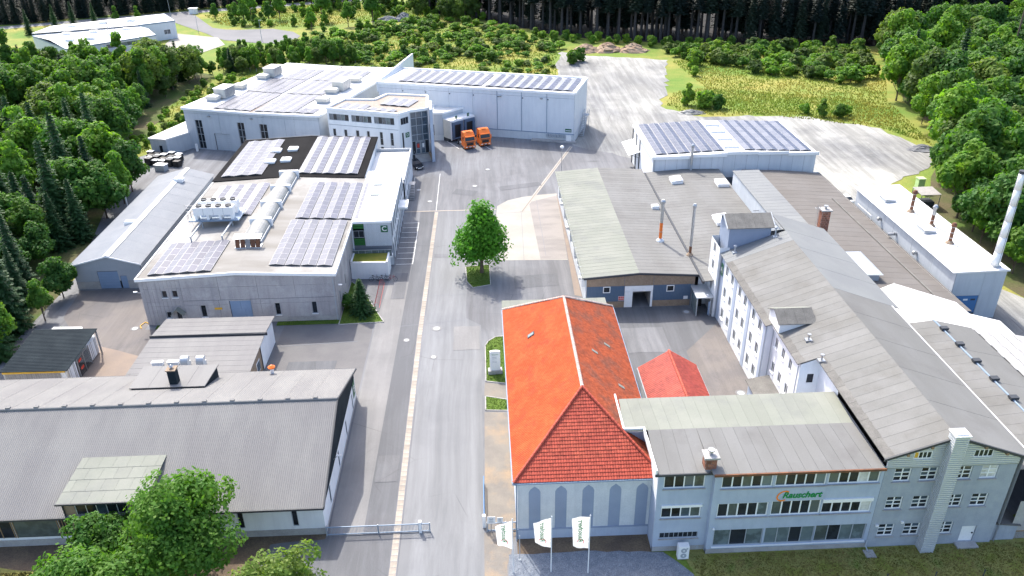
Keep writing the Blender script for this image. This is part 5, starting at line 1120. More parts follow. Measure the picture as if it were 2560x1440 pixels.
# ---------------------------------------------------------------- grey workshop halls F, G, H and the raised strip
def zf_(x): return 4.85+.55*(1-abs((x-20.6)/7.4)) if x < 28 else 4.85
def hall_f():
    X0, X1, Y0, Y1 = 13.5, 28.4, 95.7, 136.9
    t = thing('workshop_hall', 'grey felt-roofed workshop with navy front and open white gateway', 'workshop', (X0, Y0, 0)); L = X1-X0
    ops = [(2.3, 3.3, 2.32, 3.28), (11.05, 12.1, 2.28, 3.24), (6.4, 8.9, .0, 2.42)]
    m = MB(); wall(m, (X0, Y0), (X1, Y0), 0, 4.7, ops, .25, top=[(0, 4.7), (7.1, 5.25), (L, 4.75)]); m.build('wall', 'joint', t)
    wo = [(2.0+k*4.1, 5.2+k*4.1, 1.6, 3.9) for k in range(9)]
    m = MB(); wall(m, (X0, Y1), (X0, Y0), 0, 4.7, wo); wall(m, (X1, Y1), (X0, Y1), 0, 4.7); m.build('wall', 'plaster_pale', t)
    for o in wo: window(t, (X0, Y1), (X0, Y0), *o, nx=3, nz=2, fm='trim_grey', gms=['glass_frost', 'glass_blue', 'glass_dirty'])
    for a, b in ((0, 5.2), (5.22, 9.2), (9.22, L)):
        f = lambda u: 4.72+.52*(1-abs(u-7.1)/7.4); MB().face([(X0+a+.02, Y0-.06, 3.34), (X0+b-.02, Y0-.06, 3.34), (X0+b-.02, Y0-.06, f(b)), (X0+(a+b)/2, Y0-.06, f((a+b)/2)), (X0+a+.02, Y0-.06, f(a))]).build('fascia_panel', 'brown_panel', t)
    for a, b in ((.1, 5.25), (9.2, 14.4)):
        n = 26
        for i in range(n):
            u0, u1 = a+(b-a)*i/n, a+(b-a)*(i+1)/n; mb = MB(); segs = [(.95, 3.32)]
            for o in ops[:2]:
                if o[0]-.02 < (u0+u1)/2 < o[1]+.02: segs = [(.95, o[2]), (o[3], 3.32)]
            for z0, z1 in segs: mb = MB(); panel_box(mb, (X0, Y0), (X1, Y0), u0+.012, u1-.012, z0, z1, .003, .045); mb.build('cladding_board', 'clad_navy', t)
        m = MB(); panel_box(m, (X0, Y0), (X1, Y0), a, b, 0, .93, .0, .07); m.build('plinth', 'brown_panel', t)
    for o in ops[:2]: window(t, (X0, Y0), (X1, Y0), *o, fm='trim_white', depth=-.02, fw_=.1)
    for a, b, z0, z1 in ((5.3, 6.4, 0, 2.4), (8.9, 9.18, 0, 3.28), (5.3, 6.5, 2.44, 3.28), (6.52, 7.7, 2.44, 3.28), (7.72, 8.88, 2.44, 3.28)): m = MB(); panel_box(m, (X0, Y0), (X1, Y0), a, b, z0, z1, .0, .1); m.build('gateway_panel', 'trim_white', t)
    m = MB(); panel_box(m, (X0, Y0), (X1, Y0), 6.4, 8.9, 0.01, 2.42, -4.0, -3.9); panel_box(m, (X0, Y0), (X1, Y0), 6.3, 6.4, .01, 2.42, -4, -.25); panel_box(m, (X0, Y0), (X1, Y0), 8.9, 9.0, .01, 2.42, -4, -.25); panel_box(m, (X0, Y0), (X1, Y0), 6.4, 8.9, 2.42, 2.5, -4, -.25); m.build('interior', 'conc_plinth', t)
    m = MB(); panel_box(m, (X0, Y0), (X1, Y0), 4.45, 5.25, 1.1, 1.75, .05, .08); s = m.build('warning_sign', 'white_paint', t)
    for i in range(2):
        for j in range(3): m = MB(); panel_box(m, (X0, Y0), (X1, Y0), 4.48+j*.26, 4.69+j*.26, 1.14+i*.31, 1.41+i*.31, .08, .09); m.build('pictogram', 'red_paint', s)
    m = MB(); panel_box(m, (X0, Y0), (X1, Y0), 13.5, 14.1, 1.02, 1.5, .05, .08); m.build('notice', 'white_paint', t)
    # felt sheets: cooler green left slope, tan right slope
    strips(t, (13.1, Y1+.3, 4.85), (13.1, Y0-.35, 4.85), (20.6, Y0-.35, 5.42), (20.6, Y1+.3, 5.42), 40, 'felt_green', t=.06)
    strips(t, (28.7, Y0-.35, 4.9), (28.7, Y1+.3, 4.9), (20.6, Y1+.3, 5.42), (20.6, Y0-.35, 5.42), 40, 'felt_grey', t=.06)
    edge_trim(t, [(13.05, Y0-.42), (20.6, Y0-.42), (28.75, Y0-.42)], [4.87, 5.44, 4.92], .07, .3, 'trim_dark', 'verge', closed=False, lift=.03)
    m = MB().box(12.85, 13.1, Y0-.4, Y1+.3, 4.72, 4.92); m.build('gutter', 'felt_green', t)
    for y in (97, 106, 112, 121, 130): m = MB().box(12.95, 13.45, y, y+.25, 2.6, 4.7); m.build('downpipe', 'trim_white', t)
    for y in (99.5, 117, 127): m = MB().box(12.9, 13.4, y, y+.5, 2.4, 2.8); m.build('wall_lamp', 'white_paint', t)
    for k in range(20): MB().box(12.8, 13.2, Y0+1+k*2.05, Y0+1.05+k*2.05, 4.9, 4.93).build('gutter_seam', 'trim_grey', t)
hall_f()
def hall_g():
    t = thing('rear_workshop', 'flat grey felt-roofed workshop between the navy workshop and the raised strip', 'workshop', (29, 95, 0))
    m = MB(); wall(m, (28.9, 95.9), (30.2, 95.9), 0, 4.8); wall(m, (42, 135.3), (28.9, 135.3), 0, 4.8); m.build('wall', 'plaster_pale', t)
    strips(t, (29.0, 135.2, 5.0), (29.0, 93.2, 5.0), (35.8, 93.2, 5.45), (35.8, 135.2, 5.45), 38, 'felt_grey', t=.06)
    strips(t, (42.2, 93.2, 5.3), (42.2, 135.2, 5.3), (35.8, 135.2, 5.45), (35.8, 93.2, 5.45), 38, 'felt_grey', t=.06)
    MB().box(28.72, 28.98, 93.2, 135.2, 4.6, 4.98).build('valley_gutter', 'trim_dark', t)
hall_g()
skylight('white roof hatch near the steel stack on the grey felt roof', (33.2, 129.4, 5.4), 1.9, 2.3, .6, 'white_paint', open_=.12)
skylight('white roof hatch beside the raised strip on the grey felt roof', (40.6, 127.4, 5.45), 1.9, 2.5, .6, 'white_paint')
skylight('large white tilted roof hatch nearest the stair tower', (36.2, 111.5, 5.55), 2.1, 3.0, .7, 'white_paint', open_=.15)
skylight('small white roof box near the orange flue', (27.4, 118.6, 5.1), 1.1, .9, .45, 'white_paint')
flue('orange_flue', 'flue pipe with orange lower half on the workshop roof', 25.6, 106.0, 5.2, 11.0, .24, ['orange_paint', 'orange_paint', 'steel', 'steel'])
flue('tall_flue', 'tall slim steel flue with rusty foot at the workshop roof valley', 28.9, 101.3, 5.0, 12.2, .2, ['rust', 'steel', 'steel', 'steel', 'steel'])
def hall_h():
    t = thing('lower_workshop', 'low brown felt-roofed workshop between the raised strip and boiler house', 'workshop', (46, 90, 0))
    m = MB(); wall(m, (59.9, 88), (59.9, 133.6), 0, 4.6); wall(m, (59.9, 133.6), (45, 133.6), 0, 4.8); m.build('wall', 'plaster_pale', t)
    strips(t, (46.0, 134, 5.5), (46.0, 84, 5.5), (52.6, 84, 5.2), (52.6, 134, 5.2), 30, 'felt_brown', t=.06)
    strips(t, (60.2, 84, 4.55), (60.2, 134, 4.55), (52.6, 134, 5.2), (52.6, 84, 5.2), 30, 'felt_brown', t=.06)
    MB().slab([(57.2, 84, 4.93), (57.45, 84, 4.93), (57.45, 121, 4.93), (57.2, 121, 4.93)], .05).build('roof_seam', 'felt_dark', t)
    m = MB().path([(60.0, 112.5, 4.6), (60.0, 112.5, 5.3), (60.0, 117.5, 5.3), (60.0, 117.5, 4.6)], .04)
    for k in range(12): m.tube((60.0, 112.7+k*.4, 4.6), (60.0, 112.7+k*.4, 5.3), .025)
    m.build('roof_ladder', 'white_paint', t)
hall_h()
def strip_raised():
    t = thing('raised_strip', 'narrow raised roof strip with metal side wall behind the long block', 'clerestory', (42, 99, 0)); m = MB()
    X0, X1, Y0, Y1, Z = 42.0, 46.2, 97.0, 126.2, 8.1
    for p, q in (((X0, Y1), (X0, Y0)), ((X1, Y0), (X1, Y1)), ((X1, Y1), (X0, Y1))): wall(m, p, q, 4.8, Z)
    m.build('wall', 'clad_grey', t)
    strips(t, (X0-.15, Y1+.15, Z+.06), (X0-.15, Y0, Z+.06), (X1+.1, Y0, Z+.12), (X1+.1, Y1+.15, Z+.12), 24, 'felt_blue', t=.1)
    for y in (103.5, 106.5): m = MB().path([(X0-.05, y, 7.6), (X0-.5, y, 7.75), (X0-.5, y, 7.0)], .05); m.box(X0-.65, X0-.35, y-.15, y+.15, 6.8, 7.0); m.build('wall_lamp', 'white_paint', t)
    m = MB().path([(X0-.05, 112, 6.9), (X0-.9, 112, 6.9)], .04); m.build('bracket', 'trim_dark', t)
strip_raised()
def bricks(parent, X0, X1, Y0, Y1, z0, z1, name='brick', m='brick_red', cols=3, h=.3):
    """brick courses on the four faces"""
    z = z0; r = 0
    while z < z1-.02:
        zt = min(z+h-.03, z1)
        for i in range(cols):
            off = (.5/cols) if r % 2 else 0
            a, b = max(0, i/cols-off+.012), min(1, (i+1)/cols-off-.012)
            segs = [(a, b)]+([(1-off+.012, 1)] if r % 2 and i == cols-1 else [])
            for a, b in segs:
                MB().box(X0+(X1-X0)*a, X0+(X1-X0)*b, Y0-.03, Y0+.05, z, zt).build(name, m, parent); MB().box(X0-.03, X0+.05, Y0+(Y1-Y0)*a+.052, Y0+(Y1-Y0)*b+.052, z, zt).build(name, m, parent)
        z += h; r += 1
def brick_chimney(label, x, y, z0, z1, w, d, cols=3, ladder=False):
    t = thing('brick_chimney', label, 'chimney', (x, y, z0)); MB().box(x-w/2, x+w/2, y-d/2, y+d/2, z0-.5, z1).build('shaft', 'mortar', t)
    bricks(t, x-w/2, x+w/2, y-d/2, y+d/2, z0+.05, z1, cols=cols)
    MB().box(x-w/2-.18, x+w/2+.18, y-d/2-.18, y+d/2+.18, z1, z1+.18).build('cap', 'conc_plinth', t); MB().lathe((x, y, z1+.18), [(.16, 0), (.16, .35), (.3, .37), (.3, .48)], 10).build('cowl', 'steel', t)
    if ladder:
        m = MB()
        for s in (-.25, .25): m.tube((x-w/2-.35, y+s, z0), (x-w/2-.35, y+s, z1+.7), .03)
        for k in range(9): m.tube((x-w/2-.35, y-.25, z0+.3+k*.35), (x-w/2-.35, y+.25, z0+.3+k*.35), .025)
        for zz in (z0+1.4, z0+2.1, z1+.3): m.path([(x-w/2-.35, y-.25, zz), (x-w/2-.85, y-.25, zz), (x-w/2-.85, y+.25, zz), (x-w/2-.35, y+.25, zz)], .025)
        m.build('ladder', 'steel', t)
    return t
brick_chimney('tall red brick chimney with ladder behind the long block', 47.9, 102.5, 5.4, 10.8, 1.15, 1.15, 3, True)

# ---------------------------------------------------------------- long four-storey block A
def zA(x): return 12.5-.366*abs(x-38.4)
def block_a():
    t = thing('long_block', 'long three-storey block with white courtyard wall and grey gable roof', 'factory block', (33.2, 51, 0))
    # courtyard (left) walls
    us = [2.4, 4.75, 7.9, 10.1, 13.35, 15.65]
    ops = [(u-.5, u+.5, z, z+1.45) for u in us for z in (1.15, 4.2, 7.3)]
    m = MB(); P0, P1 = (30.7, 92.3), (30.7, 74.2); wall(m, P0, P1, 0, 9.55, ops, .16)
    ops2 = [(u-.42, u+.42, z, z+1.3) for u in (1.2, 3.3, 5.4) for z in (1.2, 4.3, 7.4)]
    Q0, Q1 = (31.3, 73.9), (31.3, 66.0); wall(m, Q0, Q1, 0, 9.75, ops2, .14)
    wall(m, P1, Q0, 0, 9.6); fo = [(.8, 1.6, 4.6, 5.8), (.8, 1.6, 7.4, 8.6)]; wall(m, Q1, (33.3, 66.0), 0, 9.75, fo, top=[(0, 9.75), (2.0, 10.5)]); wall(m, (33.3, 66.0), (33.3, 61.5), 0, 10.5)
    S0, S1 = (30.2, 96.2), (30.2, 92.3); so = [(1.2, 2.2, z, z+1.4) for z in (3.2, 6.1, 8.6)]; wall(m, S0, S1, 0, 10.3, so); wall(m, S1, (31.5, 92.3), 0, 10.3); wall(m, (37, 96.2), S0, 0, 10.3)
    m.build('wall', 'plaster_white', t)
    for o in ops: window(t, P0, P1, *o, nx=2, depth=.1, sill='trim_white', gms=['glass', 'glass_frost', 'glass'])
    for o in ops2: window(t, Q0, Q1, *o, nx=2, depth=.1, sill='trim_white')
    for o in fo: window(t, Q1, (33.3, 66.0), *o, depth=.1)
    for o in so: window(t, S0, S1, *o, nx=2, depth=.1, sill='trim_white')
    for a, b in ((.02, 1.15), (5.75, 6.7), (11.3, 12.2), (16.95, 18.0)): m = MB(); panel_box(m, P0, P1, a, b, .02, 9.5, .0, .05); m.build('pilaster_band', 'paint_blue', t)
    m = MB(); panel_box(m, P0, P1, .2, 1.0, 6.6, 8.3, .06, .1); s = m.build('building_sign', 'green_sign', t, label='green plate with a white letter A'); letters(s, 'A', (30.56, 91.7, 7.45), (R(90), 0, R(-90)), 1.15, 'white_paint', ext=.004)
    for y, x in ((92.2, 30.6), (74.1, 30.55), (73.6, 31.2), (66.1, 31.2)): downpipe(t, x-.08, y, 0, 9.5)
    m = MB(); wall(m, (45.0, 51.0), (45.0, 99), 0, 10.0); wall(m, (45.0, 99), (31, 96.2), 4, 10.0); m.build('wall', 'clad_shed', t)
    # front gable
    G0, G1 = (33.2, 51.0), (44.6, 51.0)
    go = [(a, b, z, z+h) for z, h, l in ((7.62, 1.45, ((.85, 2.3), (3.15, 4.6), (6.15, 7.6), (8.4, 9.85))), (4.48, 1.42, ((.8, 2.25), (3.1, 4.55), (6.1, 7.55), (8.33, 9.78))), (1.3, 1.42, ((.75, 2.2), (3.05, 4.5), (6.05, 7.5)))) for a, b in l]
    m = MB(); wall(m, G0, G1, 0, 8.75+.45, go+[(8.4, 9.75, .25, 2.1)], .2); m.build('wall', 'brick_grey', t)
    for i, o in enumerate(go): window(t, G0, G1, *o, nx=2, nz=3, depth=.16, bar=.1, fw_=.09, sill='conc_plinth', gms=['blind'] if i == 3 else ['glass', 'glass', 'glass_blue'])
    m = MB(); panel_box(m, G0, G1, 8.42, 9.73, .25, 2.08, -.18, -.12); d = m.build('door', 'white_paint', t); m = MB(); panel_box(m, G0, G1, 9.5, 9.62, 1.1, 1.25, -.12, -.07); m.build('handle', 'black_plastic', d)
    m = MB(); panel_box(m, G0, G1, 8.1, 10.0, 0, .22, .0, .7); m.build('doorstep', 'conc_plinth', t)
    mo = [(2.1, 3.65, 10.1, 10.85), (7.25, 8.9, 10.05, 10.85)]; mb = MB(); z = 9.2
    while z < 12.0:                                       # ribbed metal gable
        a = max(0, 38.4-(12.2-z)/.366-33.2); b = min(11.4, 38.4+(12.2-z)/.366-33.2); segs = [(a, b)]
        for o in mo:
            if o[2]-.1 < z < o[3]: segs = [s for q, r in segs for s in ((q, min(r, o[0])), (max(q, o[1]), r)) if s[1]-s[0] > .05]
        for q, r in segs: panel_box(mb, G0, G1, q, r, z, z+.13, -.03, .07); panel_box(mb, G0, G1, q, r, z+.13, z+.22, -.06, -.01)
        z += .22
    mb.build('metal_cladding', 'sheet_metal', t)
    for i, o in enumerate(mo): window(t, G0, G1, *o, nx=4, depth=.06, fw_=.07, bar=.07, gms=['yellow_paint', 'glass', 'glass', 'glass'] if i == 0 else None)
    m = MB(); panel_box(m, G0, G1, 0, 11.4, 9.16, 9.24, .0, .07); m.build('cladding_edge', 'trim_grey', t)
    for u, z in ((.4, 2.6), (2.6, 2.9)): m = MB(); panel_box(m, G0, G1, u, u+.25, z, z+.15, .02, .18); m.build('wall_lamp', 'white_paint', t)
    # square metal-clad flue
    f = MB(); z = 0
    while z < 13.0: f.box(37.75, 38.95, 50.02, 51.0, z, z+.13); f.box(37.83, 38.87, 50.1, 51.0, z+.13, z+.22); z += .22
    fl = f.build('metal_flue', 'sheet_metal', t); MB().box(37.68, 39.02, 49.95, 51.1, 13.0, 13.12).build('flue_cap', 'white_paint', fl); MB().box(38.15, 38.55, 50.35, 50.7, 13.121, 13.14).build('flue_mouth', 'rust', fl)
    # roof sheets
    Yf = 50.7
    secs = [(Yf, 66.0, 32.75, 13), (66.0, 73.9, 30.95, 7), (73.9, 89.4, 30.3, 13)]
    for ya, yb, xe, n in secs:
        strips(t, (xe+.75, yb, zA(xe+.75)), (xe+.75, ya, zA(xe+.75)), (38.4, ya, 12.5), (38.4, yb, 12.5), n, 'felt_tan', t=.06, lap=.005, gap=.01)
        strips(t, (xe, yb, zA(xe)), (xe, ya, zA(xe)), (xe+.8, ya, zA(xe+.8)), (xe+.8, yb, zA(xe+.8)), max(4, n//2), 'felt_dark', t=.09, name='eave_sheet')
    strips(t, (30.3, 92.3, zA(30.3)), (30.3, 89.4, zA(30.3)), (38.4, 89.4, 12.5), (38.4, 92.3, 12.5), 3, 'felt_blue', t=.06)
    strips(t, (45.6, Yf, zA(45.6)), (45.6, 76.8, zA(45.6)), (38.4, 76.8, 12.5), (38.4, Yf, 12.5), 5, 'felt_grey', t=.06)
    strips(t, (46.5, 76.8, zA(46.5)), (46.5, 99, zA(46.5)), (38.4, 98, 12.5), (38.4, 76.8, 12.5), 4, 'felt_blue', t=.06)
    MB().slab([(45.55, Yf, zA(45.55)+.06), (45.68, Yf, zA(45.68)+.06), (45.68, 76.8, zA(45.68)+.06), (45.55, 76.8, zA(45.55)+.06)], .12).build('eave_flashing', 'trim_white', t)
    edge_trim(t, [(32.7, Yf), (38.4, Yf), (45.7, Yf)], [zA(32.7), 12.5, zA(45.7)], .08, .25, 'trim_dark', 'verge', closed=False, lift=.04)
    mb = MB()
    for x in (34.5, 36.4, 41, 43): mb.box(x, x+.2, 50.6, 51.0, zA(x)-.4, zA(x)-.14)
    mb.build('rafter_end', 'wood', t)
    # small stair-head dormer by the courtyard eave
    a, b, ya, ym, yb = 31.0, 34.7, 71.9, 73.5, 75.1
    m = MB().face([(a, ya, 9.5), (a, ya, 11.08), (a, ym, 11.88), (a, yb, 11.08), (a, yb, 9.5)]).face([(a, ya, 9.5), (b, ya, 10.9), (b, ya, 11.08), (a, ya, 11.08)]).face([(b, ya, 10.4), (b, yb, 10.4), (b, yb, 11.08), (b, ym, 11.88), (b, ya, 11.08)]); m.build('dormer_wall', 'plaster_white', t)
    strips(t, (a-.25, ya-.25, 11.05), (b+.15, ya-.25, 11.05), (b+.15, ym, 11.98), (a-.25, ym, 11.98), 4, 'felt_dark', t=.06, name='dormer_sheet'); strips(t, (b+.15, yb+.2, 11.05), (a-.25, yb+.2, 11.05), (a-.25, ym, 11.98), (b+.15, ym, 11.98), 4, 'felt_green', t=.06, name='dormer_sheet')
    # courtyard porch with felt roof
    MB().prism([(29.0, 67.6), (31.2, 67.6), (31.2, 73.0), (29.0, 73.0)], 0, 2.9).build('porch', 'paint_blue', t); MB().slab([(28.7, 67.3, 3.0), (31.3, 67.3, 3.5), (31.3, 73.3, 3.5), (28.7, 73.3, 3.0)], .12).build('porch_roof', 'felt_dark', t)
block_a()
for x, y, lb in ((33.1, 69.2, 'upper short vent pipe on a white plate on the long grey roof'), (33.0, 65.4, 'lower short vent pipe on the long grey roof')):
    z = zA(x); single(MB().tube((x, y, z-.1), (x, y, z+.6), .09, .09, 8).lathe((x, y, z+.6), [(.1, 0), (.2, .06), (.2, .16)], 8).box(x-.35, x+.35, y-.3, y+.3, z-.12, z+.12), 'vent_pipe', 'steel', lb, 'vent pipe', 'roof vent pipes', (x, y, z))
def stair_tower():
    t = thing('stair_tower', 'blue roof tower with small dark gable at the end of the long block', 'tower', (31.2, 92.5, 9)); X0, X1, Y0, Y1, Z = 31.2, 36.6, 92.45, 96.4, 13.05; ym = (Y0+Y1)/2
    m = MB(); wall(m, (X0, Y0), (X1, Y0), 8.8, Z); wall(m, (X1, Y0), (X1, Y1), 8.8, Z, top=[(0, Z), ((Y1-Y0)/2, 14.05), (Y1-Y0, Z)]); wall(m, (X0, Y1), (X0, Y0), 5, Z, top=[(0, Z), ((Y1-Y0)/2, 14.05), (Y1-Y0, Z)]); wall(m, (X1, Y1), (X0, Y1), 5, Z); m.build('wall', 'paint_blue_deep', t)
    strips(t, (X0-.35, Y0-.3, Z-.03), (X1+.35, Y0-.3, Z-.03), (X1+.35, ym, 14.15), (X0-.35, ym, 14.15), 5, 'felt_dark', t=.07); strips(t, (X1+.35, Y1+.3, Z-.03), (X0-.35, Y1+.3, Z-.03), (X0-.35, ym, 14.15), (X1+.35, ym, 14.15), 5, 'felt_dark', t=.07)
    for x in (X0-.42, X1+.36): MB().slab([(x, Y0-.35, Z+.03), (x+.08, Y0-.35, Z+.03), (x+.08, ym, 14.22), (x, ym, 14.22)], .25).slab([(x, ym, 14.22), (x+.08, ym, 14.22), (x+.08, Y1+.35, Z+.03), (x, Y1+.35, Z+.03)], .25).build('verge', 'sheet_metal', t)
stair_tower()
for x, y, h, lb in ((36.9, 91.6, 1.2, 'dark vent pipe with white cap beside the blue roof tower'), (31.8, 91.2, .8, 'grey vent pipe at the foot of the blue roof tower')):
    z = zA(x); single(MB().tube((x, y, z-.2), (x, y, z+h), .09, .09, 8).lathe((x, y, z+h), [(.1, 0), (.22, .05), (.24, .18), (.08, .3)], 8).box(x-.3, x+.3, y-.25, y+.25, z-.12, z+.1), 'vent_pipe', 'trim_grey', lb, 'vent pipe', 'roof vent pipes', (x, y, z))

# ---------------------------------------------------------------- front office block with the company name
def front_block():
    t = thing('front_block', 'blue three-storey front block with window bands and company lettering', 'office block', (14, 51.5, 0))
    A, B, C_, D_ = (14.0, 51.55), (18.7, 51.55), (18.7, 51.02), (33.2, 51.02)
    wl_ = [(.5, 4.05, 7.3, 8.75), (.5, 4.0, 3.9, 5.2), (.55, 4.0, 1.5, 2.2)]
    wr = [(.6, 5.0, 7.55, 9.1), (5.2, 9.6, 7.55, 9.15), (9.75, 14.2, 7.6, 9.2), (.55, 5.0, 4.25, 5.85), (5.25, 9.6, 4.25, 5.9), (9.7, 14.1, 4.25, 5.6), (.55, 4.95, .85, 2.8), (5.1, 9.55, .87, 2.83), (9.6, 14.15, .9, 2.87)]
    m = MB(); wall(m, A, B, .55, 9.15, wl_, .2); wall(m, B, C_, 0, 9.2); wall(m, C_, D_, .55, 9.35, wr, .2); wall(m, D_, (33.2, 62), 0, 9.2); wall(m, (33.2, 62), (12.1, 62), 0, 9.1)
    wall(m, (12.1, 62), (12.1, 57.2), 0, 9.1); wall(m, (12.1, 57.2), (14.0, 57.2), 0, 9.1); wall(m, (14.0, 57.2), A, 0, 9.15); m.build('wall', 'paint_blue', t)
    m = MB(); panel_box(m, A, B, 0, 4.7, 0, .55, -.2, .03); panel_box(m, C_, D_, 0, 14.5, 0, .55, -.2, .04); m.build('plinth', 'conc_plinth', t)
    for o in wl_[:2]: window(t, A, B, *o, nx=4, depth=.16, fw_=.09, bar=.1, sill='conc_plinth', gms=['glass', 'glass', 'glass_blue', 'glass_dirty'])
    w = window(t, A, B, *wl_[2], nx=8, nz=1, depth=.12, fm='trim_grey', bar=.04, sill='conc_plinth')
    for i, o in enumerate(wr[:6]): window(t, C_, D_, *o, nx=5, depth=.16, fw_=.1, bar=.12, sill='conc_plinth', gms=[['glass', 'glass', 'glass_dirty', 'glass', 'glass_frost'], ['glass_dirty', 'glass', 'glass', 'glass', 'glass_frost'], ['glass_dirty', 'glass', 'glass', 'blind', 'glass_dirty'], ['glass', 'glass_dirty', 'glass', 'glass', 'glass_frost'], ['glass_dirty', 'glass', 'glass', 'glass', 'glass_dirty'], ['glass', 'glass', 'glass', 'glass', 'blind']][i])
    for i, o in enumerate(wr[6:]): window(t, C_, D_, *o, nx=[3, 4, 4][i], depth=.16, fm='trim_grey', fw_=.08, bar=.07, sill='trim_white', gms=[['glass_frost', 'glass', 'glass_frost'], ['glass_frost', 'glass_frost', 'glass', 'glass_frost'], ['glass_dirty', 'glass', 'glass_frost', 'glass_frost']][i])
    m = MB(); panel_box(m, C_, D_, 9.7, 14.1, 5.6, 5.95, .0, .12); m.build('roller_shutter_box', 'white_paint', t); m = MB(); panel_box(m, A, B, .5, 4.05, 5.2, 5.45, .0, .12); m.build('roller_shutter_box', 'white_paint', t)
    m = MB(); panel_box(m, A, B, 4.0, 4.2, .25, .45, .03, .06); m.build('wall_vent', 'trim_grey', t)
    # roof
    strips(t, (13.75, 51.2, 9.22), (18.4, 51.2, 9.22), (18.4, 56.7, 9.6), (14.0, 56.7, 9.6), 4, 'felt_grey', t=.07); strips(t, (18.4, 50.75, 9.4), (33.0, 50.75, 9.4), (32.7, 56.7, 9.6), (18.4, 56.7, 9.6), 13, 'felt_grey', t=.07)
    strips(t, (33.2, 62.1, 9.15), (11.9, 62.1, 9.15), (12.0, 56.72, 9.56), (32.7, 56.72, 9.56), 20, 'felt_green', t=.07)
    MB().box(13.6, 18.5, 51.1, 51.22, 9.05, 9.26).build('eave_edge', 'trim_dark', t); MB().box(18.5, 33.1, 50.62, 50.76, 9.2, 9.42).build('eave_edge', 'rust', t)
    MB().box(13.62, 13.78, 51.2, 56.9, 9.2, 9.68).box(11.82, 13.78, 56.86, 57.02, 9.3, 9.72).box(11.8, 11.95, 57.02, 62.2, 9.0, 9.7).build('roof_edge', 'trim_white', t)
    m = MB(); panel_box(m, (14.0, 57.2), A, .1, 5.6, 6.0, 9.1, .0, .03); m.build('side_render', 'plaster_white', t)
    l = MB(); panel_box(l, C_, D_, .35, .5, 3.0, 3.12, .03, .2); l.build('wall_lamp', 'white_paint', t)
    # company name: orange C ring and green slanted letters
    name = letters(t, 'Rauschert', (18.7+7.72, 50.985, 6.55), (R(90), 0, 0), 1.0, 'logo_green', 'company_lettering', shear=.28, weight=.024, ext=.012)
    xs_ = [v.co.x for v in name.data.vertices]; k_ = 3.45/(max(xs_)-min(xs_)); name.scale = (k_, k_*1.12, 1)
    ring = MB(); cx, cz, r0, r1 = 18.7+6.14, 6.5, .60, .46; k = 26
    for i in range(k):
        q0, q1 = R(55+ (305-55+0)*i/k), R(55+(305-55)*(i+1)/k); ri = lambda q: r1
        p = lambda q, r: (cx+r*math.cos(q)*1.0+.12*math.sin(q), 51.0, cz+r*math.sin(q)); ring.face([p(q0, r0), p(q0, r1), p(q1, r1), p(q1, r0)][::-1])
    ring.build('logo_ring', 'logo_orange', t)
front_block()
brick_chimney('small brick chimney at the front edge of the blue block roof', 18.35, 51.9, 9.3, 10.5, .95, .85, 2)

# ---------------------------------------------------------------- hipped red-tiled hall
HZ0, HZ1 = 6.95, 12.0; HX0, HX1, HY0, HY1 = 1.75, 15.05, 53.35, 83.8; HXM = 8.45; RY0, RY1 = 60.3, 77.4
_tile = {}
def tile_geo(w, l, amp, th):
    """one pantile: v up the slope, lower edge lifted"""
    k = 4; vs, fs = [], []
    for j, (v, lift) in enumerate(((0, th), (l, 0))):
        for i in range(k+1): vs.append((i/k*w, v, lift+amp*math.sin(math.pi*i/k)))
    for i in range(k+1): vs.append((i/k*w, 0, -.01))
    for i in range(k): fs.append((i, i+1, k+2+i, k+1+i)); fs.append((2*k+2+i, 2*k+3+i, i+1, i))
    return vs, fs
def tile_slope(parent, o, eu, ev, inside, U, V, m, w=.24, l=.33, amp=.035, th=.045, singles=0, rows_from=0):
    """o = eave origin, eu along eave, ev up the slope; tiles whose centre passes inside(u,v)"""
    o, eu, ev = Vector(o), Vector(eu).normalized(), Vector(ev).normalized(); nn = eu.cross(ev).normalized(); vs, fs = tile_geo(w, l*1.06, amp, th)
    me = bpy.data.meshes.new('tile'); me.from_pydata(vs, [], fs); me.materials.append(MAT[m]); me.update()
    M = Matrix(((eu.x, ev.x, nn.x), (eu.y, ev.y, nn.y), (eu.z, ev.z, nn.z))); eul = M.to_euler(); mb = MB(); cnt = 0; rr = random.Random(3)
    for j in range(int(V/l)+1):
        for i in range(int(U/w)+1):
            u, v = i*w, j*l
            if not inside(u+w/2, v+l/2): continue
            p = o+eu*u+ev*v+nn*(rr.uniform(0, .012))
            if cnt < singles: inst('tile', me, parent, p, eul); cnt += 1
            else:
                b = len(mb.v); mb.v += [tuple(p+M@Vector(q)) for q in vs]; mb.f += [tuple(b+x for x in f) for f in fs]; mb.m += [0]*len(fs)
    if mb.v: stuff(mb.build('roof_tiles', m, parent))
def cap_line(parent, a, b, r, m, name='ridge_tile', step=.38):
    a, b = Vector(a), Vector(b); L = (b-a).length; n = int(L/step); d = (b-a).normalized(); me = None
    x = d.cross(Vector((0, 0, 1))).normalized(); zz = x.cross(d).normalized(); M = Matrix(((x.x, d.x, zz.x), (x.y, d.y, zz.y), (x.z, d.z, zz.z)))
    mb = MB(); k = 6
    for i in range(k):
        q0, q1 = math.pi*i/k, math.pi*(i+1)/k; p = lambda q, y, r_: (-r_*math.cos(q), y, r_*math.sin(q)); mb.face([p(q0, 0, r), p(q0, step*1.05, r*.85), p(q1, step*1.05, r*.85), p(q1, 0, r)]); mb.face([p(q0, 0, r), p(q1, 0, r), (0, 0, 0)])
    me = mb.mesh(m)
    for i in range(n): inst(name, me, parent, a+d*(i*L/n), M.to_euler())
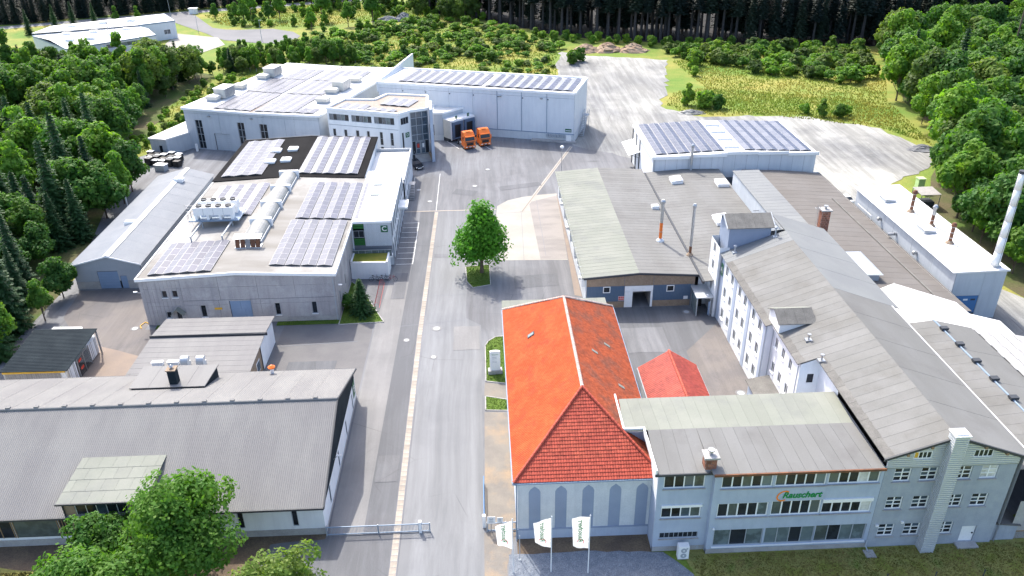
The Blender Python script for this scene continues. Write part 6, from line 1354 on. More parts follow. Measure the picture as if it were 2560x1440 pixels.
def red_hall():
    t = thing('red_roof_hall', 'pale hall with painted lancet stripes and big hipped orange tile roof', 'hall', (2.1, 53.7, 0))
    m = MB(); P = [(2.1, 53.7), (14.2, 53.65), (14.6, 83.2), (2.1, 83.2)]
    for a, b in zip(P, P[1:]+P[:1]): wall(m, a, b, 1.1, 6.85)
    m.build('wall', 'plaster_pale', t); m = MB(); panel_box(m, P[0], P[1], -.04, 12.1, 0, 1.12, -.2, .06); panel_box(m, P[3], P[0], 0, 29.5, 0, 1.12, -.2, .06); m.build('plinth', 'paint_blue', t)
    for a in (1.0, 3.35, 5.78, 8.2, 10.6):
        q = [(a, 1.16), (a+1.05, 1.16), (a+1.05, 5.55), (a+.92, 5.85), (a+.525, 6.2), (a+.13, 5.85), (a, 5.55)]; MB().face([(2.1+u, 53.694-.004*u, z) for u, z in q]).build('painted_lancet', 'paint_blue_deep', t)
    m = MB(); panel_box(m, P[0], P[1], -.05, 12.15, 1.06, 1.2, .0, .09); m.build('plinth_ledge', 'paint_blue_deep', t)
    m = MB(); panel_box(m, P[0], P[1], -.3, 12.2, 6.72, 6.9, .0, .32); m.build('cornice', 'paint_blue', t)
    for x in (2.0, 14.05): downpipe(t, x, 53.5, 0, 6.8, 'trim_blue')
    # dark underlay below the tiles
    mb = MB(); a, b, c, d = (HX0, HY0, HZ0), (HX1, HY0, HZ0), (HX1, HY1, HZ0), (HX0, HY1, HZ0); r0, r1 = (HXM, RY0, HZ1), (HXM, RY1, HZ1)
    mb.face([a, b, r0]).face([b, c, r1, r0]).face([c, d, r1]).face([d, a, r0, r1]); mb.build('roof_underlay', 'tile_worn', t)
    rise = HZ1-HZ0
    runf = RY0-HY0; Lf = math.hypot(runf, rise); Wf = HX1-HX0
    tile_slope(t, (HX0, HY0, HZ0+.02), (1, 0, 0), (0, runf, rise), lambda u, v: (HXM-HX0)*v/Lf < u < Wf-(HX1-HXM)*v/Lf and v < Lf, Wf, Lf, 'tile_red', singles=300)
    runl = HXM-HX0; Ll = math.hypot(runl, rise); Wl = HY1-HY0
    tile_slope(t, (HX0, HY1, HZ0+.02), (0, -1, 0), (runl, 0, rise), lambda u, v: (HY1-RY1)*v/Ll < u < Wl-(RY0-HY0)*v/Ll and v < Ll, Wl, Ll, 'tile_orange')
    runr = HX1-HXM; Lr = math.hypot(runr, rise)
    tile_slope(t, (HX1, HY0, HZ0+.02), (0, 1, 0), (-runr, 0, rise), lambda u, v: (RY0-HY0)*v/Lr < u < Wl-(HY1-RY1)*v/Lr and v < Lr, Wl, Lr, 'tile_worn')
    cap_line(t, (HXM, RY0, HZ1+.06), (HXM, RY1, HZ1+.06), .17, 'ridge_pale'); cap_line(t, (HX0, HY0, HZ0+.08), (HXM, RY0, HZ1+.08), .15, 'tile_red'); cap_line(t, (HX1, HY0, HZ0+.08), (HXM, RY0, HZ1+.08), .15, 'tile_red')
    cap_line(t, (HX0, HY1, HZ0+.08), (HXM, RY1, HZ1+.08), .15, 'ridge_pale'); cap_line(t, (HX1, HY1, HZ0+.08), (HXM, RY1, HZ1+.08), .15, 'ridge_pale')
    g_ = MB().box(HX0-.14, HX0+.0, HY0, HY1, HZ0-.12, HZ0+.0).box(HX0-.1, HX1, HY0-.14, HY0+.0, HZ0-.12, HZ0).box(HX1, HX1+.14, HY0, HY1, HZ0-.12, HZ0); g_.build('gutter', 'trim_blue', t)
    nl = Vector((-rise, 0, runl)).normalized(); zz = lambda x: HZ0+rise*(x-HX0)/runl
    u_ = Vector((runl, 0, rise)).normalized(); c = Vector((4.6, 74.2, zz(4.6)+.1)); MB().obox(c, u_*.45, Vector((0, .32, 0)), nl*.07).build('roof_window', 'trim_dark', t); MB().obox(c+nl*.08, u_*.36, Vector((0, .24, 0)), nl*.015).build('pane', 'glass_frost', t)
    nr = Vector((rise, 0, runr)).normalized(); ur = Vector((-runr, 0, rise)).normalized()
    for x, y in ((10.8, 68.8), (12.6, 72.1), (13.0, 64.9)): MB().obox(Vector((x, y, HZ0+rise*(HX1-x)/runr+.08)), ur*.38, Vector((0, .2, 0)), nr*.05).build('roof_hatch', 'felt_green', t)
    # low flat annex behind
    m = MB(); Q = [(2.1, 83.3), (15.2, 83.3), (15.2, 91.2), (2.0, 91.2)]
    for a, b in zip(Q, Q[1:]+Q[:1]): wall(m, a, b, 0, 3.9)
    m.build('annex_wall', 'plaster_pale', t); strips(t, (1.8, 83.2, 4.05), (15.4, 83.2, 4.05), (15.4, 91.5, 3.95), (1.8, 91.5, 3.95), 12, 'felt_green', t=.12)
red_hall()
def red_shed():
    t = thing('red_shed', 'small gabled outbuilding with dark red tile roof in the courtyard', 'outbuilding', (17, 64, 0)); X0, X1, Y0, Y1, xm = 17.2, 23.0, 63.0, 74.3, 20.1
    m = MB(); wall(m, (X0, Y0), (X1, Y0), 0, 3.9); wall(m, (X1, Y0), (X1, Y1), 0, 3.9); wall(m, (X1, Y1), (X0, Y1), 0, 3.9, top=[(0, 3.9), (2.9, 5.8), (5.8, 3.9)]); wall(m, (X0, Y1), (X0, Y0), 0, 3.9); m.build('wall', 'plaster_pale', t)
    a, b, ya, yb = 16.75, 23.4, 62.5, 74.9; rise = 2.15; mb = MB().slab([(a, ya, 3.95), (xm, ya, 6.1), (xm, yb, 6.1), (a, yb, 3.95)], .08).slab([(xm, ya, 6.1), (b, ya, 3.95), (b, yb, 3.95), (xm, yb, 6.1)], .08); mb.build('roof_underlay', 'tile_dark_red', t)
    L = math.hypot(xm-a, rise); tile_slope(t, (a, yb, 3.98), (0, -1, 0), (xm-a, 0, rise), lambda u, v: v < L-.05, yb-ya, L, 'tile_dark_red', .3, .36, singles=0); tile_slope(t, (b, ya, 3.98), (0, 1, 0), (xm-b, 0, rise), lambda u, v: v < L-.05, yb-ya, L, 'tile_dark_red', .3, .36)
    cap_line(t, (xm, ya, 6.17), (xm, yb, 6.17), .16, 'tile_red'); MB().box(a-.12, a, ya, yb, 3.78, 3.93).box(b, b+.12, ya, yb, 3.78, 3.93).build('gutter', 'trim_grey', t)
red_shed()
def entrance():
    t = thing('entrance_porch', 'small grey glazed entrance porch between navy workshop and white block', 'porch', (28.0, 93, 0))
    MB().slab([(27.9, 92.4, 2.95), (30.1, 92.4, 2.95), (30.1, 95.7, 3.1), (27.9, 95.7, 3.1)], .14).build('roof', 'sheet_metal', t)
    for x, y in ((28.1, 92.6), (29.9, 92.6), (28.1, 95.4)): MB().box(x-.06, x+.06, y-.06, y+.06, 0, 2.85).build('post', 'trim_grey', t)
    MB().box(28.05, 28.09, 92.7, 95.4, .1, 2.8).build('side_pane', 'glass_frost', t); MB().box(28.6, 29.5, 95.3, 95.4, 0, 2.3).build('door', 'black_plastic', t); MB().box(29.62, 29.84, 92.55, 92.62, .2, 2.2).build('door_leaf', 'door_blue', t)
    for x in (28.3, 29.5): MB().lathe((x, 92.9, 2.96), [(.18, 0), (.18, .12), (.06, .2)], 8).build('roof_lamp', 'white_paint', t)
entrance()

# ---------------------------------------------------------------- boiler house and sheds on the right
def boiler():
    t = thing('boiler_house', 'long white-roofed boiler house on the right with blue door', 'boiler house', (60.9, 90, 0)); X0, X1, Y0, Y1, Z = 60.9, 67.5, 89.8, 120.2, 6.95
    m = MB()
    for p, q in (((X0, Y0), (X1, Y0)), ((X1, Y0), (X1, Y1)), ((X1, Y1), (X0, Y1)), ((X0, Y1), (X0, Y0))): wall(m, p, q, 0, Z)
    m.build('wall', 'joint', t)
    sheet_wall(t, (X0, Y1), (X0, Y0), .4, Z, [], [4.6, 10.3, 13.2, 18.9, 24.65], [], 'clad_grey'); sheet_wall(t, (X0, Y0), (X1, Y0), 0, Z, [(.5, 3.75, 0, 3.5)], [3.8], [], 'clad_grey', gap=.012); sheet_wall(t, (X1, Y0), (X1, Y1), 0, Z, [], [10, 20], [], 'clad_grey')
    m = MB(); panel_box(m, (X0, Y0), (X1, Y0), .55, 3.7, .9, 3.45, .01, .03); d = m.build('roller_door', 'door_bright', t)
    for k in range(3): m = MB(); panel_box(m, (X0, Y0), (X1, Y0), .8+k*1.0, 1.4+k*1.0, 2.75, 3.0, .03, .045); m.build('door_window', ['trim_dark', 'trim_white', 'trim_dark'][k], d)
    m = MB(); panel_box(m, (X0, Y0), (X1, Y0), .55, 3.7, 0, .9, .004, .01); m.build('doorway', 'trim_dark', t)
    MB().slab([(X0-.35, Y0-.2, Z+.12), (X1+.3, Y0-.2, Z+.28), (X1+.3, Y1+.2, Z+.28), (X0-.35, Y1+.2, Z+.12)], .22).build('roof', 'membrane_white', t)
    m = MB().tube((X0-.45, Y0-.1, Z+.0), (X0-.45, Y1+.1, Z+.0), .09); m.build('gutter', 'trim_white', t)
    for y in (93, 98.5, 103, 108, 113, 117.5): MB().path([(X0-.45, y, Z+.1), (X0-.45, y, Z+.55)], .03).build('gutter_bracket', 'trim_grey', t)
    for y, z, h in ((111.0, 5.4, 0), (105.8, 5.2, 1), (99.6, 5.1, 0)):
        m = MB(); m.tube((X0-.0, y, z), (X0-.45, y, z), .22, .22, 10)
        if h: m.tube((X0-.45, y, z), (X0-1.2, y+.3, z-.15), .2, .22, 10)
        else: m.lathe((X0-.45, y, z), [(.1, -.3), (.3, -.1), (.26, .2), (.05, .3)], 10)
        m.build('wall_vent', 'steel', t)
boiler()
for x, y, z1, lb in ((64.3, 109.4, 10.0, 'farthest of three rusty stacks on the boiler house roof'), (64.7, 104.1, 9.8, 'middle of three rusty stacks on the boiler house roof'), (64.3, 98.2, 9.6, 'nearest of three rusty stacks on the boiler house roof')):
    flue('rusty_stack', lb, x, y, 7.2, z1, .24, ['rust', 'rust', 'rust'] if y != 104.1 else ['rust', 'rust', 'steel'], group='rusty stacks')
skylight('farther open roof light on the boiler house', (62.9, 114.2, 7.15), 1.7, 2.2, .6, 'white_paint', 'trim_grey', open_=-.1); skylight('nearer open roof light on the boiler house', (63.2, 102.6, 7.15), 1.7, 2.4, .6, 'white_paint', 'trim_grey', open_=-.1)
def big_chimney():
    x, y = 66.4, 90.9; t = thing('tall_chimney', 'tall slender white steel chimney on the boiler house corner', 'chimney', (x, y, 7.1)); n = 6
    for i in range(n): MB().tube((x, y, 7.1+i*2.15), (x, y, 7.1+(i+1)*2.15-.03), .52-.02*i, .5-.02*i, 16).build('shaft_section', 'white_paint', t, smooth=True)
    MB().lathe((x, y, 7.1), [(.85, 0), (.85, .1), (.6, .22)], 16).build('foot', 'steel', t); MB().lathe((x, y, 19.95), [(.44, 0), (.46, .35), (.36, .36)], 16).build('rim', 'trim_dark', t)
    m = MB()
    for k in range(38): m.tube((x-.62, y-.12, 7.6+k*.32), (x-.42, y-.0, 7.6+k*.32), .025)
    m.tube((x-.62, y-.12, 7.4), (x-.6, y-.12, 19.6), .025); m.build('climbing_irons', 'trim_grey', t)
    MB().path([(x+.1, y-.5, 7.6), (x+.1, y-.46, 19.5)], .02).build('cable', 'trim_dark', t)
big_chimney()
def white_shed():
    t = thing('white_roof_shed', 'wide low shed with bright white gable roof below the boiler house', 'shed', (50, 77, 0))
    m = MB(); wall(m, (47.2, 77.0), (61.8, 75.0), 0, 4.4); wall(m, (61.8, 75.0), (62.0, 81.3), 0, 4.3); m.build('wall', 'clad_grey', t)
    MB().slab([(47.6, 77.2, 6.75), (51.3, 76.9, 7.1), (51.3, 87.2, 7.1), (48.6, 86.1, 6.8)], .15).build('roof', 'membrane_white', t)
    MB().slab([(51.3, 76.9, 7.1), (62.2, 76.6, 4.55), (62.4, 81.6, 4.5), (58.6, 82.0, 5.4), (58.4, 84.8, 5.45), (51.3, 87.2, 7.1)], .15).build('roof', 'membrane_white', t)
    MB().tube((51.3, 76.9, 7.12), (51.3, 87.2, 7.12), .05).build('ridge_seam', 'trim_grey', t)
    MB().slab([(47.5, 76.6, 6.85), (51.3, 76.5, 7.22), (51.3, 76.95, 7.22), (47.5, 77.1, 6.85)], .2).slab([(51.3, 76.5, 7.22), (62.2, 76.2, 4.66), (62.2, 76.65, 4.66), (51.3, 76.95, 7.22)], .2).build('verge', 'sheet_metal', t)
white_shed()
def hall_i():
    t = thing('side_hall', 'side hall with tan felt roof and dark ridge vents at the right edge', 'hall', (47, 51, 0)); Y0, Y1 = 44, 76.4
    m = MB(); wall(m, (46.4, 51.3), (64, 51.3), 0, 4.5); m.build('wall', 'conc_plinth', t)
    strips(t, (45.7, Y1, 7.55), (45.7, 52, 7.55), (50.6, 52, 8.1), (50.6, Y1, 8.1), 17, 'felt_tan', t=.06, lap=.005, gap=.01); strips(t, (55.3, 52, 6.9), (55.3, Y1, 6.9), (50.6, Y1, 8.1), (50.6, 52, 8.1), 4, 'felt_grey', t=.06)
    MB().tube((50.6, 52, 8.12), (50.6, Y1, 8.12), .1).build('ridge_line', 'trim_blue', t)
    k = MB().box(-.4, .4, -.28, .28, -.1, .16).mesh('trim_dark')
    for i in range(6): inst('ridge_vent', k, t, (50.7, 74.3-i*3.25, 8.26))
    # asbestos-style slates on the lower lean-to
    sl = MB().box(-.78, .78, -.58, .58, -.02, .02).mesh('asbestos_tile'); tl = math.atan2(6.8-4.8, 65.2-55.3)
    for i in range(6):
        for j in range(20): inst('slate', sl, t, (56.15+i*1.62+(j % 2)*.12, 75.6-j*1.2, 6.74-(i*1.62+(j % 2)*.12)*.2), (0, tl, 0))
    MB().slab([(55.3, 52, 6.76), (65.6, 52, 4.7), (65.6, 76.3, 4.7), (55.3, 76.3, 6.76)], .1).build('lean_to', 'felt_dark', t)
    m = MB(); wall(m, (65.4, 52), (65.4, 76), 0, 4.6); m.build('wall', 'clad_grey', t)
hall_i()
def metal_box():
    t = thing('roof_house', 'small metal roof house with ribbed lid behind the long grey roof', 'roof house', (48, 92, 5)); MB().box(47.0, 51.6, 91.4, 98.0, 5.0, 6.3).build('wall', 'clad_grey', t)
    strips(t, (46.8, 91.1, 6.35), (46.8, 98.3, 6.35), (52.0, 98.3, 6.2), (52.0, 91.1, 6.2), 5, 'sheet_metal', waves=4, amp=.05)
metal_box()

# ================================================================== THINGS IN THE YARD
def lorry(label, x, y, head):
    """local frame: the cab looks along -Y"""
    t = thing('truck_tractor', label, 'truck', (x, y, 0), head, 'orange trucks at the dock', local=True)
    m = MB(); prof = [(-.02, .55), (-.1, 1.0), (-.06, 1.9), (.14, 2.75), (.3, 3.05), (.9, 3.62), (1.9, 3.7), (2.2, 3.55), (2.2, .75), (1.55, .6), (.5, .6)]; w = 1.23; k = len(prof); n0 = len(m.v)
    for s in (-1, 1):
        for (yy, z) in prof: m.v.append((s*(w-.10*max(0, (z-2.6))), yy, z))
    m.f.append(tuple(range(k))); m.m.append(0); m.f.append(tuple(reversed(range(k, 2*k)))); m.m.append(0)
    for i in range(k): j = (i+1) % k; m.f.append((i, k+i, k+j, j)); m.m.append(0)
    m.build('cab', 'orange_paint', t)
    MB().face([(-1.08, -.09, 1.95), (1.08, -.09, 1.95), (1.03, .12, 2.72), (-1.03, .12, 2.72)]).build('windscreen', 'glass', t); MB().box(-1.1, 1.1, -.14, .16, 2.76, 2.92).build('sun_visor', 'orange_paint', t)
    MB().box(-.78, .78, -.14, -.02, .95, 1.5).build('grille', 'black_plastic', t); MB().box(-1.0, 1.0, -.125, -.03, 1.58, 1.72).build('logo_band', 'trim_dark', t)
    b = MB().box(-1.24, 1.24, -.2, .5, .38, .82).build('bumper', 'orange_paint', t); MB().box(-.55, .55, -.22, -.19, .42, .6).build('lower_grille', 'black_plastic', b); MB().box(-.26, .26, -.235, -.222, .6, .72).build('number_plate', 'white_paint', b)
    for s in (-1, 1):
        MB().box(min(s*.62, s*1.05), max(s*.62, s*1.05), -.225, -.19, .6, .76).build('headlight', 'white_paint', t); MB().box(min(s*1.24, s*1.42), max(s*1.24, s*1.42), -.08, .12, 1.75, 2.5).build('mirror', 'orange_paint', t)
        MB().face([(s*1.232, .35, 1.9), (s*1.232, 1.2, 1.9), (s*1.226, 1.2, 2.6), (s*1.226, .5, 2.6)][::s]).build('side_window', 'glass', t)
        MB().box(min(s*.9, s*1.2), max(s*.9, s*1.2), 1.75, 3.6, .45, 1.0).build('fuel_tank', 'steel', t)
        for yy in (.95, 4.55):
            r = .5; wl_ = MB().tube((s*.82, yy, r), (s*1.2, yy, r), r, r, 16).build('wheel', 'tyre', t); MB().tube((s*1.19, yy, r), (s*1.215, yy, r), .28, .24, 12).build('rim', 'steel', wl_)
        mg = MB(); q = 8
        for i in range(q):
            a0, a1 = math.pi*i/q, math.pi*(i+1)/q; f = lambda a, x_: (x_, 4.55-.62*math.cos(a), .5+.62*math.sin(a)); mg.face([f(a0, s*.8), f(a0, s*1.22), f(a1, s*1.22), f(a1, s*.8)])
        mg.build('mudguard', 'black_plastic', t)
    MB().box(-.5, -.36, 2.0, 5.7, .75, 1.0).box(.36, .5, 2.0, 5.7, .75, 1.0).box(-.9, .9, 2.3, 2.9, .7, 1.02).box(-.36, .36, 5.4, 5.6, .78, .98).build('chassis', 'black_plastic', t)
    MB().lathe((0, 4.3, 1.02), [(.5, 0), (.5, .1), (.1, .12)], 12).build('fifth_wheel', 'trim_dark', t); MB().box(-1.15, 1.15, 2.24, 2.3, .9, 2.6).build('cab_back', 'trim_dark', t); MB().box(-.5, .5, .9, 1.7, 3.68, 3.74).build('roof_hatch', 'orange_paint', t)
    return t
lorry('orange truck tractor parked nearer, at the first dock bay', -2.75, 165.5, R(21)); lorry('orange truck tractor parked farther right, at the second dock bay', .55, 167.3, R(20))
def car(label, x, y, head, paint='car_black', group=None):
    t = thing('parked_car', label, 'car', (x, y, 0), head, group, local=True); m = MB(); L = 4.4
    prof = [(0, .35, .72), (.02, .62, .8), (.12, .78, .84), (1.05, .95, .9), (1.2, .97, .9), (1.95, 1.42, .66), (2.5, 1.5, .64), (3.3, 1.46, .64), (4.05, 1.08, .8), (4.32, .95, .82), (4.4, .6, .8), (4.36, .35, .74)]; k = len(prof)
    for s in (-1, 1):
        for yy, z, w in prof: m.v.append((s*w, yy, z))
    mid = 2*k
    for s in (-1, 1):
        for yy in [p[0] for p in prof]: m.v.append((s*.9, yy*.985+.03, .68 if .1 < yy < 4.3 else .5))
    for i in range(k-1): m.f.append((i, k+i, k+i+1, i+1)); m.m.append(0)
    m.f.append((k-1, 2*k-1, k, 0)); m.m.append(0); m.f.append(tuple(range(k))); m.m.append(0); m.f.append(tuple(reversed(range(k, 2*k)))); m.m.append(0); m.v = m.v[:2*k]
    m.build('body', paint, t)
    MB().face([(-.84, 1.2, 1.0), (.84, 1.2, 1.0), (.63, 1.93, 1.42), (-.63, 1.93, 1.42)]).build('windscreen', 'glass', t); MB().face([(.63, 3.36, 1.45), (.76, 4.0, 1.11), (-.76, 4.0, 1.11), (-.63, 3.36, 1.45)][::-1]).build('rear_window', 'glass', t)
    for s in (-1, 1):
        MB().face([(s*.87, 1.35, 1.0), (s*.87, 3.85, 1.05), (s*.67, 3.25, 1.42), (s*.68, 2.0, 1.4)][::s]).build('side_window', 'glass', t)
        MB().box(min(s*.5, s*.78), max(s*.5, s*.78), -.02, .1, .6, .72).build('headlight', 'white_paint', t); MB().box(min(s*.9, s*1.02), max(s*.9, s*1.02), 1.35, 1.5, .95, 1.08).build('mirror', paint, t)
        for yy in (.85, 3.5): wl_ = MB().tube((s*.66, yy, .33), (s*.9, yy, .33), .33, .33, 14).build('wheel', 'tyre', t); MB().tube((s*.895, yy, .33), (s*.91, yy, .33), .21, .19, 10).build('rim', 'steel', wl_)
    MB().box(-.4, .4, -.03, .02, .42, .56).build('number_plate', 'white_paint', t); MB().box(-.55, .55, -.015, .05, .58, .72).build('grille', 'black_plastic', t)
    return t
car('black car parked by the office tower steps', -12.75, 153.2, R(24)); car('dark car just visible behind the brown felt roof, farther away', 62.6, 139.5, R(-170), 'car_black'); car('white car just visible behind the brown felt roof, nearer', 63.6, 133.0, R(-170), 'white_paint')
# gates, fence posts and signs at the entrance
def gate(label, x0, x1, y, nb, signs=False):
    t = thing('sliding_gate', label, 'gate', (x0, y, 0)); MB().box(x0, x1, y-.04, y+.04, .98, 1.06).box(x0, x1, y-.04, y+.04, .08, .18).build('rail', 'trim_blue', t); m = MB()
    for i in range(nb): x = x0+(x1-x0)*(i+.5)/nb; m.box(x-.014, x+.014, y-.012, y+.012, .17, 1.0)
    m.build('bars', 'trim_blue', t)
    for x in (x0, (x0+x1)/2, x1-1.0, x1): MB().box(x-.05, x+.05, y-.05, y+.05, 0, 1.15).build('post', 'trim_grey', t)
    return t
g1 = gate('grey-blue sliding gate with white end post across the lane', -15.5, -6.0, 55.0, 74); MB().box(-7.0, -6.75, 54.85, 55.15, 0, 1.35).build('guide_post', 'white_paint', g1)
gate('short grey gate section beside the red-roofed hall', -.7, 2.0, 54.75, 22)
t = thing('gate_leaf', 'blue barrier leaf standing along the right kerb behind the gate', 'gate', (-.95, 56, 0)); MB().box(-1.0, -.92, 56, 61.2, .9, 1.0).box(-1.0, -.92, 56, 61.2, .1, .2).build('rail', 'door_bright', t); m = MB()
for k in range(24): m.box(-.975, -.945, 56.1+k*.22, 56.13+k*.22, .2, .9)
m.build('bars', 'trim_blue', t); MB().box(-1.12, -.82, 55.2, 55.5, 0, 1.45).build('motor_post', 'white_paint', t)
for x, w, h, lb in ((-.3, .75, .85, 'larger white notice board on the short gate'), (.5, .55, .6, 'smaller white notice board on the short gate')):
    t = thing('notice_board', lb, 'sign', (x, 54.6, 0)); MB().box(x-w/2, x+w/2, 54.6, 54.63, 1.5-h/2, 1.5+h/2).build('board', 'white_paint', t); MB().tube((x, 54.66, 0), (x, 54.66, 1.5), .03).build('post', 'steel', t)
    r = MB(); k = 14
    for i in range(k): q0, q1 = 2*math.pi*i/k, 2*math.pi*(i+1)/k; f = lambda q, rr: (x+rr*math.cos(q), 54.594, 1.5+h*.18+rr*math.sin(q)); r.face([f(q0, w*.26), f(q1, w*.26), f(q1, w*.2), f(q0, w*.2)])
    r.box(x-w*.15, x+w*.15, 54.592, 54.599, 1.5+h*.1, 1.5+h*.24); r.box(x-w*.3, x+w*.3, 54.592, 54.599, 1.5-h*.3, 1.5-h*.22); r.box(x-w*.25, x+w*.25, 54.592, 54.599, 1.5-h*.17, 1.5-h*.11); r.build('sign_print', 'trim_grey', t)
def flag(label, x, y, h, w, fh, skew, seed):
    t = thing('flagpole', label, 'flag', (x, y, 0), 0, 'white company flags at the entrance', local=True); MB().tube((0, 0, 0), (0, 0, h), .055, .035, 10).lathe((0, 0, h), [(.05, 0), (.07, .06), (.02, .14)], 8).build('pole', 'white_paint', t)
    m = MB(); nx, nz = 10, 16; rr = random.Random(seed); ph = rr.uniform(0, 6)
    def P(i, j, off=0):
        u, v = i/nx, j/nz; drop = (skew*u*(1-v) - skew*.5*u*v*1.3); hh = fh*(1-.16*u)
        return (-.06-w*u*(1-.12*v*u), -.14*math.sin(ph+u*5.2+v*2.2)*u-.1*u*v+off, h-.1-drop-hh*v-.12*u)
    for i in range(nx):
        for j in range(nz): m.face([P(i, j), P(i+1, j), P(i+1, j+1), P(i, j+1)])
    f = m.build('flag_cloth', 'cloth_white', t, smooth=True)
    l = letters(None, 'Rauschert', (0, 0, 0), (0, 0, 0), .62, 'logo_green', 'flag_lettering', shear=.2, weight=.012, ext=0); l.parent = f
    for v in l.data.vertices:                              # printed on the cloth, seen from its back: mirrored, reading upwards
        a, b = v.co.x, v.co.y; u = .5-b/w; vv = .46-a/fh*.98; i, j = max(0, min(1, u))*nx, max(0, min(1, vv))*nz; v.co = P(i, j, -.022)
    ring = MB(); k = 14
    for i in range(k):
        q0, q1 = R(150+200*i/k), R(150+200*(i+1)/k); f_ = lambda q, r: P((.5+r*math.cos(q)/w)*nx, (.8-r*math.sin(q)/fh*-1)*nz*1.0, -.02); ring.face([f_(q0, .36), f_(q1, .36), f_(q1, .29), f_(q0, .29)])
    ring.build('flag_ring', 'logo_red', f); return t
flag('left of the three white company flags, strongly furled', 1.5, 49.8, 6.2, 1.4, 3.3, .55, 1); flag('middle of the three white company flags', 4.8, 49.7, 6.4, 1.5, 3.4, .3, 5); flag('right of the three white company flags, hanging widest', 8.0, 49.4, 6.65, 1.5, 3.6, -.15, 9)
single(MB().tube((2.15, 51.2, 0), (2.15, 51.2, 2.9), .035, .035, 8).box(2.05, 2.25, 51.1, 51.3, 0, .04), 'thin_post', 'trim_grey', 'thin dark post at the front corner of the red-roofed hall', 'post', loc=(2.15, 51.2, 0))
def totem():
    t = thing('totem_sign', 'white rounded company totem sign on a concrete plinth in the grass', 'sign', (.65, 80.6, 0), R(4), None, True); MB().box(-.85, .85, -.35, .45, 0, .55).build('plinth', 'conc_plinth', t)
    m = MB(); k = 8
    for i in range(k):
        a, b = -.62+1.24*i/k, -.62+1.24*(i+1)/k; f = lambda x: -.12-.1*(1-(x/.62)**2); z = lambda x: 3.15+.1*(1-(x/.62)**2)
        m.face([(a, f(a), .55), (b, f(b), .55), (b, f(b), z(b)), (a, f(a), z(a))]); m.face([(a, .12, .55), (a, .12, z(a)), (b, .12, z(b)), (b, .12, .55)]); m.face([(a, f(a), z(a)), (b, f(b), z(b)), (b, .12, z(b)), (a, .12, z(a))])
    m.face([(-.62, -.12, .55), (-.62, -.12, 3.15), (-.62, .12, 3.15), (-.62, .12, .55)]).face([(.62, -.12, .55), (.62, .12, .55), (.62, .12, 3.15), (.62, -.12, 3.15)]); bd = m.build('board', 'white_paint', t)
    letters(bd, 'Rauschert', (0, -.235, 2.8), (R(90), 0, 0), .2, 'logo_green', ext=.002, shear=.2)
    for z in (2.4, 2.2, 1.85, 1.65): MB().box(-.34, .2, -.232, -.225, z, z+.04).build('sign_line', 'trim_grey', bd)
totem()
def heat_pump():
    t = thing('heat_pump', 'white outdoor heat pump with two fans at the foot of the blue block', 'heat pump', (16.6, 50.75, 0), 0, None, True); MB().box(-.48, .48, -.28, .28, .06, 1.5).build('casing', 'white_paint', t)
    for z in (.45, 1.05): m = MB().tube((.0, -.285, z), (0, -.3, z), .27, .27, 16); f = m.build('fan', 'trim_grey', t); MB().tube((0, -.3, z), (0, -.31, z), .08, .08, 8).build('hub', 'white_paint', f)
    MB().box(.2, .36, -.3, -.283, 1.2, 1.34).build('badge', 'trim_grey', t); MB().box(-.5, .5, -.3, .3, 0, .06).build('base', 'conc_plinth', t)
heat_pump()
t = thing('concrete_pad', 'square concrete pad with downpipe shoe on the front lawn', 'concrete pad', (33.1, 50.2, 0)); MB().box(32.8, 33.7, 49.7, 50.6, 0, .12).build('pad', 'conc_plinth', t); MB().path([(33.2, 50.95, .9), (33.1, 50.8, .4), (33.15, 50.3, .16)], .06).build('shoe', 'trim_grey', t)
for lx, ly, h, lb, gr in ((15.4, 150.0, 4.9, 'globe lamp post beyond the corner of the green felt roof', None),):
    t = thing('globe_lamp', lb, 'lamp post', (lx, ly, 0)); MB().tube((lx, ly, 0), (lx, ly, h), .08, .06, 10).build('post', 'steel', t); MB().lathe((lx, ly, h), [(.08, 0), (.3, .1), (.38, .3), (.3, .5), (.05, .6)], 14).build('globe', 'white_paint', t, smooth=True)
def street_lamp(label, x, y, h):
    t = thing('street_lamp', label, 'street lamp', (x, y, 0), 0, 'street lamps by the far road'); MB().tube((x, y, 0), (x, y, h), .09, .06, 8).build('post', 'trim_grey', t); MB().box(x-.15, x+.9, y-.12, y+.12, h-.02, h+.1).build('head', 'trim_grey', t)
street_lamp('leftmost street lamp, at the far road junction', -124, 341, 8); street_lamp('middle street lamp, beside the bend of the access road', -102.5, 306, 8); street_lamp('rightmost street lamp, at the turning circle', -75.5, 288.5, 7)
for x, y, lb in ((-120.5, 360.5, 'first white marker post along the far road'), (-103, 367, 'second white marker post along the far road'), (-91, 361.8, 'third white marker post, near side of the far road'), (-76, 378, 'fourth white marker post along the far road')):
    t = thing('marker_post', lb, 'marker post', (x, y, 0), 0, 'roadside marker posts'); MB().prism([(x-.2, y-.12), (x+.2, y-.12), (x, y+.15)], 0, 1.4).build('post', 'white_paint', t); MB().prism([(x-.21, y-.13), (x+.21, y-.13), (x, y+.16)], 1.0, 1.2).build('band', 'black_plastic', t)
